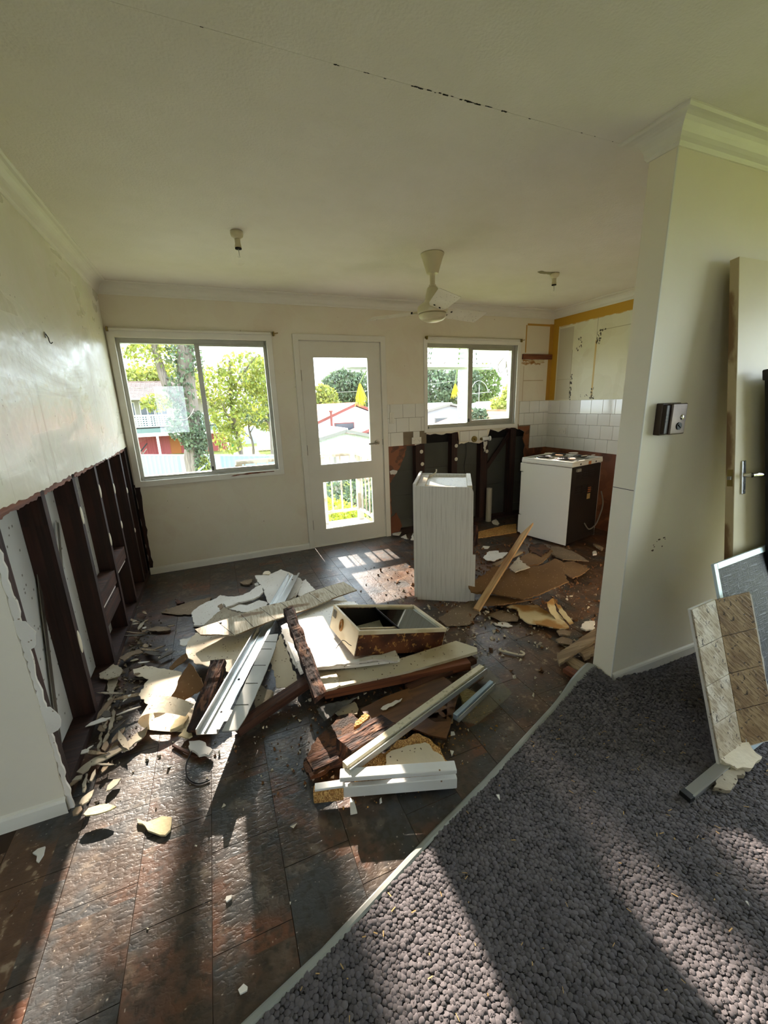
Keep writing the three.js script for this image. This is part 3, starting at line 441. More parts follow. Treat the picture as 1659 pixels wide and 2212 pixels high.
// ---- the two sliding windows and the glazed door in the back wall
function slidingWindow(name, [x0, x1, y0, y1], glassL, glassR, tn) {
  const o = struct(name, null), d = 0.045, X = (x) => S(x, 0.687, d), Y = (y) => S(y, 1.456, d), zf = -0.065, zb = -0.03;
  const fx0 = X(x0), fx1 = X(x1), fy0 = Y(y0), fy1 = Y(y1);
  // reveal boards line the opening
  part('reveal', [bx(x0 - 0.012, x0, y0 - 0.02, y1 + 0.02, -0.12, 0.0), bx(x1, x1 + 0.012, y0 - 0.02, y1 + 0.02, -0.12, 0.0), bx(x0, x1, y1, y1 + 0.012, -0.12, 0), bx(x0, x1, y0 - 0.012, y0, -0.12, 0.0)], M.trim, o);
  const [a, b, c, e] = glassL.map((v, i) => (i < 2 ? X(v) : Y(v))), [f, g, h, k] = glassR.map((v, i) => (i < 2 ? X(v) : Y(v)));
  part('outer_frame', [rbx(x0, a, y0, y1, -0.1, zb - 0.02, 0.002), rbx(g + 0.012, x1, y0, y1, -0.1, zb - 0.01, 0.002), rbx(a, g + 0.012, e, y1, -0.1, zb - 0.012, 0.002), rbx(a, g + 0.012, y0, c, -0.1, zb - 0.008, 0.002), rbx(a, g + 0.012, y0, c - 0.02, zb - 0.008, zb + 0.012, 0.002)], M.aluframe, o);
  const sash = part('sliding_sash', [rbx(b, f, c, e, -0.06, zb, 0.002), rbx(g, g + 0.022, c, e, -0.06, zb, 0.002), rbx(f, g, k, e + 0.004, -0.06, zb, 0.002), rbx(f, g, c - 0.004, h, -0.06, zb, 0.002)], M.aluframe, o);
  part('sash_catch', rbx(b + 0.008, b + 0.022, c + 0.01, c + 0.045, zb, zb + 0.012, 0.002), M.black, sash);
  part('window_glass', bx(a, b + 0.01, c, e, -0.085, -0.082), M.glass, o);
  part('window_glass', bx(f, g, h, k, -0.046, -0.043), M.glass, o);
  return o;
}
slidingWindow('window_1', W1, [0.09, 0.64, 0.905, 2.0], [0.68, 1.213, 0.922, 1.986]);
slidingWindow('window_2', W2, [2.905, 3.41, 1.212, 2.015], [3.468, 3.998, 1.238, 1.997]);
const arch = (x0, x1, y0, y1, w, t, bottom, material = M.trim) => [rbx(x0 - w, x0 + 0.004, bottom ? y0 - w : y0, y1 + w, 0.0002, t, 0.003), rbx(x1 - 0.004, x1 + w, bottom ? y0 - w : y0, y1 + w, 0.0002, t, 0.003), rbx(x0, x1, y1 - 0.004, y1 + w, 0.0002, t, 0.003), ...(bottom ? [rbx(x0, x1, y0 - w, y0 + 0.004, 0.0002, t, 0.003)] : [])];
struct('trim_11', merge(arch(W1[0], W1[1], W1[2], W1[3], 0.046, 0.018, true)), M.trim, 'window architrave');
struct('trim_12', merge(arch(W2[0], W2[1], W2[2], W2[3], 0.036, 0.018, true)), M.trim, 'window architrave');
struct('trim_13', merge(arch(D1[0], D1[1], 0, D1[3], 0.05, 0.018, false)), M.whitegloss, 'door architrave');
{
  const o = struct('trim_14', null); o.userData.label = 'bared timber patches on the window sill';
  part('bare_patch', [metric(slab(ragged([[0.8, 0.842], [1.2, 0.85], [1.2, 0.858], [1.0, 0.86], [0.82, 0.85]], 0.03, 0.003, 4), [], 0.001).translate(0, 0, 0.0178))], M.redtimber, o);
}
{
  const door = struct('door_1', null), x0 = 1.5409, x1 = 2.361, y0 = 0.012, y1 = 2.05, zf = -0.006, zb = -0.044;
  part('door_frame', [bx(D1[0] - 0.02, x0 - 0.002, 0, D1[3], -0.13, 0), bx(x1 + 0.002, D1[1] + 0.03, 0, D1[3], -0.13, 0), bx(D1[0], D1[1], y1 + 0.002, D1[3] + 0.04, -0.13, 0), bx(D1[0], D1[1], -0.05, 0.008, -0.14, -0.001)], M.whitegloss, door);
  const U = [1.669, 2.231, 0.865, 1.911], Lw = [1.676, 2.231, 0.181, 0.696];
  part('door_leaf', metric(slab(rect(x0, x1, y0, y1), [rect(...U).reverse(), rect(...Lw).reverse()], 0.038).translate(0, 0, zb)), M.whitegloss, door);
  for (const [a, b, c, d] of [U, Lw]) {
    part('glazing_bead', [bx(a, a + 0.006, c, d, zb + 0.004, zf - 0.006), bx(b - 0.006, b, c, d, zb + 0.004, zf - 0.006), bx(a, b, c, c + 0.006, zb + 0.004, zf - 0.006), bx(a, b, d - 0.006, d, zb + 0.004, zf - 0.006)], M.whitegloss, door);
    part('door_glass', bx(a + 0.005, b - 0.005, c + 0.005, d - 0.005, -0.027, -0.023), M.glass, door);
  }
  for (const y of [1.74, 1.03, 0.25]) part('hinge', [metric(new THREE.CylinderGeometry(0.007, 0.007, 0.1, 10).translate(x0 - 0.002, y, 0.003), false, true)], M.steel, door);
  const hx = 2.296, hy = 1.056, h = part('door_handle', metric(new THREE.CylinderGeometry(0.027, 0.027, 0.009, 28).rotateX(PI / 2).translate(hx, hy, zf + 0.005), false, true), M.steel, door);
  part('lever', [rod(V3(hx, hy, zf), V3(hx, hy, zf + 0.05), 0.009), tube([[hx, hy, zf + 0.048], [hx - 0.03, hy, zf + 0.05], [hx - 0.11, hy - 0.004, zf + 0.046]], 0.0085, 16, 10)], M.steel, h);
  part('strike_plate', bx(x1 - 0.001, x1 + 0.0035, 1.03, 1.09, zf - 0.02, zf + 0.004), M.black, door);
}
// curtain track brackets over the windows
for (const [x0, x1, y, lab] of [[0.012, 1.345, 2.1, 'white curtain rail over the wide left window'], [2.872, 4.15, 2.106, 'white curtain rail over the kitchen window']]) {
  const c = thing('curtain_rail', lab, 'curtain rail');
  part('rail', [rbx(x0 + 0.02, x1 - 0.05, y - 0.012, y + 0.008, 0.019, 0.034, 0.004)], M.whitegloss, c);
  for (const x of [x0 + 0.012, x1 - 0.03]) part('bracket', [rbx(x - 0.008, x + 0.008, y - 0.018, y + 0.016, 0.0005, 0.04, 0.003), rod(V3(x, y, 0.03), V3(x + (x < x0 + 0.1 ? -0.01 : 0.04), y + 0.006, 0.034), 0.004)], M.brass, c);
}
// ================================================================ CARPET AND ITS EDGE
{
  const edge = [[-2.4, 4.32], [-0.02, 3.535], [0.588, 3.351], [0.789, 3.294], [1.204, 3.142], [1.509, 3.041], [1.975, 2.869], [2.267, 2.762], [2.42, 2.722]];
  const zEdge = (x) => { for (let i = 0; i < edge.length - 1; i++) if (x <= edge[i + 1][0]) { const a = edge[i], b = edge[i + 1]; return lerp(a[1], b[1], (x - a[0]) / (b[0] - a[0])); } return 2.722; };
  const lift = (x, z) => 0.045 * pow(1 - sstep(0, 0.42, hypot(x - 2.43, z - 2.73)), 1.4);     // the loose corner by the nib wall curls up
  const base = plain('carpet backing', '#2d2a2c', 0.95);
  const carpet = tag(new THREE.Group(), 'dark grey purple loop pile carpet with waffle texture', 'carpet'); carpet.name = 'carpet'; carpet.userData.kind = 'structure'; scene.add(carpet); delete carpet.userData.category;
  // backing as a fine strip mesh that follows the edge and the curl
  const pos = [], cols = 200, rowsN = 26;
  const P = (i, j) => { const x = lerp(-2.4, 2.43, i / cols), z0 = zEdge(x), z = lerp(z0, 4.4, pow(j / rowsN, 1.6)); return [x, 0.0065 + lift(x, z), z]; };
  for (let i = 0; i < cols; i++) for (let j = 0; j < rowsN; j++) { const a = P(i, j), b = P(i + 1, j), c = P(i + 1, j + 1), d = P(i, j + 1); pos.push(...a, ...d, ...c, ...a, ...c, ...b); }
  const g = new THREE.BufferGeometry(); g.setAttribute('position', new THREE.Float32BufferAttribute(pos, 3));
  part('carpet_backing', [metric(g), bx(2.43, LX, 0.0, 0.0065, NZ1, 4.4), bx(LX0, LX, 0.0, 0.0125, 4.4, LZ)], base, carpet);
  // pile: every loop tuft in view is a small mound
  const r = rng(91), mats = [], cols3 = [], m4 = new THREE.Matrix4(), q = new THREE.Quaternion(), e = new THREE.Euler();
  const px = 0.0138, pz = 0.0122, ang = 0.3, ca = cos(ang), sa = sin(ang), wc = new THREE.Color();
  for (let i = -320; i < 320; i++) for (let j = -210; j < 210; j++) {
    const u = (i + (j & 1) * 0.5) * px, v = j * pz, x = 1.6 + u * ca + v * sa + (r() - 0.5) * 0.005, z = 3.3 - u * sa + v * ca + (r() - 0.5) * 0.005;
    const a = r(), b = r(), c = r(), dd = r();
    if (x < 0.05 || x > 3.9 || z > 4.25) continue;
    if (x < 2.43 ? z < zEdge(x) + 0.012 : z < NZ1 + 0.018) continue;
    const s = 0.82 + a * 0.4;
    e.set((b - 0.5) * 0.5, c * 6.28, (dd - 0.5) * 0.5);
    m4.compose(V3(x, 0.0075 + lift(x, z), z), q.setFromEuler(e), V3(0.0092 * s, 0.0034 * (0.6 + b * 0.8), 0.0082 * s)); mats.push(m4.clone());
    const t = fbm(x * 14, z * 14, 401, 3), k = 0.75 + a * 0.5;
    wc.setRGB(lerp(0.074, 0.112, t) * k, lerp(0.067, 0.099, t) * k, lerp(0.073, 0.104, t) * k); cols3.push(wc.clone());
  }
  const tuft = new THREE.IcosahedronGeometry(1, 1);
  { const p = tuft.attributes.position; for (let i = 0; i < p.count; i++) { const x = p.getX(i), y = p.getY(i), z = p.getZ(i), h = 0.72 + 0.5 * hash(floor(x * 50 + 60), floor(y * 50 + 60) * 131 + floor(z * 50 + 60), 3); p.setXYZ(i, x * h, y * h, z * h); } }
  
  const im = new THREE.InstancedMesh(tuft, new THREE.MeshPhysicalMaterial({ name: 'wool loop pile', color: '#ffffff', roughness: 0.95, sheen: 0.3, sheenRoughness: 0.6 }), mats.length);
  mats.forEach((m, i) => { im.setMatrixAt(i, m); im.setColorAt(i, cols3[i]); });
  // loose fibre ends that make the pile look fuzzy
  const fr = rng(92), nF = 42000, fib = new THREE.InstancedMesh(new THREE.TetrahedronGeometry(1, 0), im.material, nF); let kf = 0;
  while (kf < nF) { const x = 0.1 + fr() * 3.4, z = 2.7 + fr() * 1.4, a = fr(), b = fr(), cc = fr(), dd = fr(); if (x < 2.43 ? z < zEdge(x) + 0.014 : z < NZ1 + 0.018) continue;
    e.set((b - 0.5) * 1.6, cc * 6.28, (dd - 0.5) * 1.6); m4.compose(V3(x, 0.0098 + a * 0.0022 + lift(x, z), z), q.setFromEuler(e), V3(0.0005 + a * 0.0004, 0.0005 + b * 0.0004, 0.0032 + dd * 0.0028)); fib.setMatrixAt(kf, m4); const k = 0.8 + fr() * 0.9; fib.setColorAt(kf++, wc.setRGB(0.105 * k, 0.094 * k, 0.1 * k)); }
  fib.name = 'carpet_fibre'; fib.userData.kind = 'stuff'; carpet.add(fib);
  im.name = 'carpet_pile'; im.userData.kind = 'stuff'; im.castShadow = im.receiveShadow = true; carpet.add(im);
  // bound edge strip
  const prof = [[-0.012, 0.0], [-0.012, 0.006], [-0.006, 0.0115], [0.006, 0.012], [0.013, 0.008], [0.013, 0.0]], sp = [];
  const ring = (x) => { const z = zEdge(x), s = 0.336, k = 1 + 1.1 * sstep(2.0, 2.42, x), L = lift(x, z); return prof.map(([a, h]) => [x + a * s * k, h + (h > 0 ? L : max(0, L - 0.012)) , z + a * 0.94 * k]); };
  const xs = []; for (let x = -2.39; x < 2.425; x += 0.03) xs.push(x); xs.push(2.428);
  for (let i = 0; i < xs.length - 1; i++) { const A = ring(xs[i]), B = ring(xs[i + 1]); for (let k = 0; k < 5; k++) sp.push(...A[k], ...A[k + 1], ...B[k + 1], ...A[k], ...B[k + 1], ...B[k]); }
  const gs = new THREE.BufferGeometry(); gs.setAttribute('position', new THREE.Float32BufferAttribute(sp, 3));
  struct('trim_15', metric(gs), mat('worn grey edge strip', { w: 0.25, h: 0.25, col: (u, v) => mix3([120, 124, 120], [150, 150, 142], nC(u, v)), rough: 0.45 }), 'grey rounded carpet edge strip with a curled end');
  // fibres and small dry leaf bits on the carpet
  const bits = []; const rr = rng(17);
  for (let i = 0; i < 260; i++) { const x = 0.5 + rr() * 2.4, z = 2.9 + rr() * 1.1; if (z < zEdge(min(x, 2.42)) + 0.03 || (x > 2.4 && z < 2.9)) continue; const L = 0.004 + rr() * 0.014, a = rr() * 6.3; bits.push(new THREE.BoxGeometry(L, 0.0012, 0.0012 + rr() * 0.002).rotateY(a).rotateX((rr() - 0.5) * 0.5).translate(x, 0.0118 + rr() * 0.002 + lift(x, z), z)); }
  const lit = part('carpet_litter', bits.map((b) => metric(b)), plain('dry straw litter', '#a88a5c', 0.9), scene); lit.userData.kind = 'stuff'; tag(lit, 'fine dry fibres and splinters scattered on the grey carpet', 'litter');
}
// ================================================================ CEILING FITTINGS
function battenLamp(label, x, z, tilt) {
  const o = thing('bulb_holder', label, 'light bulb', [x, CEIL, z]);
  part('holder_base', lathe([[0, 0], [0.036, 0], [0.036, -0.012], [0.033, -0.026], [0.018, -0.036], [0.017, -0.04], [0, -0.04]].reverse()), M.fanpaint, o);
  const s = part('lamp_socket', lathe([[0, -0.038], [0.016, -0.038], [0.0155, -0.06], [0.019, -0.078], [0.019, -0.084], [0, -0.084]].reverse()), M.fanpaint, o);
  part('socket_rim', lathe([[0, -0.083], [0.0185, -0.083], [0.0185, -0.09], [0, -0.09]].reverse()), M.darkgap, s);
  const b = part('bulb', lathe([[0.012, -0.088], [0.014, -0.1], [0.022, -0.118], [0.0295, -0.138], [0.029, -0.152], [0.022, -0.165], [0.01, -0.172], [0, -0.1735]].reverse()), M.bulbglass, o);
  part('filament_stem', [rod(V3(0, -0.09, 0), V3(0.002, -0.128, 0), 0.0022, 0.0012), tube([[-0.008, -0.128, 0], [-0.003, -0.133, 0.002], [0.003, -0.131, -0.002], [0.009, -0.128, 0]], 0.0006, 12, 5)], M.steel, b);
  o.rotation.z = tilt; return o;
}
battenLamp('bare clear bulb in a cream ceiling holder, left of the fan', 0.965, 1.296, 0);
{
  const o = battenLamp('bare clear bulb in a ceiling holder at the kitchen end, right of the fan', 3.44, 1.192, 0);
  part('ceiling_patch', metric(slab(ragged([[-0.17, -0.01], [-0.12, -0.035], [-0.02, -0.03], [0.03, 0.02], [-0.03, 0.03], [-0.1, 0.01], [-0.16, 0.02]], 0.02, 0.005, 5), [], 0.002).rotateX(PI / 2).translate(0, -0.0005, 0.0)), plain('flaked ceiling paint', '#8d8668', 0.9), o, 'flaked unpainted patch beside the holder');
}
{
  const o = thing('ceiling_fan', 'cream three-blade ceiling fan on a short rod', 'ceiling fan', [2.242, CEIL, 1.302]);
  part('canopy', lathe([[0, 0], [0.08, 0], [0.08, -0.006], [0.07, -0.03], [0.056, -0.075], [0.042, -0.12], [0.038, -0.124], [0, -0.124]].reverse(), 40), M.fanpaint, o);
  part('down_rod', [rod(V3(0, -0.12, 0), V3(0, -0.2, 0), 0.018), rod(V3(0, -0.195, 0), V3(0, -0.21, 0), 0.026)], M.fanpaint, o);
  const mo = part('motor_housing', lathe([[0, -0.208], [0.034, -0.21], [0.04, -0.222], [0.055, -0.29], [0.058, -0.3], [0.088, -0.318], [0.104, -0.334], [0.108, -0.35], [0.106, -0.372], [0.1, -0.378], [0, -0.378]].reverse(), 48), M.fanpaint, o);
  part('bottom_cap', lathe([[0, -0.378], [0.098, -0.378], [0.099, -0.388], [0.094, -0.404], [0.08, -0.419], [0.05, -0.43], [0, -0.433]].reverse(), 48), M.fanpaint, mo);
  for (const a of [-133, -13, 107]) {
    const pts = [[0.11, -0.045], [0.17, -0.062], [0.49, -0.072], [0.5, -0.066], [0.5, 0.066], [0.49, 0.072], [0.17, 0.062], [0.11, 0.045]];
    const g = metric(slab(pts, [], 0.003).rotateX(PI / 2)), b = part('fan_blade', g, M.blade, o);
    b.position.set(0, -0.36, 0); b.rotation.set(0, -a * PI / 180, 0, 'YXZ'); b.rotateX(-0.36);
    for (const [x, z] of [[0.15, -0.02], [0.165, 0.022]]) part('blade_bolt', metric(new THREE.CylinderGeometry(0.007, 0.007, 0.012, 12).translate(x, -0.001, z), false, true), M.darkgap, b);
    part('blade_bracket', rbx(0.085, 0.145, 0.0, 0.006, -0.022, 0.022, 0.002), M.fanpaint, b);
  }
}
// ================================================================ WALL FITTINGS
function powerPoint(label, pos, turn, n) {
  const w = n === 3 ? 0.055 : 0.116, h = n === 3 ? 0.115 : 0.072, o = thing('power_point', label, 'power point', pos, turn), cover = plain('white switch plate', '#d9d4c6', 0.4);
  part('cover_plate', rbx(-w / 2, w / 2, -h / 2, h / 2, 0.0, 0.01, 0.003), cover, o);
  if (n === 3) for (let i = 0; i < 3; i++) part('rocker_switch', rbx(-0.006, 0.006, -0.01, 0.01, 0.009, 0.014, 0.0015).translate(0, 0.032 - i * 0.032, 0), cover, o);
  else for (const s of [-1, 1]) {
    part('rocker_switch', rbx(-0.005, 0.005, -0.008, 0.008, 0.009, 0.013, 0.0015).translate(s * 0.016, 0.016, 0), cover, o);
    part('socket_slots', [[-0.008, 0.006, 0.5], [0.008, 0.006, -0.5], [0, -0.01, 0]].map(([x, y, a]) => metric(new THREE.BoxGeometry(0.0022, 0.009, 0.001).rotateZ(a).translate(s * 0.035 + x, y - 0.004, 0.0102))), M.darkgap, o);
  }
  return o;
}
powerPoint('white triple switch plate on the tiles beside the glazed door', [2.468, 1.305, 0.0076], 0, 3);
powerPoint('double power point on the torn tiles below the triple switch', [2.757, 1.05, 0.0076], 0, 2);
powerPoint('double power point on the white tiles of the kitchen side wall', [WR - 0.0076, 1.064, 0.255], -PI / 2, 2);
{
  const o = thing('timber_cleat', 'dark red timber cleat fixed between kitchen window and corner', 'timber cleat');
  part('cleat', rbx(4.16, 4.6, 1.905, 1.962, 0.0003, 0.022, 0.002, true), M.redtimber, o);
  part('torn_glue', metric(slab(ragged([[4.17, 1.9], [4.5, 1.9], [4.46, 1.872], [4.38, 1.858], [4.34, 1.885], [4.18, 1.88]], 0.02, 0.006, 8), [], 0.004).translate(0, 0, 0.0004)), M.stain, o);
}
{
  const o = thing('door_chime', 'dark brown and chrome door chime box on the end of the nib wall', 'door chime', [2.565, 1.347, NZ1]);
  part('back_box', rbx(-0.055, 0.068, -0.068, 0.07, 0.0002, 0.03, 0.004), plain('brown chime plastic', '#3a2a22', 0.45), o);
  const f = part('front_cover', rbx(-0.025, 0.075, -0.066, 0.068, 0.03, 0.055, 0.006), mat('tarnished bronze cover', { w: 0.2, h: 0.2, col: (u, v) => mix3([112, 98, 88], [78, 64, 56], nC(u, v)), rough: 0.3, metalness: 0.5 }), o);
  part('dark_insert', rbx(-0.05, -0.026, -0.062, 0.062, 0.028, 0.046, 0.003), plain('brown insert', '#2a1c16', 0.4), o);
  for (let i = 0; i < 3; i++) part('sound_slot', bx(-0.048, -0.028, 0.0, 0.004, 0.0455, 0.0468).translate(0, -0.01 + i * 0.014, 0), M.black, o);
  part('chrome_button', metric(new THREE.SphereGeometry(0.012, 16, 12).scale(1, 1, 0.5).translate(0.045, 0.008, 0.055), false, true), M.chrome, o);
  part('dial', [metric(new THREE.CylinderGeometry(0.016, 0.016, 0.006, 20).rotateX(PI / 2).translate(0.03, -0.03, 0.056), false, true), metric(new THREE.BoxGeometry(0.02, 0.004, 0.004).rotateZ(-0.6).translate(0.03, -0.03, 0.06))], M.black, f);
}
{
  const o = thing('waste_pipe', 'short grey upright waste pipe below the kitchen window', 'pipe', [3.722, 0, 0.05]);
  part('pipe', lathe([[0.03, 0], [0.034, 0], [0.034, 0.42], [0.03, 0.42], [0.03, 0]], 24), M.pvc, o);
}
{
  const o = thing('tap_fitting', 'two brass and white tap spindles poking through the torn tiles', 'tap', [3.55, 1.02, 0.0]);
  part('tap_flange', metric(new THREE.CylinderGeometry(0.034, 0.036, 0.014, 24).rotateX(PI / 2).translate(-0.04, 0.0, 0.02), false, true), M.brass, o);
  part('tap_spindle', rod(V3(-0.04, 0, 0), V3(-0.04, 0, 0.05), 0.012), M.brass, o);
  part('tap_spindle', rod(V3(0.06, -0.005, -0.05), V3(0.06, -0.005, 0.045), 0.016), M.brass, o);
  part('tap_body', [rod(V3(0.06, -0.005, 0.03), V3(0.14, 0.0, 0.05), 0.024, 0.02, 8), rod(V3(0.14, 0.0, 0.05), V3(0.16, 0.0, 0.055), 0.028, 0.028, 8)], M.whitepaint, o);
  part('pipe_tape', metric(slab(ragged([[0.07, -0.03], [0.13, -0.03], [0.11, -0.14], [0.09, -0.16]], 0.02, 0.008, 6), [], 0.004).translate(0, 0, 0.03)), M.plaster, o);
}
// ================================================================ KITCHEN CABINET AND STOVE
{
  const turn = -atan2(0.5386, 0.8426), o = thing('base_cabinet', 'white woodgrain kitchen base cabinet standing alone on the vinyl', 'cabinet', [1.973, 0, 1.535], turn);
  // local: x along the end panel, z towards the camera side; the end panel is the face z = 0
  const H = 0.895, r = 0.06, pts = [[0.0, 0], [0.428, 0], [0.428, 0.375], [0.408, 0.375], [0.403, H - r]];
  for (let i = 1; i <= 5; i++) { const a = i / 5 * PI / 2; pts.push([0.403 - r * 0.6 * (1 - cos(a)), H - r - 0.005 + r * sin(a) * 0.75]); }
  pts.push([0.0, H - 0.012]);
  part('end_panel', metric(slab(pts, [], 0.016).translate(0, 0, -0.016)), M.cabinet, o);
  part('end_panel', metric(slab(pts, [], 0.016).translate(0, 0, -0.55)), M.cabinet, o);
  part('front_door', [rbx(-0.02, -0.001, 0.02, H + 0.004, -0.553, 0.002, 0.002)], M.cabinet, o);
  part('dark_edge', bx(-0.0015, 0.0, 0.0, H - 0.02, -0.55, -0.0005), M.darkgap, o);
  part('back_panel', bx(0.385, 0.397, 0.38, H - 0.04, -0.534, -0.017), M.masonite, o);
  part('kick_board', bx(0.395, 0.42, 0.0, 0.37, -0.52, -0.02), M.masonite, o);
  part('top_panel', bx(0.001, 0.384, H - 0.05, H - 0.038, -0.534, -0.0165), M.speck, o);
  part('rail', [bx(0.001, 0.06, H - 0.037, H - 0.02, -0.534, -0.0165, false), rbx(0.36, 0.395, H - 0.037, H - 0.012, -0.534, -0.0165, 0.004)], M.creampanel, o);
  part('loose_laminate', metric(slab(ragged([[0.05, 0], [0.33, 0.02], [0.2, 0.1], [0.06, 0.13]], 0.03, 0.004, 3), [], 0.002).rotateX(-PI / 2).translate(0, H - 0.036, -0.03)), M.cream, o);
  part('edge_scrap', metric(slab(ragged([[0.425, 0.395], [0.45, 0.4], [0.445, 0.56], [0.42, 0.565]], 0.03, 0.003, 5), [], 0.01).translate(0, 0, -0.14)), M.rot, o);
  part('curl_scrap', tube([[0.06, H - 0.03, -0.46], [0.09, H - 0.02, -0.48], [0.12, H + 0.01, -0.49], [0.12, H + 0.03, -0.49]], 0.006, 14, 6), M.cream, o);
}
{
  const turn = -atan2(-0.22312, 0.97479) , o = thing('electric_stove', 'white freestanding electric stove with coil hotplates, its dark back turned to the room', 'stove', [3.81, 0, 1.191], 0.225);
  // local: x to the right along the back face, z 0 at the back face, the front at z = -0.56; left side at x = 0
  const H = 0.86, W = 0.54, Dp = 0.56;
  part('body', [bx(0.004, W - 0.004, 0.03, H - 0.062, -Dp + 0.03, -0.004)], M.stoveback, o);
  part('side_panel', rbx(0, 0.006, 0.02, H - 0.058, -Dp + 0.02, 0.0, 0.002), M.stoveenamel, o);
  part('side_panel', rbx(W - 0.006, W, 0.02, H - 0.058, -Dp + 0.02, 0.0, 0.002), M.stoveenamel, o);
  part('back_panel', bx(0.01, W - 0.01, 0.03, H - 0.065, -0.004, 0.002), M.stoveback, o);
  for (let j = 0; j < 2; j++) for (let i = 0; i < 3; i++) part('back_vent', [0, 1, 2, 3].map((k) => bx(0.09 + i * 0.115, 0.18 + i * 0.115, 0.68 - j * 0.15 + k * 0.022, 0.69 - j * 0.15 + k * 0.022, 0.001, 0.004)), M.black, o);
  part('warning_label', bx(0.32, 0.38, 0.52, 0.57, 0.0021, 0.0026), plain('orange warning label', '#a8643a', 0.6), o);
  part('warning_label', bx(0.315, 0.375, 0.45, 0.505, 0.0021, 0.0026), plain('buff warning label', '#9a8456', 0.6), o);
  part('terminal_cover', rbx(0.07, 0.14, 0.755, 0.785, 0.002, 0.02, 0.004), plain('grey terminal cover', '#8a857c', 0.5), o);
  const top = part('hob_top', rbx(-0.008, W + 0.008, H - 0.055, H - 0.012, -Dp - 0.005, 0.012, 0.012), M.stoveenamel, o);
  part('hob_rim', [rbx(-0.004, 0.02, H - 0.014, H, -Dp, 0.008, 0.005), rbx(W - 0.02, W + 0.004, H - 0.014, H, -Dp, 0.008, 0.005), rbx(0.02, W - 0.02, H - 0.014, H, -0.014, 0.008, 0.005), rbx(0.02, W - 0.02, H - 0.014, H, -Dp, -Dp + 0.02, 0.005)], M.stoveenamel, top);
  for (const x of [0.12, 0.4]) part('rim_slot', bx(x, x + 0.022, H - 0.042, H - 0.026, 0.0115, 0.0128), M.black, top);
  part('rim_sticker', bx(0.27, 0.32, H - 0.05, H - 0.018, 0.0121, 0.0127), plain('orange sticker', '#b07040', 0.6), top);
  for (const [x, z, r] of [[0.15, -0.15, 0.095], [0.39, -0.15, 0.075], [0.15, -0.4, 0.075], [0.39, -0.4, 0.095]]) {
    const hp = part('hotplate', lathe([[0, H - 0.01], [r + 0.012, H - 0.01], [r + 0.014, H + 0.001], [r + 0.004, H - 0.003], [0.0, H - 0.004]].reverse(), 36), M.chrome, o); hp.position.set(x, 0, z);
    const sp = []; for (let i = 0; i <= 90; i++) { const a = i / 90 * 2 * PI * 3.6, q = lerp(0.018, r - 0.006, i / 90); sp.push([q * cos(a), H + 0.007, q * sin(a)]); }
    part('coil_element', tube(sp, 0.0055, 150, 6), M.black, hp);
  }
  part('control_panel', rbx(0, W, H - 0.15, H - 0.058, -Dp - 0.022, -Dp + 0.03, 0.008), M.stoveenamel, o);
  part('oven_door', rbx(0.002, W - 0.002, 0.24, H - 0.155, -Dp - 0.01, -Dp + 0.028, 0.006), M.stoveenamel, o);
  part('storage_drawer', rbx(0.002, W - 0.002, 0.03, 0.232, -Dp - 0.018, -Dp + 0.028, 0.006), M.stoveenamel, o);
  part('power_cord', tube([[0.3, 0.2, 0.01], [0.32, 0.14, 0.05], [0.4, 0.17, 0.07], [0.5, 0.26, 0.06], [0.62, 0.36, 0.02], [0.72, 0.46, -0.06]], 0.007, 40, 8), plain('grey power cord', '#6b6660', 0.6), o);
  // debris that lies on the hob
}
{
  const r = rng(33);
  const spots = [[0.1, -0.06, 0.05], [0.27, -0.12, 0.03], [0.33, -0.07, 0.06], [0.42, -0.1, 0.05], [0.26, -0.3, 0.06], [0.48, -0.27, 0.05], [0.08, -0.28, 0.03], [0.3, -0.45, 0.05], [0.45, -0.04, 0.03]];
  const kinds = ['pale chip', 'dark flake', 'cream chip', 'rusty flake', 'brown scrap', 'pale sliver', 'grey flake', 'cream scrap', 'small white chip'], where = ['by the near left corner', 'between the two near hotplates', 'leaning on the near right hotplate', 'on the near right hotplate', 'in the middle', 'at the right rim', 'by the left rim', 'between the far hotplates', 'at the near right corner'];
  const mm = [M.card, M.darkboard, M.cream, M.chipdark, M.brownboard, M.plaster, M.darkboard, M.cream, M.plaster];
  spots.forEach(([x, z, s], i) => {
    const pl = []; for (let k = 0; k < 6; k++) { const a = k / 6 * 6.28, q = s * (0.6 + r() * 0.5); pl.push([q * cos(a), q * sin(a) * 0.6]); }
    const g = metric(slab(ragged(pl, 0.015, 0.003, i + 70), [], 0.004).rotateX(-PI / 2).rotateX((r() - 0.3) * 0.3).rotateY(r() * 6)), lx = 3.81 + x * cos(0.225) + z * sin(0.225), lz = 1.191 - x * sin(0.225) + z * cos(0.225);
    const m = solo('debris_flake', kinds[i] + ' of debris on the stove hob, ' + where[i], 'debris', g, mm[i]); m.position.set(lx, 0.874 + (i % 3) * 0.003, lz);
  });
}
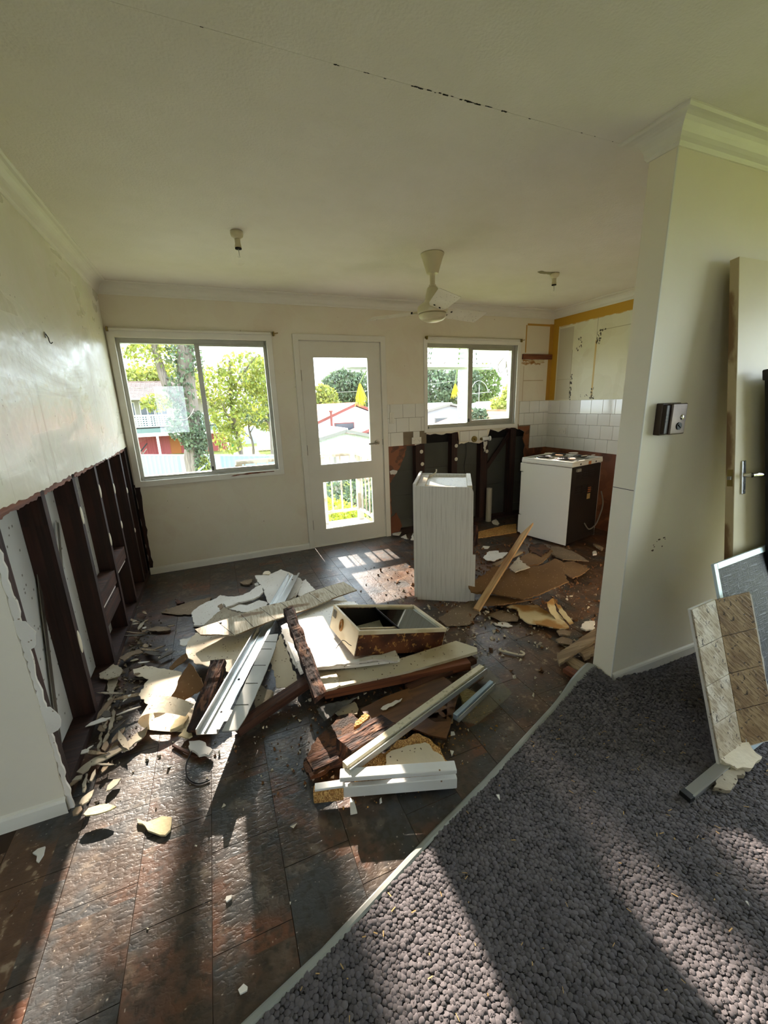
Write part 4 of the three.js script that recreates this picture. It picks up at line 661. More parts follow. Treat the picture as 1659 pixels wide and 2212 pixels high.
// ================================================================ METAL BOX ON THE PILE
{
  const t = [[1.221, 0.3, 1.902], [1.799, 0.135, 1.837], [1.844, 0.137, 2.194], [1.267, 0.301, 2.252]].map((p) => V3(...p));
  const ex = t[1].clone().sub(t[0]).add(t[2].clone().sub(t[3])).normalize(), ez0 = t[3].clone().sub(t[0]).add(t[2].clone().sub(t[1])), ey = ez0.clone().cross(ex).normalize(), ez = ex.clone().cross(ey).normalize();
  const c = t[0].clone().add(t[1]).add(t[2]).add(t[3]).multiplyScalar(0.25), W = 0.589 / 2, Dd = 0.356 / 2, Hh = 0.14;
  const o = thing('mirror_cabinet', 'rusty metal mirror cabinet with cream enamel end and sliding mirror, tilted on the pile', 'cabinet');
  o.position.copy(c); o.quaternion.setFromRotationMatrix(new THREE.Matrix4().makeBasis(ex, ey, ez));
  const T = 0.004;
  part('end_wall', bx(-W, -W + T, -Hh, 0, -Dd, Dd), M.enamel, o, 'cream enamel end wall');
  part('end_wall', bx(W - T, W, -Hh, 0, -Dd, Dd), M.enamel, o);
  part('front_wall', bx(-W, W, -Hh, -0.018, Dd - T, Dd), M.rust, o, 'rusted front wall');
  part('back_wall', bx(-W, W, -Hh, 0, -Dd, -Dd + T), M.rust, o);
  part('box_floor', bx(-W + T, W - T, -Hh, -Hh + T, -Dd + T, Dd - T), M.rust, o);
  part('rim', [rbx(-W - 0.003, W + 0.003, -0.02, 0.003, Dd - 0.012, Dd + 0.003, 0.002), rbx(-W - 0.003, W + 0.003, -0.012, 0.003, -Dd - 0.003, -Dd + 0.012, 0.002), rbx(-W - 0.003, -W + 0.012, -0.012, 0.003, -Dd + 0.012, Dd - 0.012, 0.002), rbx(W - 0.012, W + 0.003, -0.012, 0.003, -Dd + 0.012, Dd - 0.012, 0.002)], M.enamel, o);
  part('shelf_bar', rbx(-W + T, 0.0, -0.03, -0.02, 0.09, 0.1, 0.002), M.enamel, o);
  part('inner_lining', [bx(-W + T, W - T, -Hh + T, -0.02, -Dd + T, -Dd + T + 0.002), bx(-W + T, -W + T + 0.002, -Hh + T, -0.02, -Dd + T, Dd - T)], M.black, o);
  part('sliding_mirror', rbx(-0.01, W - T, -0.016, -0.011, -Dd + T, Dd - T, 0.001), plain('tarnished mirror glass', '#9aa09c', 0.06, 1), o, 'tarnished sliding mirror');
  part('mirror_edge', bx(-0.016, -0.01, -0.018, -0.008, -Dd + T, Dd - T), M.black, o);
  part('latch_plate', rbx(-W - 0.006, -W, -0.06, -0.015, -Dd + 0.02, -Dd + 0.06, 0.002), M.steel, o);
  part('rust_grip', metric(new THREE.TorusGeometry(0.016, 0.006, 8, 18).scale(1, 1.7, 1).rotateY(PI / 2).translate(-W - 0.003, -0.06, -0.03), false, true), plain('rusty finger pull', '#9a6a30', 0.7), o);
}
// ================================================================ RIGHT SIDE: LOOSE DOOR, SCREENS, TILE CORNER
{
  // door leaf leaning back on the nib wall; local y along its height, x along its width
  const a = V3(2.797, 0.0, 3.15), b = V3(2.797, 1.985, 2.868), up = b.clone().sub(a).normalize(), ex = V3(1, 0, 0), ez = ex.clone().cross(up).normalize();
  const o = thing('loose_door', 'cream flush door leaf taken off its hinges, leaning on the nib wall', 'door');
  o.position.copy(a); o.quaternion.setFromRotationMatrix(new THREE.Matrix4().makeBasis(ex, up, ez));
  const leaf = mat('cream flush door paint', { w: 0.9, h: 0.9, col: (u, v) => mix3([216, 202, 166], [224, 212, 180], nA(u, v)), rough: 0.45 });
  part('door_leaf', rbx(0, 0.82, 0.008, 2.012, 0, 0.035, 0.002), leaf, o);
  part('edge_lipping', bx(-0.0015, 0.0, 0.01, 2.01, 0.001, 0.034), mat('scuffed door edge', { w: 0.2, h: 0.5, col: (u, v) => mix3([196, 176, 136], [130, 100, 66], sstep(0.55, 0.75, nC(u, v))), rough: 0.6 }), o);
  part('latch_bolt', rbx(-0.014, -0.001, 1.085, 1.1, 0.012, 0.026, 0.001), M.steel, o);
  part('latch_plate', bx(-0.0028, -0.0014, 1.055, 1.13, 0.007, 0.029), M.brass, o);
  const h = part('door_handle', rbx(0.043, 0.069, 1.015, 1.165, 0.035, 0.043, 0.003), M.chrome, o);
  part('lever', [rod(V3(0.056, 1.1, 0.042), V3(0.056, 1.1, 0.072), 0.009), tube([[0.056, 1.1, 0.07], [0.085, 1.1, 0.076], [0.14, 1.096, 0.076], [0.165, 1.098, 0.072]], 0.0105, 18, 10)], M.chrome, h);
  part('plate_screws', [1.15, 1.065, 1.03].map((y) => metric(new THREE.CylinderGeometry(0.005, 0.005, 0.003, 12).rotateX(PI / 2).translate(0.056, y, 0.043), false, true)), M.black, h);
}
{
  // tall aluminium sliding screen leaning in front of the loose door
  const a = V3(2.997, 0.016, 3.229), b = V3(2.906, 1.56, 3.008), up = b.clone().sub(a).normalize(), ex = V3(1, 0.06, -0.02).normalize(), ez = ex.clone().cross(up).normalize(), ex2 = up.clone().cross(ez);
  const o = thing('sliding_screen', 'tall aluminium screen with black corner caps leaning on the loose door', 'screen');
  o.position.copy(a); o.quaternion.setFromRotationMatrix(new THREE.Matrix4().makeBasis(ex2, up, ez));
  part('screen_frame', [rbx(0.0, 0.034, 0.02, 1.52, 0, 0.02, 0.003), rbx(0.6, 0.634, 0.02, 1.52, 0, 0.02, 0.003), rbx(0.034, 0.6, 1.49, 1.52, 0, 0.02, 0.003), rbx(0.034, 0.6, 0.02, 0.05, 0, 0.02, 0.003)], M.aluwhite, o);
  part('rubber_seal', rbx(-0.006, 0.0, 0.02, 1.52, 0.002, 0.018, 0.002), M.black, o);
  part('corner_cap', [rbx(-0.016, 0.05, 1.5, 1.545, -0.003, 0.024, 0.006)], M.black, o);
  part('mesh_panel', bx(0.034, 0.6, 0.05, 1.49, 0.009, 0.011), plain('pale mesh cloth', '#b9bdb8', 0.8), o);
}
{
  const a = V3(2.545, 0.016, 3.375), b = V3(2.527, 0.765, 3.14), up = b.clone().sub(a).normalize(), ex = V3(1, 0.0, -0.075).normalize(), ez = ex.clone().cross(up).normalize(), ex2 = up.clone().cross(ez);
  const o = thing('fly_screen', 'black mesh fly screen panel with pale aluminium frame leaning at the right', 'fly screen');
  o.position.copy(a); o.quaternion.setFromRotationMatrix(new THREE.Matrix4().makeBasis(ex2, up, ez));
  const L = 0.787, W = 0.7, f = 0.026;
  part('screen_frame', [rbx(0, f, 0, L, 0, 0.012, 0.002), rbx(W - f, W, 0, L, 0, 0.012, 0.002), rbx(f, W - f, L - f, L, 0, 0.012, 0.002), rbx(f, W - f, 0, f, 0, 0.012, 0.002)], M.aluwhite, o);
  const weave = mat('torn black woven mesh', { w: 0.22, h: 0.22, n: 512, col: (u, v) => { const a1 = fbm(u * 6, v * 90, 411, 2, 6, 90), b1 = fbm(u * 90, v * 6, 413, 2, 90, 6), t = max(sstep(0.66, 0.78, a1), sstep(0.68, 0.8, b1)); return mix3([24, 24, 27], [120, 122, 128], t * 0.75); }, hgt: (u, v) => max(fbm(u * 6, v * 90, 411, 2, 6, 90), fbm(u * 90, v * 6, 413, 2, 90, 6)), bump: 0.002, rough: 0.6 });
  part('mesh_panel', bx(f, W - f, f, L - f, 0.004, 0.007), weave, o);
  part('loose_wire', tube([[0.31, 0.37, 0.012], [0.42, 0.48, 0.014], [0.55, 0.56, 0.014]], 0.0012, 12, 5), M.aluwhite, o);
}
{
  // corner off-cut of the tiled kitchen wall: two faces of fibro with old tile backs, meeting in an inside corner
  const bl = V3(2.373, 0.03, 3.38), tl = V3(2.34, 0.624, 3.204), up = tl.clone().sub(bl).normalize();
  const ex = V3(1, 0.0, -0.02).normalize(), ez = ex.clone().cross(up).normalize(), ex2 = up.clone().cross(ez);
  const o = thing('tile_corner', 'stained corner offcut of tiled board with eight old tiles, leaning on the fly screen', 'tile offcut');
  o.position.copy(bl); o.quaternion.setFromRotationMatrix(new THREE.Matrix4().makeBasis(ex2, up, ez));
  const faceM = (s, a, b, c) => mat('stained tile face ' + s, { w: 0.31, h: 0.31, n: 512, col: (u, v) => { const st = fbm(u * 40 + v * 30, v * 10, s, 3), q = fbm(u * 5, v * 5, s + 3, 4, 5, 5), t = fbm(u * 24, v * 24, s + 5, 3, 24, 24); return mix3(mix3(mix3(a, b, sstep(0.35, 0.7, q)), c, sstep(0.55, 0.72, st) * 0.45), [40, 32, 26], sstep(0.72, 0.82, t) * 0.7); }, hgt: (u, v) => fbm(u * 40 + v * 30, v * 10, s, 3), bump: 0.0015, rough: 0.6 });
  const f1 = faceM(421, [206, 196, 176], [176, 160, 132], [120, 100, 76]), f2 = faceM(431, [164, 138, 100], [132, 104, 70], [96, 72, 46]);
  const L = 0.63;
  part('backing_board', bx(0, 0.156, 0, L, -0.016, -0.006), M.plaster, o);
  for (let i = 0; i < 4; i++) part('tile', rbx(0.001, 0.153, L - 0.155 * (i + 1) + 0.001, L - 0.155 * i - 0.001, -0.006, 0.001, 0.002), f1, o);
  const q = new THREE.Group(); q.name = 'right_face'; q.position.set(0.155, 0.0, -0.002); q.rotation.set(0, -0.3, 0); o.add(q);
  const strip = (i) => { const y1 = L - 0.155 * i - 0.002, y0 = y1 - 0.152; return rbx(0.002, 0.158, y0, y1, -0.006, 0.001, 0.002); };
  for (let i = 0; i < 4; i++) part('tile', strip(i), f2, q);
  part('backing_board', metric(slab(ragged([[0.002, -0.0], [0.17, -0.0], [0.17, 0.615], [0.002, 0.62]], 0.03, 0.004, 9), [], 0.009).translate(0, 0, -0.0155)), M.plaster, q);
}
{
  const o = thing('metal_angle', 'short aluminium angle with a lump of old plaster, on the carpet at the right', 'metal angle');
  part('angle_strip', [beam(V3(2.135, 0.03, 3.405), V3(2.46, 0.035, 3.375), 0.045, 0.003, { roll: -0.35 }), beam(V3(2.14, 0.022, 3.42), V3(2.46, 0.027, 3.392), 0.003, 0.03)], M.alu, o);
  part('plaster_lump', sheetGeo([[2.25, 0.03, 3.425], [2.33, 0.034, 3.41], [2.42, 0.04, 3.395], [2.43, 0.035, 3.43], [2.36, 0.03, 3.445], [2.28, 0.026, 3.45]], 0.02, 0.01, 51).geo, M.dirtyboard, o);
  part('plaster_crust', sheetGeo([[2.38, 0.055, 3.37], [2.46, 0.065, 3.36], [2.55, 0.07, 3.36], [2.54, 0.05, 3.43], [2.45, 0.045, 3.44], [2.4, 0.045, 3.42]], 0.026, 0.008, 52).geo, M.cream, o);
  part('end_plug', rbx(-0.014, 0.014, -0.008, 0.012, -0.02, 0.02, 0.002).translate(2.13, 0.025, 3.405), M.black, o);
}
const DEBRIS = [
{"k":"s","n":"plasterboard_piece","l":"large white plasterboard offcut lying flat at the very back of the rubble pile","c":"plasterboard","m":"plaster","t":0.011,"r":0.006,"v":[[1.019,0.035,0.587],[1.107,0.035,0.525],[1.177,0.035,0.667],[1.228,0.035,0.823],[1.226,0.035,0.901],[1.137,0.035,1.107],[1.097,0.035,1.176],[0.955,0.035,1.105]]},
{"k":"s","n":"plasterboard_piece","l":"white plasterboard offcut with torn left edge under the metal channel top","c":"plasterboard","m":"plaster","t":0.011,"r":0.006,"v":[[0.873,0.052,0.604],[0.943,0.052,0.621],[1.016,0.052,0.626],[1.096,0.052,0.834],[1.151,0.052,1.029],[1.113,0.052,1.163],[0.967,0.052,1.272],[0.938,0.052,1.245],[0.911,0.052,1.191],[0.91,0.052,1.062],[0.904,0.052,0.849],[0.883,0.052,0.762]]},
{"k":"s","n":"plasterboard_piece","l":"small white plasterboard shard behind the right half of the tiled strip","c":"plasterboard","m":"plaster","t":0.01,"r":0.006,"v":[[1.226,0.03,0.863],[1.266,0.03,0.83],[1.286,0.03,1.012],[1.295,0.03,1.081],[1.234,0.03,1.098],[1.164,0.03,1.139],[1.147,0.03,1.101]]},
{"k":"s","n":"plasterboard_sliver","l":"thin white plasterboard sliver poking out behind the right half of the tiled strip","c":"plasterboard","m":"plaster","t":0.01,"r":0.006,"v":[[1.329,0.025,1.206],[1.469,0.025,1.152],[1.467,0.025,1.378],[1.391,0.025,1.34]]},
{"k":"s","n":"plasterboard_piece","l":"long ragged white plasterboard sheet on the left back side of the pile","c":"plasterboard","m":"plaster","t":0.011,"r":0.006,"v":[[0.384,0.035,1.056],[0.429,0.035,0.973],[0.478,0.035,0.927],[0.556,0.035,0.887],[0.586,0.035,0.841],[0.625,0.035,0.883],[0.681,0.035,0.919],[0.751,0.035,0.923],[0.79,0.035,1.024],[0.813,0.035,1.147],[0.744,0.035,1.318],[0.609,0.035,1.323],[0.465,0.035,1.288],[0.411,0.035,1.267],[0.395,0.035,1.173]]},
{"k":"s","n":"plasterboard_piece","l":"narrow torn white plasterboard strip bowed over the ragged sheet","c":"plasterboard","m":"plaster","t":0.011,"r":0.006,"v":[[0.601,0.075,1.074],[0.687,0.075,1.011],[0.749,0.075,1.012],[0.811,0.075,0.96],[0.852,0.075,0.902],[0.901,0.075,0.877],[0.893,0.075,1.032],[0.857,0.075,1.088],[0.82,0.075,1.113],[0.763,0.075,1.127],[0.708,0.075,1.12],[0.652,0.075,1.153],[0.62,0.075,1.164]]},
{"k":"s","n":"plasterboard_piece","l":"torn white plasterboard tongue tucked under the left half of the tiled strip","c":"plasterboard","m":"plaster","t":0.011,"r":0.006,"v":[[0.6,0.06,1.062],[0.687,0.06,1.084],[0.758,0.06,1.173],[0.857,0.06,1.126],[0.906,0.06,1.192],[0.877,0.06,1.335],[0.729,0.06,1.269],[0.619,0.06,1.145]]},
{"k":"s","n":"board_offcut","l":"grey triangular board corner sticking up behind the tiled strip","c":"board","m":"dirtyboard","t":0.008,"r":0.006,"v":[[0.471,0.075,1.372],[0.537,0.091,1.292],[0.606,0.106,1.234],[0.679,0.111,1.342],[0.725,0.115,1.408],[0.603,0.093,1.431]]},
{"k":"s","n":"paper_scrap","l":"small dusty grey card chip standing on the ragged plasterboard","c":"card","m":"card","t":0.004,"r":0.006,"v":[[0.566,0.075,1.111],[0.593,0.075,1.087],[0.604,0.075,1.156],[0.58,0.075,1.189]]},
{"k":"s","n":"plasterboard_piece","l":"small loose pale chip behind the pile on the dark vinyl","c":"plasterboard","m":"card","t":0.012,"r":0.006,"v":[[0.743,0.02,0.613],[0.799,0.02,0.588],[0.844,0.02,0.592],[0.843,0.02,0.646],[0.816,0.02,0.694],[0.767,0.02,0.669]]},
{"k":"s","n":"plasterboard_piece","l":"tiny pale chip touching the torn corner of the back plasterboard","c":"plasterboard","m":"plaster","t":0.012,"r":0.006,"v":[[0.856,0.02,0.705],[0.88,0.02,0.691],[0.903,0.02,0.715],[0.885,0.02,0.763],[0.858,0.02,0.749]]},
{"k":"s","n":"plasterboard_crumb","l":"cream crumb of plasterboard on the back edge of the pile","c":"plasterboard","m":"cream","t":0.012,"r":0.006,"v":[[0.938,0.06,0.62],[0.964,0.06,0.566],[0.997,0.06,0.573],[1.005,0.06,0.616],[0.989,0.06,0.656]]},
{"k":"s","n":"cardboard_piece","l":"flat grey-brown cardboard offcut at the far left back of the pile","c":"cardboard","m":"card","t":0.004,"r":0.006,"v":[[0.168,0.012,0.902],[0.267,0.012,0.84],[0.363,0.012,0.806],[0.515,0.012,0.796],[0.494,0.012,0.921],[0.39,0.012,1.038],[0.276,0.012,0.992]]},
{"k":"s","n":"bark_scrap","l":"dark curled scrap on the floor beyond the cardboard offcut","c":"scrap","m":"darktimber","t":0.006,"r":0.006,"v":[[0.248,0.012,0.696],[0.323,0.012,0.799],[0.264,0.012,0.795]]},
{"k":"s","n":"lining_sheet","l":"cream wall lining sheet, sunlit, with a frayed curled left end, under the tiled strip","c":"wall lining","m":"cream","t":0.006,"r":0.006,"v":[[0.434,0.118,1.534],[0.51,0.117,1.588],[0.635,0.116,1.647],[0.766,0.122,1.63],[0.825,0.124,1.621],[0.741,0.109,1.796],[0.661,0.096,1.932],[0.616,0.09,2.006],[0.593,0.091,1.982],[0.581,0.098,1.88],[0.527,0.095,1.897],[0.507,0.094,1.902],[0.476,0.095,1.866],[0.431,0.097,1.831],[0.397,0.101,1.758],[0.386,0.106,1.685],[0.392,0.111,1.616]]},
{"k":"s","n":"lining_scrap","l":"short pale lining scrap poking out left of the frayed lining sheet","c":"wall lining","m":"plaster","t":0.006,"r":0.006,"v":[[0.338,0.08,1.507],[0.392,0.08,1.506],[0.423,0.08,1.489],[0.386,0.08,1.578],[0.374,0.08,1.595],[0.343,0.08,1.566]]},
{"k":"s","n":"tiled_strip","l":"long fibro strip scored into tiles with a pointed rotten left end, lying across the pile","c":"tiled strip","m":"tile_old","t":0.008,"r":0.002,"v":[[0.441,0.178,1.6],[0.569,0.174,1.559],[0.724,0.17,1.509],[0.876,0.166,1.456],[1.034,0.161,1.44],[1.271,0.155,1.339],[1.471,0.149,1.286],[1.522,0.143,1.455],[1.355,0.148,1.507],[1.113,0.154,1.61],[0.899,0.16,1.66],[0.656,0.167,1.756],[0.566,0.171,1.71],[0.473,0.175,1.675]],"joints":[[[0.569,0.174,1.559],[0.656,0.167,1.756]],[[0.709,0.17,1.516],[0.771,0.164,1.709]],[[0.833,0.167,1.466],[0.903,0.16,1.655]],[[0.972,0.163,1.451],[1.044,0.156,1.636]],[[1.186,0.157,1.379],[1.233,0.151,1.555]],[[1.308,0.154,1.33],[1.359,0.148,1.494]]]},
{"k":"s","n":"cupboard_panel","l":"white laminated cupboard panel speckled with grit, sunlit in front of the tiled strip","c":"panel","m":"speck","t":0.016,"r":0.001,"v":[[0.931,0.136,1.716],[1.115,0.126,1.575],[1.319,0.115,1.472],[1.462,0.109,1.562],[1.538,0.108,1.815],[1.469,0.118,2.322],[1.235,0.128,2.282],[1.014,0.138,2.223],[0.947,0.141,2.234]]},
{"k":"s","n":"edge_strip","l":"white edging strip with a splintered right end along the front of the speckled panel","c":"edging","m":"plaster","t":0.012,"r":0.006,"v":[[1.015,0.155,2.225],[1.155,0.155,2.262],[1.305,0.155,2.278],[1.344,0.155,2.28],[1.441,0.155,2.36],[1.43,0.155,2.38],[1.378,0.155,2.344],[1.314,0.155,2.307],[1.186,0.155,2.286],[1.018,0.155,2.246]]},
{"k":"s","n":"cupboard_panel","l":"long cream laminated panel with white front edge under the metal box","c":"panel","m":"creampanel","t":0.018,"r":0.001,"v":[[1.023,0.101,2.183],[1.319,0.097,2.263],[1.473,0.095,2.287],[1.856,0.094,2.268],[1.928,0.09,2.373],[1.911,0.089,2.403],[1.697,0.09,2.403],[1.476,0.091,2.398],[1.119,0.093,2.364],[1.048,0.095,2.318]]},
{"k":"s","n":"plasterboard_piece","l":"sunlit cream plasterboard corner between the leaning rotten post and the cream panel","c":"plasterboard","m":"cream","t":0.012,"r":0.006,"v":[[1.026,0.115,2.273],[1.121,0.115,2.29],[1.113,0.115,2.382],[1.093,0.115,2.39],[1.051,0.115,2.387],[1.021,0.115,2.395]]},
{"k":"s","n":"lining_scrap","l":"white lining strip hanging down right of the long metal channel","c":"wall lining","m":"cream","t":0.005,"r":0.006,"v":[[0.907,0.183,1.888],[0.917,0.149,1.993],[0.925,0.115,2.101],[0.934,0.078,2.215],[0.904,0.066,2.238],[0.827,0.067,2.204],[0.829,0.087,2.145],[0.824,0.124,2.03]]},
{"k":"s","n":"lining_scrap","l":"bright white torn lining between the leaning post and the hanging strip","c":"wall lining","m":"plaster","t":0.005,"r":0.006,"v":[[0.922,0.148,1.784],[0.97,0.153,1.796],[0.97,0.127,2.071],[0.962,0.118,2.153],[0.937,0.115,2.152],[0.927,0.128,2.004]]},
{"k":"s","n":"plasterboard_piece","l":"dirty triangular plasterboard scrap beneath the timber rail in the middle of the pile","c":"plasterboard","m":"dirtyboard","t":0.01,"r":0.006,"v":[[0.72,0.04,2.164],[0.753,0.04,2.106],[0.81,0.04,2.193],[0.801,0.04,2.227],[0.754,0.04,2.267],[0.703,0.04,2.296]]},
{"k":"s","n":"card_scrap","l":"dark grey card scrap under the sunlit lining, left of the metal channel","c":"card","m":"darkboard","t":0.006,"r":0.006,"v":[[0.581,0.05,1.933],[0.621,0.05,1.962],[0.569,0.05,2.088],[0.558,0.05,2.083]]},
{"k":"b","n":"rotten_stud","l":"rotten brown timber post leaning back over the pile beside the speckled panel","c":"timber","m":"rot","w":0.06,"t":0.045,"v":[[0.969,0.3,1.836],[0.995,0.15,2.468]],"rot":1},
{"k":"b","n":"timber_rail","l":"dark hardwood rail lying diagonally under the foot of the metal channel","c":"timber","m":"darktimber","w":0.06,"t":0.045,"v":[[0.615,0.03,2.373],[0.991,0.07,2.223]]},
{"k":"b","n":"timber_rail","l":"dark hardwood rail with a sunlit orange left end in front of the cream panel","c":"timber","m":"redtimber","w":0.06,"t":0.045,"v":[[1.042,0.06,2.331],[1.836,0.05,2.429]]},
{"k":"b","n":"timber_rail","l":"splintered red hardwood batten under the right end of the cream panel","c":"timber","m":"darktimber","w":0.05,"t":0.03,"v":[[1.446,0.03,2.458],[1.894,0.04,2.398]]},
{"k":"b","n":"rotten_stud","l":"dark charred-looking stud standing on its end left of the metal channel","c":"timber","m":"rot","w":0.075,"t":0.045,"v":[[0.563,0.15,1.981],[0.446,0.03,2.32]],"rot":1},
{"k":"b","n":"rotten_stud","l":"short thick rotten timber block, sunlit on top, in front of the laminate sheet","c":"timber","m":"rot","w":0.09,"t":0.055,"v":[[1.017,0.09,2.75],[1.237,0.09,2.697]],"rot":1},
{"k":"b","n":"rotten_stud","l":"dark crumbling timber end lying lengthwise below the short thick block","c":"timber","m":"rot","w":0.075,"t":0.035,"v":[[0.87,0.04,2.723],[1.153,0.04,2.697]],"rot":1},
{"k":"s","n":"laminate_sheet","l":"thin brown woodgrain laminate sheet under the aluminium rail","c":"laminate","m":"laminate","t":0.008,"r":0.001,"v":[[1.174,0.045,2.504],[1.312,0.045,2.473],[1.497,0.045,2.463],[1.656,0.045,2.464],[1.692,0.045,2.593],[1.653,0.045,2.613],[1.545,0.045,2.734],[1.457,0.045,2.825],[1.402,0.045,2.783],[1.351,0.045,2.719],[1.285,0.045,2.646],[1.189,0.045,2.602]]},
{"k":"s","n":"chipboard_piece","l":"brown chipboard sheet with dark burnt edges, left of the short thick block","c":"chipboard","m":"chipdark","t":0.014,"r":0.006,"v":[[0.858,0.05,2.704],[0.909,0.05,2.624],[0.979,0.05,2.572],[1.074,0.05,2.507],[1.128,0.05,2.516],[1.158,0.05,2.594],[1.093,0.05,2.653],[1.016,0.05,2.7],[0.928,0.05,2.771],[0.87,0.05,2.779]]},
{"k":"s","n":"chipboard_piece","l":"pale torn chipboard crumb between the brown chipboard and the laminate sheet","c":"chipboard","m":"chip","t":0.016,"r":0.006,"v":[[1.1,0.075,2.632],[1.12,0.075,2.6],[1.155,0.075,2.579],[1.178,0.075,2.57],[1.19,0.075,2.595],[1.162,0.075,2.615],[1.125,0.075,2.625]]},
{"k":"s","n":"felt_scrap","l":"wrinkled dark grey felt scrap below the foot of the leaning rotten post","c":"felt","m":"felt","t":0.004,"r":0.006,"v":[[0.983,0.05,2.423],[1.006,0.05,2.408],[1.067,0.05,2.415],[1.123,0.05,2.419],[1.186,0.05,2.426],[1.134,0.05,2.451],[1.068,0.05,2.473],[1.031,0.05,2.495],[1.0,0.05,2.509],[0.986,0.05,2.46]]},
{"k":"s","n":"board_offcut","l":"grey board offcut lying under the felt scrap","c":"board","m":"dirtyboard","t":0.008,"r":0.006,"v":[[1.062,0.03,2.454],[1.119,0.03,2.429],[1.17,0.03,2.426],[1.173,0.03,2.48],[1.155,0.03,2.512],[1.122,0.03,2.497],[1.086,0.03,2.49]]},
{"k":"s","n":"plaster_splinter","l":"long pale splinter lying on the laminate sheet","c":"splinter","m":"plaster","t":0.003,"r":0.006,"v":[[1.261,0.052,2.549],[1.306,0.052,2.533],[1.385,0.052,2.527],[1.369,0.052,2.542],[1.322,0.052,2.556],[1.268,0.052,2.562]]},
{"k":"s","n":"chipboard_piece","l":"large torn yellow chipboard slab with a crumbling edge at the front of the pile","c":"chipboard","m":"chip","t":0.018,"r":0.012,"v":[[1.026,0.055,2.814],[1.116,0.055,2.796],[1.223,0.055,2.778],[1.262,0.055,2.758],[1.356,0.055,2.762],[1.387,0.055,2.81],[1.395,0.055,2.857],[1.394,0.055,2.893],[1.391,0.055,2.926],[1.399,0.055,2.949],[1.383,0.055,2.989],[1.206,0.055,2.958],[1.03,0.055,2.883]]},
{"k":"s","n":"laminate_skin","l":"white laminate skin lying on the torn yellow chipboard slab","c":"laminate sheet","m":"cream","t":0.004,"r":0.003,"v":[[1.154,0.062,2.862],[1.179,0.062,2.813],[1.205,0.062,2.804],[1.279,0.062,2.806],[1.354,0.062,2.822],[1.366,0.062,2.841],[1.364,0.062,2.876],[1.385,0.062,2.911],[1.379,0.062,2.962],[1.362,0.062,2.996],[1.248,0.062,2.953],[1.082,0.062,2.887]]},
{"k":"b","n":"timber_moulding","l":"white painted moulding on the torn chipboard slab, the rear one of two","c":"moulding","m":"whitepaint","w":0.045,"t":0.02,"v":[[0.969,0.1,2.863],[1.386,0.1,3.011]]},
{"k":"b","n":"timber_moulding","l":"white painted moulding along the front edge of the torn chipboard slab","c":"moulding","m":"whitepaint","w":0.022,"t":0.05,"v":[[0.974,0.045,2.88],[1.384,0.045,3.022]]},
{"k":"b","n":"mdf_block","l":"raw orange chipboard end block at the left front of the slab","c":"block","m":"chipside","w":0.04,"t":0.045,"v":[[0.867,0.045,2.851],[0.973,0.045,2.884]]},
{"k":"b","n":"white_batten","l":"white painted strip on top of the orange chipboard block","c":"batten","m":"whitepaint","w":0.03,"t":0.01,"v":[[0.873,0.074,2.85],[0.98,0.074,2.879]]},
{"k":"b","n":"white_batten","l":"thin white batten end below the front moulding","c":"batten","m":"whitepaint","w":0.02,"t":0.012,"v":[[1.026,0.012,2.887],[1.053,0.02,2.855]]},
{"k":"b","n":"aluminium_rail","l":"long aluminium window rail lying from the front moulding up to the glass pane","c":"rail","m":"alucream","w":0.05,"t":0.03,"v":[[0.998,0.11,2.853],[1.848,0.09,2.546]],"prof":"sash"},
{"k":"b","n":"aluminium_rail","l":"short pale blue aluminium rail on the right edge of the glass pane","c":"rail","m":"alublue","w":0.035,"t":0.03,"v":[[1.554,0.05,2.748],[1.851,0.05,2.624]],"prof":"sash"},
{"k":"s","n":"glass_pane","l":"dusty window glass pane lying flat at the right side of the pile","c":"glass","m":"glass","t":0.004,"r":0,"v":[[1.916,0.045,2.463],[1.903,0.045,2.714],[1.838,0.045,2.742],[1.624,0.045,2.811],[1.55,0.045,2.755],[1.458,0.045,2.725],[1.408,0.045,2.639]]},
{"k":"s","n":"insulation_tuft","l":"frayed yellow insulation tuft under the glass pane beside the short rail","c":"insulation","m":"tuft","t":0.02,"r":0.01,"v":[[1.676,0.038,2.582],[1.709,0.038,2.568],[1.726,0.038,2.594],[1.743,0.038,2.624],[1.753,0.038,2.646],[1.698,0.038,2.659],[1.654,0.038,2.671],[1.665,0.038,2.611]]},
{"k":"s","n":"chipboard_piece","l":"dark brown board strip seen through the glass between the two rails","c":"chipboard","m":"chipdark","t":0.01,"r":0.006,"v":[[1.728,0.03,2.56],[1.855,0.03,2.507],[1.86,0.03,2.538],[1.729,0.03,2.584]]},
{"k":"b","n":"metal_channel","l":"long aluminium window channel lying lengthwise over the pile","c":"channel","m":"alu","w":0.085,"t":0.03,"v":[[1.176,0.06,0.778],[0.508,0.15,2.491]],"prof":"channel"},
{"k":"s","n":"tiled_strip","l":"narrow grey tiled strip with five joints beside the lower half of the metal channel","c":"tiled strip","m":"tile_grey","t":0.006,"r":0.001,"v":[[0.839,0.172,1.849],[0.896,0.167,1.855],[0.857,0.158,1.993],[0.788,0.149,2.163],[0.721,0.142,2.316],[0.668,0.137,2.432],[0.626,0.134,2.499],[0.565,0.141,2.487],[0.619,0.146,2.372],[0.682,0.154,2.217],[0.763,0.164,2.025]],"joints":[[[0.808,0.17,1.909],[0.884,0.161,1.935]],[[0.776,0.167,1.97],[0.84,0.16,1.989]],[[0.729,0.16,2.098],[0.792,0.153,2.116]],[[0.682,0.154,2.223],[0.738,0.147,2.24]],[[0.611,0.149,2.349],[0.683,0.141,2.368]]]},
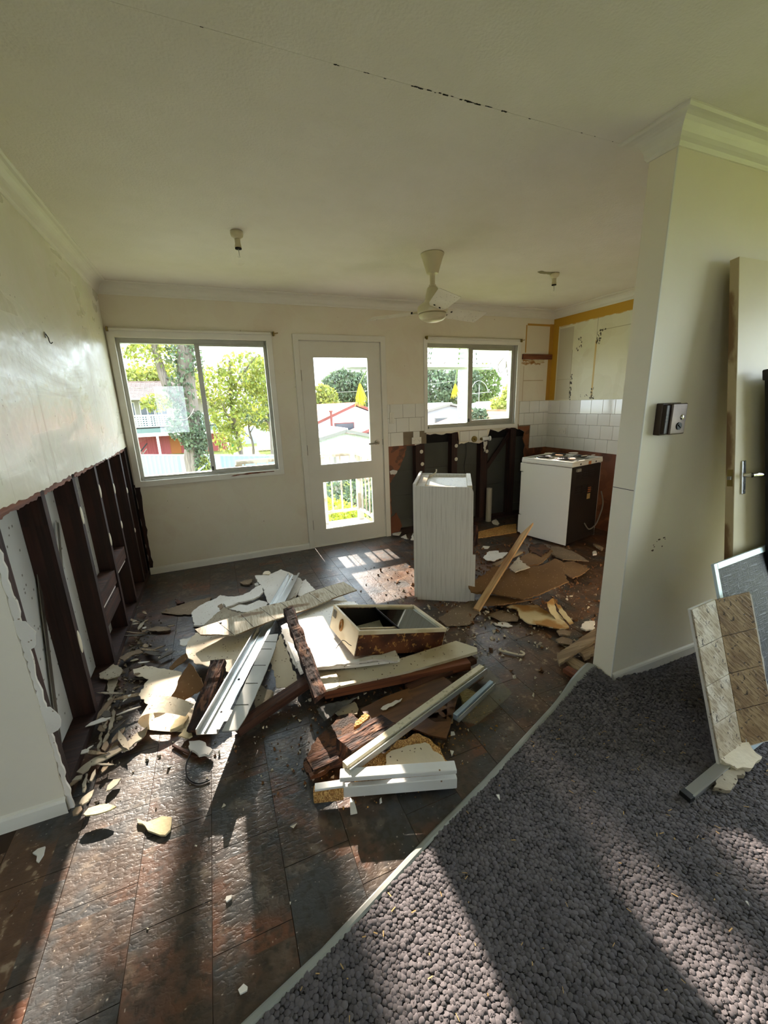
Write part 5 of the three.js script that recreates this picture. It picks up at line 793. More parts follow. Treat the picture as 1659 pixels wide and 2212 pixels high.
{"k":"s","n":"cardboard_piece","l":"brown paper-faced board propped upright between the curled lining and the dark stud","c":"cardboard","m":"brownboard","t":0.008,"r":0.006,"v":[[0.331,0.041,1.981],[0.352,0.071,1.931],[0.41,0.122,1.866],[0.445,0.105,1.936],[0.483,0.073,2.043],[0.413,0.043,2.051],[0.318,0.004,2.055],[0.304,0.017,2.011]]},
{"k":"s","n":"lining_sheet","l":"white vinyl lining scrap lying flat behind the curled lining loop","c":"wall lining","m":"cream","t":0.003,"r":0.006,"v":[[0.096,0.03,1.638],[0.159,0.03,1.628],[0.214,0.03,1.672],[0.287,0.03,1.734],[0.24,0.03,1.793],[0.183,0.03,1.773],[0.12,0.03,1.711]]},
{"k":"s","n":"lining_sheet","l":"flat cream vinyl lining sheet right of the curled loop, left of the pile","c":"wall lining","m":"cream","t":0.003,"r":0.006,"v":[[0.191,0.035,1.778],[0.237,0.035,1.76],[0.284,0.035,1.734],[0.36,0.035,1.797],[0.345,0.035,1.901],[0.324,0.035,1.987],[0.295,0.035,2.031],[0.254,0.035,2.055],[0.205,0.035,2.0],[0.162,0.035,1.912]]},
{"k":"s","n":"cardboard_piece","l":"curved brown cardboard strip behind the frayed lining sheet","c":"cardboard","m":"brownboard","t":0.005,"r":0.006,"v":[[0.289,0.03,1.707],[0.335,0.06,1.688],[0.392,0.091,1.69],[0.4,0.088,1.734],[0.361,0.063,1.75],[0.298,0.029,1.745]]},
{"k":"s","n":"plasterboard_piece","l":"yellow stained plasterboard scrap left of the dark stud","c":"plasterboard","m":"stain","t":0.01,"r":0.006,"v":[[0.331,0.02,2.235],[0.347,0.02,2.171],[0.388,0.02,2.129],[0.408,0.02,2.169],[0.386,0.02,2.227],[0.357,0.02,2.238]]},
{"k":"s","n":"plasterboard_piece","l":"yellowed triangular plasterboard scrap at the foot of the dark stud","c":"plasterboard","m":"stain","t":0.008,"r":0.006,"v":[[0.371,0.03,2.297],[0.43,0.03,2.221],[0.43,0.03,2.324],[0.416,0.03,2.33]]},
{"k":"s","n":"plasterboard_piece","l":"broken white plasterboard corner lying in sun at the foot of the metal channel","c":"plasterboard","m":"plaster","t":0.012,"r":0.006,"v":[[0.417,0.03,2.352],[0.474,0.03,2.379],[0.514,0.03,2.447],[0.498,0.03,2.471],[0.459,0.03,2.454],[0.424,0.03,2.406]]},
{"k":"b","n":"wood_splinter","l":"thin dark splinter lying across the sunlit floor at the front left of the pile","c":"splinter","m":"darktimber","w":0.012,"t":0.008,"v":[[0.347,0.008,2.321],[0.448,0.012,2.441]]},
{"k":"s","n":"plasterboard_piece","l":"yellow-stained triangular plasterboard chip alone on the sunlit vinyl","c":"plasterboard","m":"stain","t":0.008,"r":0.006,"v":[[0.252,0.012,2.649],[0.289,0.012,2.679],[0.337,0.012,2.677],[0.37,0.012,2.696],[0.371,0.012,2.725],[0.369,0.012,2.746],[0.354,0.012,2.759],[0.336,0.012,2.75],[0.312,0.012,2.729]]},
{"k":"s","n":"plasterboard_chip","l":"white chip lying beside the skirting at the lower left","c":"plasterboard","m":"plaster","t":0.006,"r":0.006,"v":[[-0.064,0.008,2.636],[-0.052,0.008,2.626],[-0.031,0.008,2.627],[-0.027,0.008,2.657],[-0.034,0.008,2.681],[-0.042,0.008,2.674],[-0.046,0.008,2.653]]},
{"k":"s","n":"lining_scrap","l":"long curved strip of torn lining with a broken tip, the longest beside the left wall","c":"scrap","m":"dirtyboard","t":0.006,"r":0.006,"v":[[-0.008,0.028,2.331],[0.024,0.028,2.292],[0.073,0.028,2.273],[0.133,0.028,2.262],[0.145,0.028,2.278],[0.096,0.028,2.304],[0.039,0.028,2.318],[0.017,0.028,2.352]]},
{"k":"s","n":"lining_scrap","l":"pointed grey lining strip that continues from the broken tip, beside the left wall","c":"scrap","m":"dirtyboard","t":0.006,"r":0.006,"v":[[0.133,0.028,2.262],[0.176,0.028,2.212],[0.231,0.028,2.171],[0.23,0.028,2.222],[0.192,0.028,2.257],[0.156,0.028,2.294]]},
{"k":"s","n":"lining_scrap","l":"narrow upright lining ribbon hanging beside the second bare stud","c":"scrap","m":"dirtyboard","t":0.006,"r":0.006,"v":[[-0.017,0.038,1.684],[0.029,0.038,1.688],[0.039,0.038,1.775],[0.034,0.038,1.855],[0.056,0.038,2.106],[0.047,0.038,2.11],[0.018,0.038,1.828],[0.0,0.038,1.804]]},
{"k":"s","n":"lining_scrap","l":"thin curved lining ribbon running down the floor next to the upright ribbon","c":"scrap","m":"dirtyboard","t":0.006,"r":0.006,"v":[[0.058,0.028,1.967],[0.072,0.028,1.992],[0.074,0.028,2.111],[0.066,0.028,2.192],[0.057,0.028,2.195],[0.062,0.028,2.097]]},
{"k":"s","n":"lining_scrap","l":"pale torn paper clump at the foot of the third bare stud","c":"scrap","m":"dirtyboard","t":0.006,"r":0.006,"v":[[-0.063,0.058,1.646],[-0.029,0.058,1.615],[-0.007,0.058,1.577],[0.021,0.058,1.603],[0.055,0.058,1.667],[0.047,0.058,1.721],[-0.008,0.058,1.728],[-0.047,0.058,1.699]]},
{"k":"s","n":"lining_scrap","l":"small card pieces stacked at the foot of the third bare stud","c":"scrap","m":"card","t":0.006,"r":0.006,"v":[[0.004,0.038,1.487],[0.035,0.038,1.448],[0.097,0.038,1.436],[0.128,0.038,1.479],[0.067,0.038,1.49],[0.037,0.038,1.542]]},
{"k":"s","n":"lining_scrap","l":"flat grey card scrap on the vinyl right of the fourth bare stud","c":"scrap","m":"card","t":0.006,"r":0.006,"v":[[0.1,0.02,1.16],[0.161,0.02,1.13],[0.255,0.02,1.193],[0.258,0.02,1.228],[0.177,0.02,1.211]]},
{"k":"s","n":"lining_scrap","l":"small leaf-shaped card chip on the vinyl near the fourth bare stud","c":"scrap","m":"card","t":0.006,"r":0.006,"v":[[0.13,0.02,1.464],[0.145,0.02,1.429],[0.172,0.02,1.427],[0.173,0.02,1.47],[0.146,0.02,1.492]]},
{"k":"s","n":"lining_scrap","l":"pale triangular chip on the floor below the long curved strip","c":"scrap","m":"dirtyboard","t":0.006,"r":0.006,"v":[[0.124,0.02,2.48],[0.123,0.02,2.451],[0.139,0.02,2.429],[0.167,0.02,2.436],[0.157,0.02,2.461],[0.139,0.02,2.476]]},
{"k":"s","n":"lining_scrap","l":"sunlit stained plaster lump near the end of the skirting","c":"scrap","m":"stain","t":0.006,"r":0.006,"v":[[0.074,0.038,2.574],[0.084,0.038,2.554],[0.118,0.038,2.554],[0.16,0.038,2.572],[0.18,0.038,2.589],[0.164,0.038,2.595],[0.115,0.038,2.593],[0.084,0.038,2.584]]},
{"k":"s","n":"lining_scrap","l":"twisted white paper strip near the end of the skirting","c":"scrap","m":"dirtyboard","t":0.006,"r":0.006,"v":[[0.046,0.038,2.516],[0.051,0.038,2.492],[0.067,0.038,2.478],[0.085,0.038,2.469],[0.084,0.038,2.501],[0.077,0.038,2.519],[0.06,0.038,2.527]]},
{"k":"s","n":"lining_scrap","l":"short vertical lining sliver below the long curved strip","c":"scrap","m":"dirtyboard","t":0.006,"r":0.006,"v":[[0.044,0.038,2.462],[0.036,0.038,2.406],[0.035,0.038,2.37],[0.042,0.038,2.373],[0.047,0.038,2.423],[0.053,0.038,2.466]]},
{"k":"s","n":"lining_scrap","l":"second short lining sliver below the long curved strip","c":"scrap","m":"dirtyboard","t":0.006,"r":0.006,"v":[[0.058,0.038,2.416],[0.058,0.038,2.381],[0.066,0.038,2.359],[0.072,0.038,2.387],[0.067,0.038,2.42]]},
{"k":"s","n":"lining_scrap","l":"bent card scrap against the bottom of the second bare stud","c":"scrap","m":"card","t":0.006,"r":0.006,"v":[[0.064,0.038,2.246],[0.067,0.038,2.211],[0.079,0.038,2.206],[0.088,0.038,2.228],[0.082,0.038,2.268]]},
{"k":"s","n":"lining_scrap","l":"pale flat scrap at the corner of the broken lining","c":"scrap","m":"dirtyboard","t":0.006,"r":0.006,"v":[[-0.014,0.028,2.374],[-0.003,0.028,2.355],[0.019,0.028,2.359],[0.019,0.028,2.377],[0.0,0.028,2.383]]},
{"k":"s","n":"cardboard_piece","l":"brown cardboard scrap by the skirting end","c":"scrap","m":"card","t":0.006,"r":0.006,"v":[[0.033,0.038,2.546],[0.041,0.038,2.53],[0.057,0.038,2.531],[0.065,0.038,2.55],[0.054,0.038,2.565],[0.039,0.038,2.563]]},
{"k":"s","n":"lining_scrap","l":"thin long splinter lying along the base of the bare studs","c":"scrap","m":"dirtyboard","t":0.006,"r":0.006,"v":[[0.043,0.02,2.244],[0.033,0.02,2.107],[0.023,0.02,2.003],[0.029,0.02,2.01],[0.04,0.02,2.118],[0.051,0.02,2.251]]},
{"k":"s","n":"plasterboard_piece","l":"white torn paper shard behind the pale batten in the kitchen heap","c":"plasterboard","m":"plaster","t":0.008,"r":0.006,"v":[[2.892,0.03,1.098],[3.032,0.03,0.99],[3.124,0.03,1.019],[3.099,0.03,1.07],[3.178,0.03,1.096],[3.053,0.03,1.182],[2.92,0.03,1.215],[2.88,0.03,1.161]]},
{"k":"s","n":"cardboard_piece","l":"flat grey-brown cardboard sheet under the foot of the pale batten","c":"cardboard","m":"card","t":0.004,"r":0.006,"v":[[1.963,0.012,1.874],[2.1,0.012,1.806],[2.242,0.012,1.774],[2.357,0.012,1.729],[2.356,0.012,1.851],[2.245,0.012,1.934],[2.109,0.012,2.033],[1.97,0.012,1.988]]},
{"k":"s","n":"plasterboard_piece","l":"large brown paper-backed plasterboard sheet on top of the kitchen heap","c":"plasterboard","m":"brownboard","t":0.01,"r":0.006,"v":[[2.314,0.092,1.773],[2.503,0.131,1.702],[2.655,0.161,1.649],[2.725,0.165,1.749],[2.845,0.185,1.757],[2.938,0.198,1.797],[3.081,0.223,1.786],[3.084,0.216,1.881],[2.998,0.196,1.944],[2.946,0.18,2.025],[2.927,0.174,2.07],[2.771,0.147,2.063],[2.642,0.125,2.064],[2.542,0.109,2.047],[2.478,0.105,1.96],[2.414,0.102,1.867],[2.326,0.092,1.801]]},
{"k":"s","n":"plasterboard_piece","l":"dented brown paper-backed sheet leaning on the white cabinet","c":"plasterboard","m":"brownboard","t":0.01,"r":0.006,"v":[[2.297,0.137,1.734],[2.434,0.166,1.705],[2.575,0.201,1.663],[2.682,0.195,1.701],[2.469,0.122,1.807],[2.315,0.101,1.816],[2.284,0.108,1.794]]},
{"k":"s","n":"plasterboard_piece","l":"pale cream flap folded up behind the top brown sheet","c":"plasterboard","m":"cream","t":0.006,"r":0.006,"v":[[2.712,0.171,1.679],[2.863,0.216,1.609],[2.822,0.209,1.7],[2.802,0.211,1.81],[2.697,0.173,1.768]]},
{"k":"s","n":"plasterboard_piece","l":"brown sheet below the top brown sheet with its edge showing at the front","c":"plasterboard","m":"brownboard","t":0.01,"r":0.006,"v":[[2.385,0.06,1.779],[2.498,0.06,1.857],[2.587,0.06,1.986],[2.725,0.06,2.002],[2.602,0.06,1.993],[2.431,0.06,1.97],[2.3,0.06,1.926]]},
{"k":"s","n":"plasterboard_piece","l":"cream stained sheet lying at the front of the kitchen heap","c":"plasterboard","m":"stain","t":0.008,"r":0.006,"v":[[2.46,0.035,1.975],[2.517,0.035,1.969],[2.587,0.035,2.013],[2.668,0.035,2.043],[2.661,0.035,2.165],[2.67,0.035,2.294],[2.635,0.035,2.368],[2.57,0.035,2.353],[2.522,0.035,2.289],[2.447,0.035,2.22],[2.443,0.035,2.132],[2.506,0.035,2.033]]},
{"k":"s","n":"card_scrap","l":"folded cream card strip standing up at the front right of the kitchen heap","c":"card","m":"stain","t":0.004,"r":0.006,"v":[[2.672,0.094,2.131],[2.748,0.099,2.113],[2.688,0.058,2.206],[2.686,0.025,2.274],[2.639,0.028,2.274],[2.633,0.057,2.214]]},
{"k":"s","n":"card_scrap","l":"second folded cream card strip right of the first one in the kitchen heap","c":"card","m":"stain","t":0.004,"r":0.006,"v":[[2.747,0.097,2.115],[2.738,0.072,2.203],[2.717,0.04,2.308],[2.708,0.03,2.337],[2.678,0.027,2.332],[2.693,0.055,2.239]]},
{"k":"s","n":"plasterboard_piece","l":"grey sheet lying in front of the stove side panel","c":"plasterboard","m":"card","t":0.01,"r":0.006,"v":[[3.458,0.05,1.346],[3.612,0.05,1.203],[3.667,0.05,1.239],[3.689,0.05,1.395],[3.625,0.05,1.636],[3.552,0.05,1.565],[3.461,0.05,1.502]]},
{"k":"s","n":"plasterboard_piece","l":"brown sheet corner sticking out right of the kitchen heap","c":"plasterboard","m":"brownboard","t":0.01,"r":0.006,"v":[[3.44,0.04,1.544],[3.522,0.04,1.554],[3.514,0.04,1.742],[3.329,0.04,1.812],[3.241,0.04,1.821],[3.251,0.04,1.717]]},
{"k":"s","n":"plasterboard_piece","l":"dull brown sheet at the back of the kitchen heap","c":"plasterboard","m":"brownboard","t":0.01,"r":0.006,"v":[[3.038,0.1,1.41],[3.303,0.1,1.309],[3.473,0.1,1.249],[3.446,0.1,1.384],[3.307,0.1,1.484],[3.189,0.1,1.552],[3.105,0.1,1.586],[2.999,0.1,1.576]]},
{"k":"s","n":"plaster_lump","l":"crumbled brown plaster lump at the back of the kitchen heap","c":"lump","m":"chipdark","t":0.03,"r":0.02,"v":[[3.28,0.11,1.255],[3.391,0.11,1.179],[3.452,0.11,1.192],[3.472,0.11,1.28],[3.375,0.11,1.413],[3.233,0.11,1.475],[3.222,0.11,1.368]]},
{"k":"b","n":"grey_stick","l":"short grey stick lying across the pale batten","c":"stick","m":"greywood","w":0.035,"t":0.02,"v":[[2.592,0.2,1.64],[2.93,0.23,1.56]]},
{"k":"b","n":"timber_batten","l":"long pale timber batten with a broken pointed top, leaning across the kitchen heap","c":"batten","m":"pine","w":0.045,"t":0.02,"v":[[2.224,0.05,1.946],[3.053,0.45,1.519]],"tip":1},
{"k":"s","n":"plank_piece","l":"dirty flat plank with a plaster-crusted end beside the nib wall","c":"plank","m":"greywood","t":0.018,"r":0.003,"v":[[2.336,0.05,2.567],[2.472,0.05,2.532],[2.628,0.05,2.493],[2.754,0.05,2.462],[2.643,0.05,2.558],[2.446,0.05,2.6],[2.278,0.05,2.643]]},
{"k":"s","n":"plank_piece","l":"short broken plank under the dirty flat plank","c":"plank","m":"greywood","t":0.016,"r":0.006,"v":[[2.369,0.025,2.599],[2.432,0.025,2.59],[2.438,0.025,2.668],[2.402,0.025,2.732],[2.367,0.025,2.733],[2.348,0.025,2.661]]},
{"k":"s","n":"plank_piece","l":"crumbling grey plank end tucked behind the dirty flat plank","c":"plank","m":"greywood","t":0.02,"r":0.006,"v":[[2.49,0.03,2.587],[2.565,0.03,2.57],[2.623,0.03,2.57],[2.553,0.03,2.63],[2.468,0.03,2.641]]},
{"k":"s","n":"board_offcut","l":"torn brown board layers stacked left of the dirty flat plank, upper one","c":"board","m":"card","t":0.01,"r":0.006,"v":[[2.544,0.03,2.355],[2.598,0.03,2.365],[2.616,0.03,2.405],[2.578,0.03,2.433],[2.524,0.03,2.399]]},
{"k":"s","n":"board_offcut","l":"torn brown board layers stacked left of the dirty flat plank, lower one","c":"board","m":"card","t":0.01,"r":0.006,"v":[[2.475,0.025,2.419],[2.535,0.025,2.418],[2.556,0.025,2.472],[2.51,0.025,2.507],[2.459,0.025,2.455]]},
{"k":"s","n":"plasterboard_piece","l":"white plaster corner lying against the nib wall","c":"plasterboard","m":"plaster","t":0.01,"r":0.006,"v":[[2.706,0.03,2.393],[2.789,0.03,2.35],[2.853,0.03,2.373],[2.768,0.03,2.447],[2.713,0.03,2.428]]},
{"k":"b","n":"brick_piece","l":"small red timber offcut on the floor beside the curled carpet corner","c":"offcut","m":"redtimber","w":0.05,"t":0.025,"v":[[2.303,0.025,2.663],[2.315,0.025,2.741]]},
{"k":"s","n":"plasterboard_piece","l":"white shard on the kitchen floor below the window wall pipe","c":"plasterboard","m":"plaster","t":0.006,"r":0.006,"v":[[3.733,0.01,0.102],[3.843,0.01,0.04],[3.767,0.01,0.21],[3.707,0.01,0.264],[3.683,0.01,0.205]]},
{"k":"s","n":"plasterboard_piece","l":"white scrap in front of the white cabinet notch","c":"plasterboard","m":"plaster","t":0.006,"r":0.006,"v":[[3.051,0.012,0.848],[3.114,0.012,0.8],[3.157,0.012,0.843],[3.097,0.012,0.884]]},
{"k":"s","n":"chipboard_piece","l":"loose chipboard strip lying on the kitchen floor behind the white cabinet","c":"chipboard","m":"chip","t":0.01,"r":0.006,"v":[[3.306,0.012,0.375],[3.504,0.012,0.353],[3.776,0.012,0.31],[3.918,0.012,0.331],[3.702,0.012,0.59],[3.497,0.012,0.578],[3.195,0.012,0.558]]},
{"k":"s","n":"cardboard_piece","l":"grey torn card layers at the front left of the kitchen heap","c":"card","m":"card","t":0.006,"r":0.006,"v":[[2.293,0.02,1.992],[2.409,0.02,1.973],[2.455,0.02,2.107],[2.416,0.02,2.142],[2.316,0.02,2.093]]},
{"k":"s","n":"plasterboard_piece","l":"white plaster fringe in front of the kitchen heap","c":"plasterboard","m":"plaster","t":0.006,"r":0.006,"v":[[2.27,0.01,2.077],[2.348,0.01,2.103],[2.359,0.01,2.163],[2.321,0.01,2.162],[2.265,0.01,2.109]]},
{"k":"s","n":"plank_piece","l":"flat timber offcut on the floor behind the stove, by the nib wall","c":"offcut","m":"greywood","t":0.016,"r":0.006,"v":[[4.063,0.03,1.298],[4.113,0.03,1.283],[4.063,0.03,1.417],[4.006,0.03,1.444]]},
{"k":"s","n":"plasterboard_piece","l":"small white block on the floor by the nib wall behind the stove","c":"plasterboard","m":"plaster","t":0.016,"r":0.006,"v":[[3.88,0.03,1.452],[3.935,0.03,1.444],[3.874,0.03,1.504],[3.833,0.03,1.5]]},
{"k":"s","n":"plasterboard_piece","l":"white plaster tongue on the skirting line left of the kitchen hole","c":"plasterboard","m":"plaster","t":0.008,"r":0.006,"v":[[2.519,0.02,-0.214],[2.613,0.02,-0.316],[2.594,0.02,-0.048],[2.484,0.02,0.089],[2.426,0.02,0.039]]},
{"k":"s","n":"plasterboard_piece","l":"white triangular chip on the vinyl before the kitchen hole","c":"plasterboard","m":"plaster","t":0.006,"r":0.006,"v":[[2.489,0.008,0.126],[2.578,0.008,0.06],[2.525,0.008,0.218]]},
{"k":"s","n":"plasterboard_piece","l":"white upright chip leaning by the left edge of the white cabinet","c":"plasterboard","m":"plaster","t":0.006,"r":0.006,"v":[[2.543,0.008,0.263],[2.639,0.04,0.128],[2.578,0.008,0.282]]},
{"k":"s","n":"plaster_chip","l":"white triangular chip below the front moulding","c":"chip","m":"plaster","t":0.005,"r":0.001,"v":[[0.996,0.007,2.888],[1.006,0.007,2.903],[1.002,0.007,2.955],[0.977,0.007,2.95]]},
{"k":"s","n":"plaster_chip","l":"white chip in front of the pile, upper right of the tall chip","c":"chip","m":"plaster","t":0.005,"r":0.001,"v":[[1.097,0.007,2.939],[1.106,0.007,2.935],[1.101,0.007,2.953],[1.091,0.007,2.955]]},
{"k":"s","n":"plaster_chip","l":"small white chip near the middle of the carpet edge strip","c":"chip","m":"plaster","t":0.005,"r":0.001,"v":[[1.454,0.015,2.861],[1.466,0.015,2.871],[1.446,0.015,2.888]]},
{"k":"s","n":"plaster_chip","l":"white chip beside the laminate sheet corner","c":"chip","m":"plaster","t":0.005,"r":0.001,"v":[[1.516,0.007,2.767],[1.529,0.007,2.773],[1.524,0.007,2.789],[1.504,0.007,2.785]]},
{"k":"s","n":"plaster_chip","l":"white pointed chip alone on the dark vinyl at the bottom","c":"chip","m":"plaster","t":0.005,"r":0.001,"v":[[0.543,0.007,3.05],[0.546,0.007,3.043],[0.562,0.007,3.046],[0.56,0.007,3.055],[0.546,0.007,3.059]]},
{"k":"s","n":"plaster_chip","l":"white block-shaped chip lowest on the dark vinyl","c":"chip","m":"plaster","t":0.005,"r":0.001,"v":[[0.566,0.007,3.278],[0.58,0.007,3.272],[0.589,0.007,3.282],[0.587,0.007,3.289],[0.57,0.007,3.289]]},
{"k":"s","n":"plaster_chip","l":"white chip on the carpet near the edge strip","c":"chip","m":"plaster","t":0.005,"r":0.001,"v":[[1.504,0.015,3.109],[1.515,0.015,3.114],[1.503,0.015,3.133]]},
{"k":"s","n":"plaster_chip","l":"white curled chip on the carpet at the far right","c":"chip","m":"plaster","t":0.005,"r":0.001,"v":[[1.954,0.015,3.68],[1.958,0.015,3.683],[1.951,0.015,3.692]]}
];
// ================================================================ DEBRIS ON THE FLOOR
M.glasspane = new THREE.MeshPhysicalMaterial({ name: 'dusty pane glass', color: '#f4f6f4', roughness: 0.08, transmission: 1, thickness: 0, ior: 1.5 });
const matOf = { glass: M.glasspane };
DEBRIS.forEach((d, i) => {
  const material = matOf[d.m] ?? M[d.m];
  if (!material) throw new Error('no material ' + d.m);
  if (d.k === 's') {
    const { geo, n, c } = sheetGeo(d.v, d.t, d.r, i + 11);
    if (d.joints) {                                        // scored board: tiles between thin dark joints
      const o = thing(d.n, d.l, d.c);
      part('board', geo, material, o);
      d.joints.forEach(([a, b]) => { const A = V3(...a).addScaledVector(n, 0.0006), B = V3(...b).addScaledVector(n, 0.0006); part('joint', beam(A, B, 0.0022, 0.0012), M.darkgap, o); });
      if (/pointed rotten/.test(d.l)) { part('nail_head', metric(new THREE.SphereGeometry(0.007, 10, 8).scale(1, 0.5, 1).translate(...at2(d.v, 0.1, n))), M.black, o); }
    } else solo(d.n, d.l, d.c, geo, material);
    return;
  }
  const a = V3(...d.v[0]), b = V3(...d.v[1]);
  if (d.prof === 'channel') {                              // folded aluminium channel with raised lips
    const o = thing(d.n, d.l, d.c);
    part('web', beam(a, b, d.w, 0.003), M.alu, o);
    for (const [u, h, w] of [[-d.w / 2, 0.022, 0.004], [d.w / 2, 0.026, 0.004], [d.w * 0.12, 0.012, 0.003]]) part('lip', beam(a, b, w, h, { du: u }).translate(0, h / 2, 0), M.alu, o);
    part('flange', beam(a, b, 0.014, 0.003, { du: -d.w / 2 - 0.006 }).translate(0, 0.022, 0), M.alu, o);
    for (const t of [0.06, 0.93, 0.8]) part('fixing_hole', metric(new THREE.CylinderGeometry(0.006, 0.006, 0.002, 14).translate(...a.clone().lerp(b, t).add(V3(0.012, 0.0025, 0)).toArray()), false, true), M.darkgap, o);
    return;
  }
  if (d.prof === 'sash') {
    const o = thing(d.n, d.l, d.c);
    part('rail_body', beam(a, b, d.w * 0.62, d.t, { du: -d.w * 0.19, round: 0.002 }), material, o);
    part('rail_lip', [beam(a, b, d.w * 0.3, d.t * 0.5, { du: d.w * 0.3 }).translate(0, -d.t * 0.2, 0), beam(a, b, 0.003, d.t * 0.9, { du: d.w * 0.46 })], M.alu, o);
    return;
  }
  const seed = i + 3, L0 = b.distanceTo(a);
  let geo;
  if (d.rot) geo = beam(a, b, d.w, d.t, { seg: max(6, floor(L0 / 0.02)), warp: (g) => {
    const p = g.attributes.position;
    for (let k = 0; k < p.count; k++) { const x = p.getX(k), y = p.getY(k), z = p.getZ(k), e = fbm(y * 22 + x * 30, z * 60 + seed, seed, 3) - 0.5, endy = abs(y) > L0 / 2 - 0.001 ? (hash(floor(x * 300), floor(z * 300), seed) - 0.5) * 0.03 : 0; p.setXYZ(k, x * (1 + e * 0.5), y + endy, z * (1 + e * 0.6)); }
  } });
  else if (d.tip) geo = beam(a, b, d.w, d.t, { seg: 12, warp: (g) => { const p = g.attributes.position; for (let k = 0; k < p.count; k++) if (p.getY(k) > L0 * 0.34) { const t = (p.getY(k) - L0 * 0.34) / (L0 * 0.16); p.setX(k, lerp(p.getX(k), d.w * 0.42, t * 0.95)); } } });
  else geo = beam(a, b, d.w, d.t, { round: min(0.004, d.t * 0.25) });
  solo(d.n, d.l, d.c, geo, material);
});
function at2(v, t, n) { const c = V3(); v.forEach((p) => c.add(V3(...p))); c.divideScalar(v.length); const q = V3(...v[0]).lerp(c, 0.28 + t * 0.2); return [q.x, q.y + 0.002, q.z]; }

// curled vinyl lining loop at the left of the pile: a sheet folded back over itself, open towards the room
{
  const right = V3(0.927, 0, 0.376), ax = V3(-0.5, 0, 0.866), base = V3(0.235, 0.004, 2.02), pos = [];
  const prof = new THREE.CatmullRomCurve3([[0.3, 0.0], [0.2, 0.0], [0.1, 0.002], [0.03, 0.012], [0.0, 0.042], [0.02, 0.076], [0.08, 0.088], [0.16, 0.07], [0.225, 0.036]].map(([u, h]) => V3(u, h, 0))), n = 40, m = 8;
  const at = (i, j) => { const p = prof.getPoint(i / n), w = j / m, wd = lerp(0.17, 0.075, i / n), off = lerp(0, 0.02, i / n); const q = base.clone().addScaledVector(right, p.x + 0.05 * w * (1 - i / n)).addScaledVector(ax, off + w * wd); q.y = 0.006 + p.y * (1 - 0.18 * w); return q.toArray(); };
  for (let i = 0; i < n; i++) for (let j = 0; j < m; j++) pos.push(...at(i, j), ...at(i + 1, j), ...at(i + 1, j + 1), ...at(i, j), ...at(i + 1, j + 1), ...at(i, j + 1));
  const g = new THREE.BufferGeometry(); g.setAttribute('position', new THREE.Float32BufferAttribute(pos, 3));
  solo('lining_curl', 'loop of cream wall lining folded back over itself at the far left of the pile', 'wall lining', metric(g), M.cream);
}
{ // bent cream rod on the kitchen floor
  const pts = [[1137, 1434], [1135, 1437], [1150, 1447], [1163, 1453], [1170, 1450], [1172, 1443]];
  solo('bent_handle', 'bent cream plastic drawer handle lying on the dirty kitchen floor', 'handle', tube([[2.12, 0.012, 2.345], [2.105, 0.012, 2.352], [2.13, 0.012, 2.385], [2.165, 0.012, 2.425], [2.195, 0.012, 2.45], [2.215, 0.012, 2.44], [2.21, 0.012, 2.415]], 0.006, 30, 8), M.cream);
}
{ // copper-like wire and cable by the sunlit plaster corner
  solo('wire', 'thin dark wire looping on the sunlit floor at the front left of the pile', 'wire', tube([[0.43, 0.03, 2.42], [0.41, 0.02, 2.48], [0.42, 0.008, 2.54], [0.46, 0.006, 2.58], [0.5, 0.006, 2.58]], 0.003, 24, 6), M.black);
  solo('wire', 'thin dark wire sticking up from the white panel behind the metal box', 'wire', tube([[1.15, 0.2, 2.2], [1.2, 0.22, 2.17], [1.23, 0.2, 2.2], [1.28, 0.18, 2.24]], 0.002, 20, 6), M.black);
}
// torn lining shards strewn along the foot of the open wall
{
  const r = rng(404), mm = [M.dirtyboard, M.card, M.plaster, M.darkboard, M.greywood, M.card];
  for (let i = 0; i < 46; i++) {
    const z = 0.75 + pow(r(), 0.8) * 1.72, x = 0.0 + pow(r(), 1.5) * (z > 1.7 ? 0.16 : 0.3), L = 0.015 + pow(r(), 2) * 0.075, w = 0.005 + r() * 0.013, a = r() * 3.1, h = 0.006 + r() * 0.02 + (x < 0.08 ? 0.012 : 0), tilt = (r() - 0.5) * 0.5;
    const P = [[-1, -0.4], [-0.5, -1], [0.4, -0.8], [1, -0.1], [0.5, 0.9], [-0.4, 1]].map(([p, q]) => { const u = p * L * (0.7 + r() * 0.4), v = q * w * (0.7 + r() * 0.4); return [x + u * cos(a) - v * sin(a), h + u * tilt * 0.5 + 0.012, z + u * sin(a) + v * cos(a)]; });
    solo('lining_shard', 'small torn lining shard at the foot of the bared studs', 'shard', sheetGeo(P, 0.004, 0.002, 700 + i).geo, mm[i % 6], 'torn lining shards along the open left wall');
  }
}
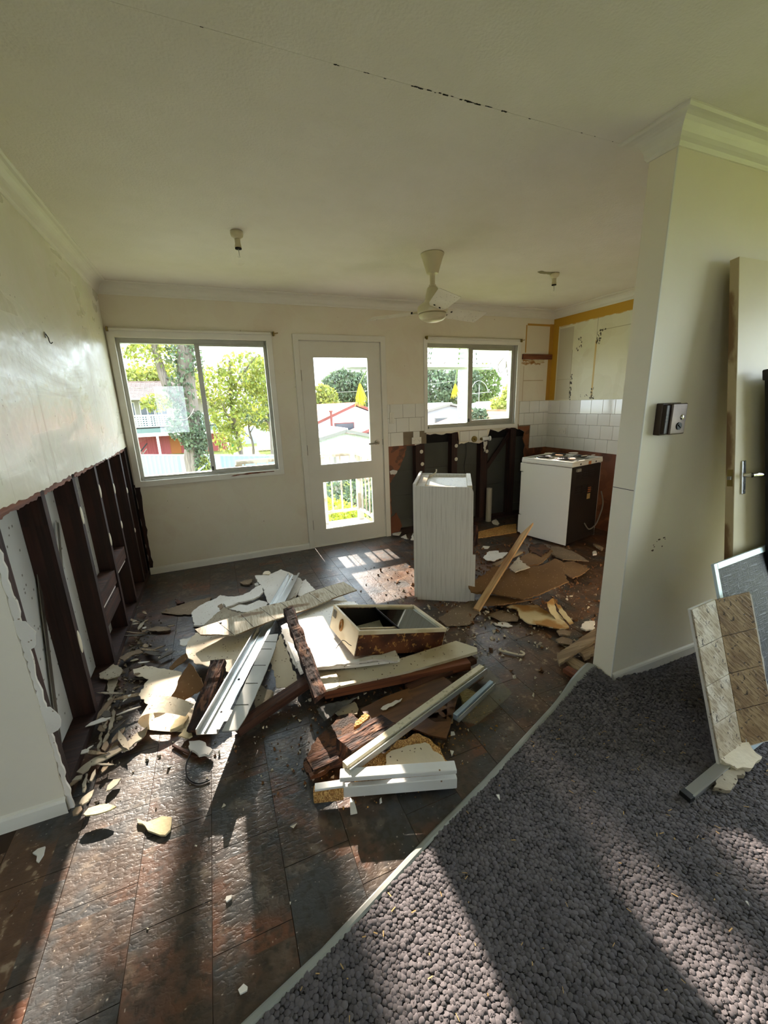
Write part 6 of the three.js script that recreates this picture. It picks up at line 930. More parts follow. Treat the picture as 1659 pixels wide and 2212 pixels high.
// small rubble nobody could count: chips, crumbs and sawdust in drifts
{
  const crumb = (name, label, count, seed, place, size, material) => {
    const r = rng(seed), im = new THREE.InstancedMesh(new THREE.TetrahedronGeometry(1, 0), material, count), m = new THREE.Matrix4(), q = new THREE.Quaternion(), e = new THREE.Euler(), c = new THREE.Color();
    for (let i = 0; i < count; i++) { const [x, z, k] = place(r), s = size * (0.25 + pow(r(), 3) * 1.8) * k; e.set(r() * 6, r() * 6, r() * 6); q.setFromEuler(e); m.compose(V3(x, s * 0.32 + 0.001, z), q, V3(s * (0.8 + r()), s * 0.6, s * (0.7 + r() * 0.6))); im.setMatrixAt(i, m); const t = 0.55 + r() * 0.5; im.setColorAt(i, c.setRGB(t, t * 0.97, t * 0.92)); }
    im.name = numbered(name); im.userData.kind = 'stuff'; im.castShadow = im.receiveShadow = true; scene.add(im); tag(im, label, 'rubble');
  };
  const white = plain('plaster crumb', '#cfc6b4', 0.9), grey = plain('grey crumb', '#8f8474', 0.9), brown = plain('brown crumb', '#7a5638', 0.95), straw = plain('sawdust crumb', '#b98a4a', 0.95);
  const gauss = (r) => r() + r() + r() - 1.5;
  crumb('plaster_crumbs', 'white plaster crumbs scattered over the kitchen floor', 1100, 5, (r) => [2.35 + gauss(r) * 0.8, 2.0 + gauss(r) * 0.65, 1], 0.008, white);
  crumb('plaster_crumbs', 'white plaster crumbs scattered round the rubble pile', 700, 6, (r) => [1.0 + gauss(r) * 0.8, 2.1 + gauss(r) * 0.75, 1], 0.006, white);
  crumb('wall_crumbs', 'grey crumbs and chips drifted along the open left wall', 420, 7, (r) => [0.02 + abs(gauss(r)) * 0.16, 1.6 + gauss(r) * 0.8, 1], 0.008, grey);
  crumb('brown_crumbs', 'brown dirt and bark crumbs over the kitchen floor', 2200, 8, (r) => [2.9 + gauss(r) * 1.0, 1.5 + gauss(r) * 0.9, 1], 0.01, brown);
  crumb('brown_crumbs', 'brown chipboard crumbs under the rubble pile', 900, 9, (r) => [1.25 + gauss(r) * 0.55, 2.5 + gauss(r) * 0.4, 1], 0.006, brown);
  crumb('sawdust', 'yellow chipboard sawdust at the torn chipboard slab', 900, 10, (r) => [1.35 + gauss(r) * 0.4, 2.72 + gauss(r) * 0.2, 1], 0.004, straw);
}
// ================================================================ OUTSIDE: BALCONY
const GY = -2.35;
{
  const o = thing('balcony', 'small white timber balcony with upright balusters outside the glazed door', 'balcony', [0, 0, 0]);
  const white = mat('weathered white balcony paint', { w: 0.4, h: 0.4, col: (u, v) => mix3([222, 220, 212], [160, 152, 138], sstep(0.55, 0.75, nC(u, v))), rough: 0.6 });
  const deck = mat('grey decking', { w: 0.5, h: 0.5, col: wood(501, [176, 168, 158], [196, 188, 178], [140, 130, 122]), rough: 0.7 });
  for (let i = 0; i < 11; i++) part('deck_board', rbx(0.9, 2.5, -0.085, -0.062, -1.13 + i * 0.09, -1.044 + i * 0.09, 0.002, true), deck, o);
  part('bearer', [bx(0.9, 2.5, -0.22, -0.09, -1.13, -1.09), bx(2.44, 2.5, -0.22, -0.09, -1.09, -0.15)], deck, o);
  part('handrail', rbx(0.9, 2.48, 0.815, 0.86, -1.09, -1.02, 0.006, true), white, o);
  part('handrail', rbx(2.39, 2.47, 0.815, 0.86, -1.02, -0.16, 0.006), white, o);
  part('bottom_rail', rbx(0.9, 2.44, 0.07, 0.1, -1.075, -1.035, 0.003), white, o);
  part('bottom_rail', rbx(2.41, 2.45, 0.07, 0.1, -1.03, -0.16, 0.003), white, o);
  for (const [x, z] of [[2.43, -1.055], [1.93, -1.055], [0.93, -1.055]]) part('post', [rbx(x - 0.04, x + 0.04, -0.062, 0.815, z - 0.03, z + 0.03, 0.004), bx(x - 0.045, x + 0.045, GY, -0.225, z - 0.045, z + 0.045)], white, o);
  for (let x = 1.0; x < 2.38; x += 0.131) if (abs(x - 1.93) > 0.05) part('baluster', rbx(x - 0.009, x + 0.009, 0.1, 0.815, -1.064, -1.046, 0.002), white, o);
  for (let z = -0.94; z < -0.2; z += 0.13) part('baluster', rbx(2.421, 2.439, 0.1, 0.815, z - 0.009, z + 0.009, 0.002), white, o);
}
{
  const o = thing('window_awning', 'white slatted metal awning over the kitchen window', 'awning');
  const am = new THREE.MeshPhysicalMaterial({ name: 'white awning sheet', color: '#b4b6b2', roughness: 0.6 });
  const n = 5, A = [2.1, -0.17], B = [1.895, -0.94];
  for (let i = 0; i < n; i++) { const t0 = i / n, t1 = (i + 1.08) / n, y0 = lerp(A[0], B[0], t0), z0 = lerp(A[1], B[1], t0), y1 = lerp(A[0], B[0], t1) - 0.006, z1 = lerp(A[1], B[1], t1), xr = lerp(4.25, 4.44, (t0 + t1) / 2); part('awning_slat', [beam(V3(2.3, (y0 + y1) / 2, (z0 + z1) / 2), V3(xr, (y0 + y1) / 2, (z0 + z1) / 2), hypot(y1 - y0, z1 - z0), 0.004, { roll: -atan2(y1 - y0, -(z1 - z0)) * 1 })], am, o); }
  part('awning_arm', [beam(V3(4.3, 2.12, -0.16), V3(4.455, 1.88, -0.96), 0.012, 0.03), beam(V3(2.3, 1.885, -0.955), V3(4.45, 1.885, -0.955), 0.02, 0.03)], M.aluwhite, o);
  part('loose_cable', tube([[4.36, 1.98, -0.6], [4.3, 1.9, -0.62], [4.34, 1.8, -0.63], [4.42, 1.86, -0.62], [4.41, 1.95, -0.6], [4.5, 1.75, -0.66], [4.62, 1.62, -0.7]], 0.006, 40, 6), M.steel, o);
}
// ---------------------------------------------------------------- ground, fence, houses
const grass = mat('dry sunny lawn', { w: 6, h: 6, n: 512, col: (u, v) => mix3(mix3([104, 116, 46], [138, 138, 64], fbm(u * 12, v * 12, 511, 4, 12, 12)), [88, 78, 54], sstep(0.6, 0.75, fbm(u * 6, v * 6, 513, 4, 6, 6)) * 0.6), hgt: (u, v) => fbm(u * 120, v * 120, 515, 2, 120, 120), bump: 0.03, rough: 1 });
struct('ground', bx(-90, 120, GY - 0.2, GY, -130, 40), grass);
{
  const o = thing('sheet_fence', 'long blue grey ribbed steel fence across the neighbouring yards', 'fence');
  const blue = plain('blue grey fence steel', '#8fa6bd', 0.5), pale = plain('pale blue fence steel', '#a9bac6', 0.5);
  const a = V3(-8.2, GY, -23.2), b = V3(4.6, GY, -12.95), d = b.clone().sub(a), L = d.length(); d.normalize(); const nz = V3(-d.z, 0, d.x), n = 7;
  for (let i = 0; i < n; i++) {
    const s0 = i * L / n + 0.03, s1 = (i + 1) * L / n - 0.03, pr = [];
    for (let s = 0; s <= 36; s++) { const t = s / 36, k = s % 4; pr.push([lerp(s0, s1, t), k === 0 || k === 1 ? 0 : 0.035]); }
    const pos = []; for (let k = 0; k < 36; k++) { const P = (q, y) => a.clone().addScaledVector(d, q[0]).addScaledVector(nz, q[1]).setY(y).toArray(); const A = P(pr[k], GY), B = P(pr[k + 1], GY), C = P(pr[k + 1], GY + 1.76), D = P(pr[k], GY + 1.76); pos.push(...A, ...B, ...C, ...A, ...C, ...D); }
    const g = new THREE.BufferGeometry(); g.setAttribute('position', new THREE.Float32BufferAttribute(pos, 3));
    part('fence_panel', metric(g), i % 3 === 1 ? pale : blue, o);
    const p = a.clone().addScaledVector(d, i * L / n);
    part('fence_post', beam(p, p.clone().setY(GY + 1.82), 0.07, 0.07), blue, o);
  }
  part('top_rail', beam(a.clone().setY(GY + 1.79), b.clone().setY(GY + 1.79), 0.06, 0.06), plain('pale fence cap', '#d6d6cc', 0.5), o);
}
const roofTile = (name, c1, c2) => mat(name, { w: 1.2, h: 1.2, col: (u, v) => mix3(c1, c2, nC(u, v)), rough: 0.9 });
{
  const o = thing('neighbour_house', 'two storey beige house with tiled roof and pale lattice balcony behind the fence', 'house');
  const z = -36, x0 = -9, x1 = 2.2, beige = mat('beige fibro wall', { w: 3, h: 3, col: (u, v) => mix3([150, 144, 128], [166, 160, 142], nA(u, v)), rough: 0.85 }), dk = plain('dark window glass', '#3c4248', 0.15), lat = plain('pale green lattice paint', '#b4d2d0', 0.6), wht = plain('white house trim', '#e2ded4', 0.6), pink = mat('pink lower wall', { w: 2, h: 2, col: (u, v) => mix3([186, 96, 96], [150, 72, 72], fbm(u * 40, 0.5, 521, 2, 40, 1)), rough: 0.8 });
  part('lower_wall', bx(x0, x1, GY, 0.05, z - 6, z - 2.2), pink, o);
  part('upper_wall', bx(x0, x1, 0.1, 2.5, z - 6, z - 1.6), beige, o);
  part('floor_slab', bx(x0, x1, -0.3, 0.05, z - 2, z), plain('green grey fascia', '#5f7470', 0.7), o);
  part('beam', bx(x0, x1, -0.6, -0.3, z - 0.12, z), wht, o);
  for (const x of [-6.1, -3.65, -0.6, 1.9]) part('post', bx(x - 0.09, x + 0.09, GY, -0.6, z - 0.18, z), wht, o);
  part('lower_door', bx(-2.95, -2.1, GY, -0.62, z - 2.2, z - 2.12), plain('orange brown door', '#a8642c', 0.7), o);
  for (const [a, b, c, d] of [[-4.72, -3.75, 0.2, 2.25], [-3.55, -2.75, 0.2, 2.2], [-6.2, -5.2, 0.9, 2.2], [-1.4, -0.2, 0.9, 2.2]]) { const f = part('window', bx(a - 0.07, b + 0.07, c - 0.07, d + 0.07, z - 1.62, z - 1.56), wht, o); part('pane', [bx(a, (a + b) / 2 - 0.04, c, d, z - 1.57, z - 1.54), bx((a + b) / 2 + 0.04, b, c, d, z - 1.57, z - 1.54)], dk, f); }
  const lt = []; for (let x = x0; x < x1; x += 0.2) lt.push(bx(x, x + 0.09, 0.2, 1.15, z - 0.02, z)); for (let y = 0.2; y < 1.1; y += 0.17) lt.push(bx(x0, x1, y, y + 0.08, z, z + 0.02)); lt.push(bx(x0, x1, 1.12, 1.2, z - 0.04, z + 0.04));
  part('lattice_panel', lt, lat, o).userData.kind = 'stuff';
  part('gutter', bx(x0 - 0.3, x1 + 0.3, 2.42, 2.56, z + 0.1, z + 0.3), wht, o);
  part('eave_soffit', bx(x0 - 0.3, x1 + 0.3, 2.48, 2.53, z - 1.6, z + 0.1), beige, o);
  const rt = roofTile('brown concrete roof tile', [112, 94, 88], [136, 118, 108]);
  for (let i = 0; i < 10; i++) { const t = i / 10, y = lerp(2.56, 3.95, t), zz = lerp(z + 0.25, z - 3.2, t), c = []; const xi = lerp(x1 + 0.3, x1 - 2.2, t); c.push(new THREE.BoxGeometry(xi - x0 + 0.3, 0.1, 0.46).rotateX(0.3).translate((xi + x0 - 0.3) / 2, y, zz - 0.18)); for (let x = x0 - 0.3; x < xi - 0.3; x += 0.36) c.push(new THREE.CylinderGeometry(0.09, 0.09, 0.4, 5, 1, false).rotateX(PI / 2 + 0.3).translate(x, y + 0.01, zz - 0.17)); part('tile_course', c.map((g) => metric(g)), rt, o); }
  part('ridge', beam(V3(x0, 3.98, z - 3.4), V3(x1 - 2.2, 3.98, z - 3.4), 0.3, 0.2), rt, o);
}
{
  const gar = thing('exercise_bench', 'dark folded exercise bench stored under the neighbouring house', 'bench');
  part('bench_pad', beam(V3(-5.2, GY + 0.5, -36.8), V3(-4.6, GY + 1.15, -36.8), 0.3, 0.08), M.black, gar);
  part('bench_frame', [beam(V3(-5.3, GY, -36.8), V3(-4.7, GY + 0.7, -36.8), 0.06, 0.06), beam(V3(-5.0, GY, -36.8), V3(-5.3, GY + 1.2, -36.8), 0.06, 0.06)], M.steel, gar);
  const b = thing('garden_bin', 'green wheelie bin with pale lid beside the brush fence', 'bin', [0.687 + 0.042 * 42, GY, 4.09 - 42]);
  part('bin_body', metric(new THREE.CylinderGeometry(0.32, 0.24, 0.95, 4, 1).rotateY(PI / 4).translate(0, 0.475, 0)), plain('green bin plastic', '#3f7a3a', 0.5), b);
  part('bin_lid', rbx(-0.28, 0.28, 0.94, 1.02, -0.26, 0.28, 0.03), plain('pale bin lid', '#e4e4d4', 0.5), b);
  const t = thing('water_tank', 'white caged cube tank on the sunny lawn', 'tank', [0.687 + 0.112 * 39, GY, 4.09 - 39]);
  part('tank_body', rbx(-0.7, 0.7, 0.1, 1.35, -0.5, 0.5, 0.08), plain('white tank plastic', '#dfe0dc', 0.4), t); part('tank_lid', rbx(-0.85, 0.85, 1.35, 1.5, -0.6, 0.6, 0.04), plain('white tank cover', '#f0f0ea', 0.6), t);
  part('cage_bar', [-0.7, -0.35, 0, 0.35, 0.7].map((x) => bx(x - 0.015, x + 0.015, 0.0, 1.35, 0.5, 0.53)), M.alu, t);
  const f = thing('brush_fence', 'short run of rough upright timber palings beyond the fence', 'fence');
  for (let i = 0; i < 12; i++) part('paling', beam(V3(0.75 + i * 0.125, GY, -42 - 0.02 * (i % 3)), V3(0.75 + i * 0.125 + (hash(i, 2, 3) - 0.5) * 0.1, GY + 1.75 + hash(i, 1, 3) * 0.25, -42), 0.07, 0.04), i % 2 ? M.darktimber : M.greywood, f);
  const f2 = thing('far_fence', 'plain pale blue sheet fence at the back of the lawn', 'fence');
  for (let i = 0; i < 4; i++) part('fence_panel', bx(2.2 + i * 2.36, 4.54 + i * 2.36, GY, GY + 1.75, -44, -43.95), plain('far fence steel ' + i, '#a3b8c8', 0.5), f2);
}
function gableHouse(name, label, cat, apex, hw, drop, depth, wallM, roofM, trimM, o2 = {}) {
  const o = thing(name, label, cat), [ax, ay, az] = apex, rise = atan2(drop, hw);
  part('gable_wall', [metric(slab([[ax - hw + 0.2, GY], [ax + hw - 0.2, GY], [ax + hw - 0.2, ay - drop + 0.02], [ax, ay - 0.12], [ax - hw + 0.2, ay - drop + 0.02]], [], depth - 0.4).translate(0, 0, az - depth + 0.2))], wallM, o);
  for (const s of [-1, 1]) { const Ls = hypot(hw, drop); for (let i = 0; i < 6; i++) { const t0 = i / 6, t1 = (i + 1.15) / 6, q = metric(new THREE.BoxGeometry(Ls / 6 * 1.15, 0.07, depth).rotateZ(-s * rise).translate(ax + s * hw * (t0 + t1) / 2, ay - drop * (t0 + t1) / 2 + 0.03, az - depth / 2)); part('roof_course', q, roofM, o); } part('barge_board', beam(V3(ax, ay, az + 0.04), V3(ax + s * hw, ay - drop, az + 0.04), 0.05, 0.16), trimM, o); }
  part('ridge_cap', beam(V3(ax, ay + 0.08, az), V3(ax, ay + 0.08, az - depth), 0.22, 0.1), roofM, o);
  if (o2.win) for (const [x, y, w, h] of o2.win) { const f = part('window', bx(x - w / 2 - 0.06, x + w / 2 + 0.06, y - 0.06, y + h + 0.06, az - 0.22, az - 0.17), trimM, o); part('pane', bx(x - w / 2, x + w / 2, y, y + h, az - 0.18, az - 0.15), plain('window pane', '#4a525a', 0.15), f); }
  return o;
}
const pinkRoof = roofTile('faded terracotta roof', [186, 128, 112], [214, 164, 146]), whiteRoof = roofTile('white metal roof', [226, 226, 222], [236, 236, 232]), redTrim = plain('dark red barge', '#7a4038', 0.7), greyTrim = plain('grey barge', '#7d7a74', 0.7);
const ribbed = mat('ribbed pale steel wall', { w: 0.8, h: 0.8, col: () => [196, 200, 196], hgt: (u) => (sin(u * 2 * PI * 6) > 0.2 ? 1 : 0), bump: 0.03, rough: 0.5 });
gableHouse('gable_house', 'house with faded terracotta gable roof beyond the balcony', 'house', [9.4, 1.47, -21.5], 4.4, 1.75, 11, plain('white blue gable wall', '#c4ccdc', 0.8), pinkRoof, redTrim, { win: [[8.6, -0.6, 1.2, 0.9]] });
gableHouse('steel_shed', 'pale ribbed steel shed with white roof beyond the balcony', 'shed', [6.85, 0.2, -15.8], 2.6, 0.62, 2.8, ribbed, whiteRoof, greyTrim);
gableHouse('low_house', 'low house with terracotta roof right of the steel shed', 'house', [10.3, 0.35, -18.8], 2.9, 1.0, 2.5, plain('purple brick wall', '#6a4c56', 0.9), pinkRoof, redTrim);
gableHouse('far_house', 'grey walled house with white roof seen through the kitchen window', 'house', [17.9, 1.25, -24], 3.6, 0.75, 8, plain('grey rendered wall', '#9a9ba4', 0.85), whiteRoof, greyTrim, { win: [[17.2, -0.6, 1.0, 0.8]] });
gableHouse('long_house', 'long white roofed house at the right of the kitchen window view', 'house', [27.3, 1.2, -26], 5.6, 0.8, 8, plain('cream rendered wall', '#c9c2b2', 0.85), whiteRoof, greyTrim);
gableHouse('orange_house', 'orange tiled house low at the right of the kitchen window view', 'house', [16.8, 0.75, -15.6], 3.2, 0.95, 4.5, plain('pale rendered wall', '#c6b8ac', 0.85), roofTile('orange roof tile', [186, 96, 66], [210, 128, 92]), plain('white barge', '#dcd8d0', 0.6));
{
  const o = thing('skillion_roof', 'flat white skillion roof of a lean-to just past the balcony', 'roof');
  part('roof_sheet', sheetGeo([[4.25, -0.02, -9.2], [5.65, 0.1, -11.6], [7.1, -0.05, -11.0], [5.6, -0.22, -8.6]], 0.05, 0, 3).geo, whiteRoof, o);
  for (const [x, z] of [[4.4, -9.3], [5.6, -8.9], [6.8, -10.8]]) part('post', bx(x - 0.04, x + 0.04, GY, -0.2, z - 0.04, z + 0.04), greyTrim, o);
  const c = thing('flue_pipe', 'dark red flue pipe standing in front of the terracotta gable', 'pipe', [7.55, GY, -20.9]);
  part('pipe', rod(V3(0, 0, 0), V3(0, 3.4, 0), 0.07), redTrim, c); part('pipe_cap', rod(V3(0, 3.4, 0), V3(0, 3.5, 0), 0.12), redTrim, c);
  const a = thing('tv_antenna', 'thin white aerial mast with curved arms above the far roofs', 'antenna', [22.6, 0.5, -27]);
  part('mast', rod(V3(0, 0, 0), V3(0, 2.3, 0), 0.02), plain('white mast', '#b8b8b8', 0.5), a); part('arms', [tube([[-0.9, 1.7, 0], [-0.5, 2.4, 0], [0, 2.6, 0], [0.6, 2.3, 0], [1.0, 1.6, 0]], 0.014, 20, 6), rod(V3(-1.2, 1.5, 0), V3(1.3, 1.65, 0), 0.014)], plain('white arm', '#b8b8b8', 0.5), a);
  const w = thing('power_wire', 'thin overhead wire crossing behind the glazed door view', 'wire');
  part('cable', tube([[-6, 3.4, -34], [5, 2.6, -34], [16, 2.75, -34], [26, 3.6, -34]], 0.02, 30, 5), M.steel, w);
  const cl = thing('clothes_line', 'blue clothes line arms low outside the wide left window', 'clothes line', [-1.3, 0, -8.2]);
  part('post', bx(-0.03, 0.03, GY, -0.2, -0.03, 0.03), plain('blue line steel', '#9cc4e0', 0.4), cl);
  part('line_arm', [rod(V3(-1.2, -0.16, 0), V3(1.9, -0.2, 0.2), 0.02), rod(V3(0, -0.2, 0), V3(-0.7, -0.55, 0.1), 0.018), rod(V3(1.1, -0.45, 0.2), V3(1.7, -0.02, 0.1), 0.018)], plain('blue line arm', '#9cc4e0', 0.4), cl);
  const pr = thing('patio_roof', 'pale patio roof sheet just below the wide left window', 'roof');
  part('roof_sheet', sheetGeo([[-2.6, -0.62, -6.6], [-0.2, -0.62, -6.2], [-0.4, -0.75, -4.0], [-2.4, -0.75, -4.0]], 0.05, 0, 5).geo, whiteRoof, pr);
  for (const [x, z] of [[-2.4, -6.4], [-0.4, -6.1]]) part('post', bx(x - 0.04, x + 0.04, GY, -0.7, z - 0.04, z + 0.04), greyTrim, pr);
}
// ---------------------------------------------------------------- trees
const leafShape = (() => { const g = new THREE.BufferGeometry(); g.setAttribute('position', new THREE.Float32BufferAttribute([0, 0, 0, 0.5, 0.32, 0.12, 0, 1, 0, 0, 0, 0, 0, 1, 0, -0.5, 0.32, 0.12], 3)); g.computeVertexNormals(); return metric(g); })();
const leafM = (name, hex) => new THREE.MeshPhysicalMaterial({ name, color: new THREE.Color(hex), roughness: 0.95, transmission: 0.34, thickness: 0, side: THREE.DoubleSide });
const LEAF = { yellow: leafM('sunlit yellow green leaf', '#8c9642'), green: leafM('mid green leaf', '#64793e'), dark: leafM('grey green leaf', '#5a6c52'), lime: leafM('lime hedge leaf', '#a8b436') };
const bark = mat('furrowed grey bark', { w: 0.9, h: 1.6, n: 512, col: (u, v) => mix3([92, 82, 76], [150, 138, 126], fbm(u * 26, v * 5, 531, 4, 26, 5)), hgt: (u, v) => fbm(u * 26, v * 5, 531, 4, 26, 5), bump: 0.05, rough: 0.95 });
// blobs: [x, y, z, rx, ry, rz, count, leaf size]
function foliage(blobs, material, parent, seed) {
  const r = rng(seed), total = blobs.reduce((s, b) => s + b[6], 0), im = new THREE.InstancedMesh(leafShape, material, total), m = new THREE.Matrix4(), q = new THREE.Quaternion(), e = new THREE.Euler(), c = new THREE.Color(); let k = 0;
  for (const [x, y, z, rx, ry, rz, n, sz] of blobs) for (let i = 0; i < n; i++) {
    let a, b, d; do { a = r() * 2 - 1; b = r() * 2 - 1; d = r() * 2 - 1; } while (a * a + b * b + d * d > 1);
    const l = pow(a * a + b * b + d * d, -0.18); a *= l; b *= l; d *= l;
    e.set(r() * 6.3, r() * 6.3, r() * 6.3); m.compose(V3(x + a * rx, y + b * ry, z + d * rz), q.setFromEuler(e), V3(sz * (0.7 + r() * 0.6), sz * (0.8 + r() * 0.7), sz)); im.setMatrixAt(k, m);
    const t = 0.6 + r() * 0.8; im.setColorAt(k++, c.setRGB(t * (0.9 + r() * 0.25), t, t * 0.9));
  }
  im.name = 'foliage'; im.userData.kind = 'stuff'; im.castShadow = im.receiveShadow = true; parent.add(im);
}
function limb(pts, r0, r1, seg = 20) {                    // tapering trunk or branch
  const cv = new THREE.CatmullRomCurve3(pts.map((p) => V3(...p))), g = new THREE.TubeGeometry(cv, seg, 1, 12), p = g.attributes.position, c = V3();
  for (let i = 0; i <= seg; i++) { cv.getPointAt(i / seg, c); const R = lerp(r0, r1, i / seg); for (let j = 0; j <= 12; j++) { const k = i * 13 + j, h = 1 + 0.16 * (fbm(j * 1.7 % 12, i * 0.8, 541, 2) - 0.5) * 2; p.setXYZ(k, c.x + (p.getX(k) - c.x) * R * h, c.y + (p.getY(k) - c.y) * R * h, c.z + (p.getZ(k) - c.z) * R * h); } }
  g.computeVertexNormals(); return metric(g, false, true);
}
{
  const o = thing('big_gum_tree', 'big grey barked tree with ivy on its trunk outside the wide left window', 'tree');
  part('trunk', limb([[-0.08, GY - 0.1, -12.9], [-0.05, -0.6, -12.9], [0.05, 1.2, -13], [0.1, 2.6, -13], [0.2, 4.4, -13], [-0.3, 6.2, -13.2], [-0.9, 8.6, -13.4]], 0.36, 0.2, 26), bark, o);
  part('branch', limb([[-0.12, 1.75, -12.9], [-0.42, 2.05, -12.9], [-0.62, 2.5, -12.9], [-0.72, 3.2, -13], [-0.8, 4.6, -13]], 0.17, 0.1), bark, o);
  part('branch', limb([[0.15, 4.2, -13], [1.1, 5.6, -12.7], [1.6, 6.4, -12.4], [1.75, 7.1, -12.2]], 0.12, 0.03), bark, o);
  part('branch', limb([[0.18, 4.5, -13], [0.5, 5.9, -12.6], [0.62, 6.7, -12.2], [0.68, 7.3, -12]], 0.09, 0.02), bark, o);
  part('twig', tube([[-0.55, 1.15, -12.4], [-0.1, 1.15, -12.4], [0.12, 1.35, -12.4], [0.2, 1.5, -12.4]], 0.012, 14, 5), plain('pale dead twig', '#c8bca8', 0.9), o);
  foliage([[-0.1, 0.9, -12.75, 0.75, 0.6, 0.55, 900, 0.11], [0.1, 0.35, -12.6, 0.55, 0.4, 0.4, 500, 0.11], [0.25, -0.35, -12.5, 0.28, 0.6, 0.3, 300, 0.11], [-0.2, 2.0, -12.8, 0.5, 0.7, 0.4, 420, 0.11], [0.15, 3.2, -12.8, 0.6, 0.8, 0.4, 420, 0.12]], LEAF.dark, o, 61);
  foliage([[-0.95, 1.75, -12.6, 0.5, 0.3, 0.4, 260, 0.12], [0.3, -0.5, -12.4, 0.2, 0.35, 0.2, 120, 0.12], [-0.95, 3.3, -13.2, 0.8, 0.6, 0.8, 420, 0.13], [-2.0, 3.7, -13.4, 0.9, 0.35, 0.8, 240, 0.13], [-0.5, 3.9, -13.2, 0.7, 0.5, 0.6, 260, 0.13]], LEAF.yellow, o, 62);
  // the high crown that dapples the sun on the floor
  foliage([[0.42, 7.42, -12, 0.14, 0.2, 0.4, 220, 0.11], [0.4, 7.1, -12, 0.1, 0.14, 0.4, 90, 0.1], [0.14, 6.4, -12, 0.17, 0.2, 0.4, 420, 0.11], [0.68, 7.36, -12, 0.22, 0.26, 0.4, 640, 0.12], [0.92, 6.95, -12, 0.13, 0.32, 0.4, 460, 0.11], [0.585, 6.75, -12, 0.06, 0.24, 0.3, 260, 0.09], [0.95, 6.6, -12.1, 0.2, 0.1, 0.4, 120, 0.1], [1.0, 7.62, -12.1, 0.2, 0.1, 0.4, 160, 0.1], [1.72, 6.95, -12.2, 0.16, 0.3, 0.4, 460, 0.12], [2.1, 7.12, -12.2, 0.14, 0.26, 0.4, 460, 0.11], [2.0, 6.62, -12.2, 0.3, 0.14, 0.4, 400, 0.12], [0.12, 7.8, -12.2, 0.12, 0.1, 0.3, 120, 0.11], [-0.9, 8.2, -12.6, 0.8, 0.7, 0.9, 600, 0.14], [0.8, 8.9, -12.4, 1.6, 0.5, 1.0, 800, 0.14], [-1.6, 6.6, -12.8, 0.7, 0.8, 0.8, 400, 0.14]], LEAF.green, o, 63);
}
function tree(name, label, x, z, h, trunkR, blobs, material, seed, group) {
  const o = thing(name, label, 'tree');
  part('trunk', limb([[x, GY - 0.1, z], [x + 0.1, GY + h * 0.3, z], [x - 0.05, GY + h * 0.6, z], [x + 0.1, GY + h * 0.9, z]], trunkR, trunkR * 0.35), bark, o);
  for (let i = 0; i < 4; i++) { const a = i * 1.7 + seed; part('branch', limb([[x, GY + h * (0.4 + i * 0.1), z], [x + cos(a) * h * 0.12, GY + h * (0.52 + i * 0.1), z + sin(a) * h * 0.1], [x + cos(a) * h * 0.24, GY + h * (0.62 + i * 0.1), z + sin(a) * h * 0.2]], trunkR * 0.4, trunkR * 0.12, 8), bark, o); }
  foliage(blobs.map(([bx0, by, bz, ...q]) => [x + bx0, by, z + bz, ...q]), material, o, seed); return o;
}
tree('leafy_tree', 'bright yellow green leafy tree in the right pane of the wide left window', 1.7, -16, 6.5, 0.14, [[-0.6, 2.4, 0, 0.9, 0.9, 1, 800, 0.15], [0.7, 3.0, 0, 1.2, 0.9, 1, 900, 0.15], [-0.4, 1.2, 0.3, 0.8, 0.7, 0.8, 500, 0.15], [0.9, 1.7, 0.2, 1.0, 0.8, 0.8, 700, 0.15], [-0.3, 0.2, 0.4, 0.7, 0.7, 0.6, 380, 0.15], [1.6, 2.6, 0, 0.9, 1, 1, 600, 0.15]], LEAF.yellow, 71);
tree('leafy_tree', 'grey green tree behind the bright leafy tree, at the window edge', 4.2, -24, 7, 0.16, [[0, 3.2, 0, 1.6, 1.3, 1.4, 1400, 0.2], [-0.6, 1.4, 0, 1.2, 0.9, 1, 700, 0.2], [0.9, 1.2, 0, 0.9, 1.2, 1, 700, 0.2]], LEAF.dark, 72);
tree('leafy_tree', 'low yellow leafed tree over the brush fence', 3.2, -27, 4.2, 0.1, [[0, 0.9, 0, 1.3, 0.6, 1, 800, 0.18], [1.4, 0.2, 0, 1.0, 0.4, 0.8, 400, 0.18], [-1.2, 0.1, 0, 0.9, 0.6, 0.8, 400, 0.18]], LEAF.yellow, 73);
tree('leafy_tree', 'pale tree over the tiled roof at the left edge of the wide window', -5.5, -44, 9, 0.25, [[0, 4.4, 0, 3, 1.2, 2, 1500, 0.34], [3.5, 4.8, 0, 2.6, 1.3, 2, 1200, 0.34]], LEAF.yellow, 74);
tree('rounded_tree', 'rounded yellow green tree left in the upper glass of the door', 10.3, -34, 6.4, 0.25, [[0, 1.8, 0, 1.7, 1.5, 1.6, 1500, 0.28], [-0.9, 1.0, 0, 1.2, 1.4, 1.2, 800, 0.28]], LEAF.yellow, 75);
tree('rounded_tree', 'grey green tree behind the terracotta gable in the door glass', 14.6, -41, 8.6, 0.3, [[0, 3.3, 0, 2.4, 1.9, 2, 2200, 0.34], [1.9, 2.9, 0, 1.6, 2, 2, 1200, 0.34], [-1.8, 2.2, 0, 1.2, 1.3, 1.4, 700, 0.34]], LEAF.dark, 76);
tree('rounded_tree', 'wide grey green tree line left in the kitchen window', 23.8, -38, 9, 0.3, [[0, 2.9, 0, 3.1, 2.3, 2, 2200, 0.36], [4.1, 3.0, 0, 2.6, 2.2, 2, 1800, 0.36], [-2.1, 1.5, 0, 1.7, 1.2, 1.4, 700, 0.36]], LEAF.dark, 77);
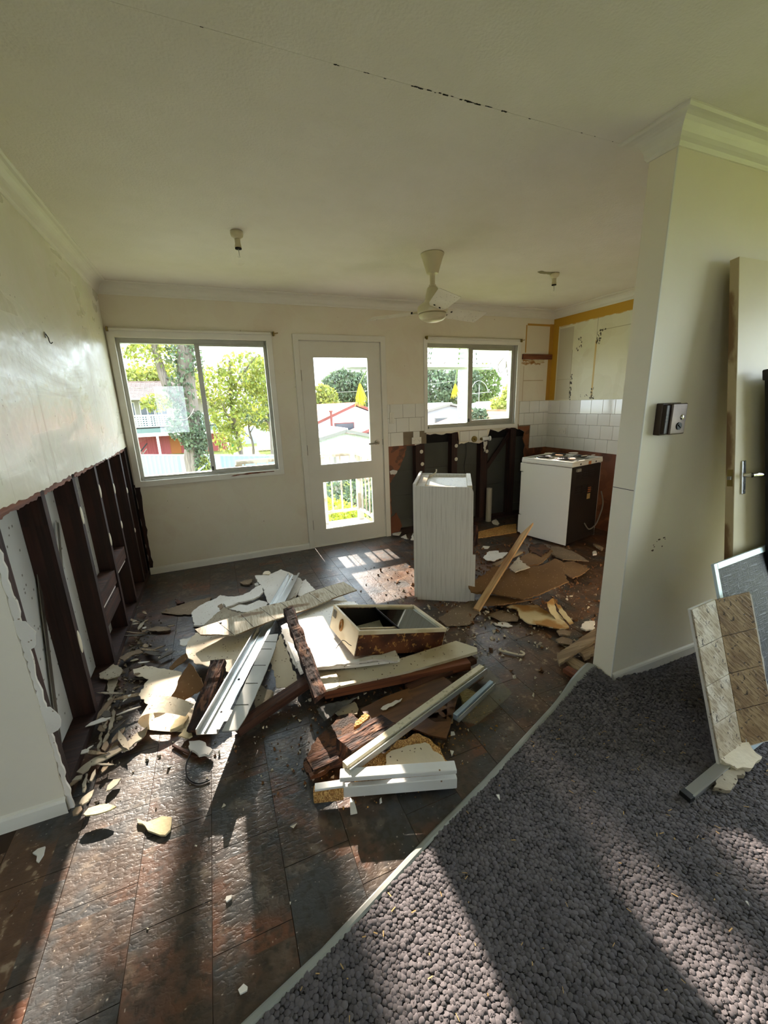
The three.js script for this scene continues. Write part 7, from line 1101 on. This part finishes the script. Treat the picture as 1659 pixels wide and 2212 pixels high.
tree('rounded_tree', 'pale weeping tree in the middle of the kitchen window', 31, -38.5, 9, 0.3, [[0, 3.2, 0, 2.3, 2.3, 2, 1500, 0.36]], LEAF.green, 78);
tree('rounded_tree', 'yellowing tree with orange tips at the right of the kitchen window', 23.6, -22.6, 6, 0.2, [[0, 1.9, 0, 1.7, 1.1, 1.4, 1200, 0.26], [-1.6, 1.1, 0, 1.2, 0.6, 1, 500, 0.26]], LEAF.yellow, 79);
{
  const s = thing('dark_shrub', 'dark pointed shrub below the aerial in the kitchen window', 'shrub');
  part('stem', limb([[15.0, GY, -16.3], [15.0, 0.2, -16.3]], 0.08, 0.03, 6), bark, s); foliage([[15.0, 0.3, -16.3, 0.65, 0.75, 0.5, 900, 0.17], [14.6, -0.6, -16.3, 0.9, 0.7, 0.5, 500, 0.17]], LEAF.dark, s, 80);
  const s2 = thing('dark_shrub', 'pale flowering shrub at the foot of the palm trunk', 'shrub');
  part('stem', limb([[10.2, GY, -12.0], [10.2, -0.2, -12.0]], 0.06, 0.03, 6), bark, s2); foliage([[10.2, -0.25, -12, 0.4, 0.45, 0.4, 350, 0.12]], LEAF.yellow, s2, 81);
  const h = thing('lime_hedge', 'bright lime green hedge just beyond the balcony rail', 'hedge');
  part('stem', [limb([[2.7, GY, -4.2], [2.7, -0.8, -4.2]], 0.05, 0.03, 6), limb([[3.3, GY, -4.2], [3.3, -0.8, -4.2]], 0.05, 0.03, 6)], bark, h); foliage([[2.7, -0.95, -4.2, 0.75, 0.5, 0.6, 1500, 0.07], [3.15, -1.1, -4.2, 0.5, 0.45, 0.5, 800, 0.07]], LEAF.lime, h, 82);
  const d = thing('scrub', 'dark green scrub behind the lime hedge', 'scrub'); part('stem', limb([[4.6, GY, -8], [4.6, -0.8, -8]], 0.05, 0.03, 6), bark, d); foliage([[4.2, -1.3, -7.6, 1.6, 0.8, 0.6, 1400, 0.12]], LEAF.dark, d, 83);
}
{
  const o = thing('palm_tree', 'tall ringed palm trunk outside the kitchen window with drooping fronds', 'palm');
  const px = 8.5, pz = -7.95, prof = []; for (let i = 0; i <= 60; i++) { const y = GY + i * 0.11; prof.push([0.165 - 0.0006 * i + (i % 2) * 0.01, y]); }
  part('trunk', lathe([[0, GY], ...prof, [0, GY + 6.7]], 20).translate(px, 0, pz), mat('ringed palm bark', { w: 0.6, h: 0.5, col: (u, v) => mix3([128, 128, 130], [168, 166, 164], fbm(u * 8, v * 24, 551, 3, 8, 24)), rough: 0.9 }), o);
  const r = rng(90);
  const frond = (a, len, droop, material, top = 4.2) => {
    const g = [], sp = new THREE.CatmullRomCurve3([V3(0, 0, 0), V3(len * 0.35, len * 0.22, 0), V3(len * 0.75, len * 0.1 - droop * 0.4, 0), V3(len, -droop, 0)]);
    g.push(metric(new THREE.TubeGeometry(sp, 14, 0.022, 5), false, true));
    for (let i = 2; i < 44; i++) for (const s of [-1, 1]) { const p = sp.getPoint(i / 44), L = 0.62 * sin(PI * (0.12 + 0.85 * i / 44)) + 0.1, leaf = new THREE.BufferGeometry(); leaf.setAttribute('position', new THREE.Float32BufferAttribute([-0.018, 0, 0, 0.018, 0, 0, L * 0.3, -L * 0.55, s * L * 0.75], 3)); g.push(metric(leaf).translate(p.x, p.y, p.z)); }
    const m = part('frond', g, material, o); m.position.set(px, top, pz); m.rotation.y = a; return m;
  };
  for (let i = 0; i < 9; i++) frond(i * 0.7 + r() * 0.3, 2.6 + r() * 0.5, 0.8 + r() * 0.9, LEAF.dark);
  frond(PI + 0.25, 3.1, 1.3, LEAF.dark); frond(PI - 0.35, 3.2, 1.1, LEAF.dark);
  const dying = leafM('dying palm leaf', '#d8c832');
  const hang = (x, y, z, k, n, st) => { const g = []; for (let i = 0; i < n; i++) { const sx = (hash(i, 1, 7) - 0.5) * 0.36 * k, L = (0.5 + hash(i, 2, 7) * 0.3) * k, leaf = new THREE.BufferGeometry(); leaf.setAttribute('position', new THREE.Float32BufferAttribute([-0.03 * k, 0, 0, 0.03 * k, 0, 0, sx, -L, (hash(i, 3, 7) - 0.5) * 0.4 * k], 3)); g.push(metric(leaf)); }
    const m = part('dying_frond', g, dying, o, 'yellow dying hanging frond'); m.position.set(x, y, z); part('frond_stalk', tube([[0, 0, 0], ...st, [px - x, 4.2 - y, pz - z]], 0.025, 20, 6), LEAF.green, m); };
  hang(0.687 + 0.353 * 13.5, 1.456 + 0.05 * 13.5, 4.09 - 13.5, 1, 60, [[0.3, 0.5, 0.1], [1.4, 1.7, 0.6]]);
  hang(0.687 + 0.627 * 11.6, 1.456 + 0.046 * 11.6, 4.09 - 11.6, 0.62, 40, [[0.1, 0.6, 0], [0.3, 1.4, -0.2]]);
}
scene.traverse((m) => { if (m.isMesh) { m.castShadow = true; m.receiveShadow = true; } });
renderer.render(scene, camera);
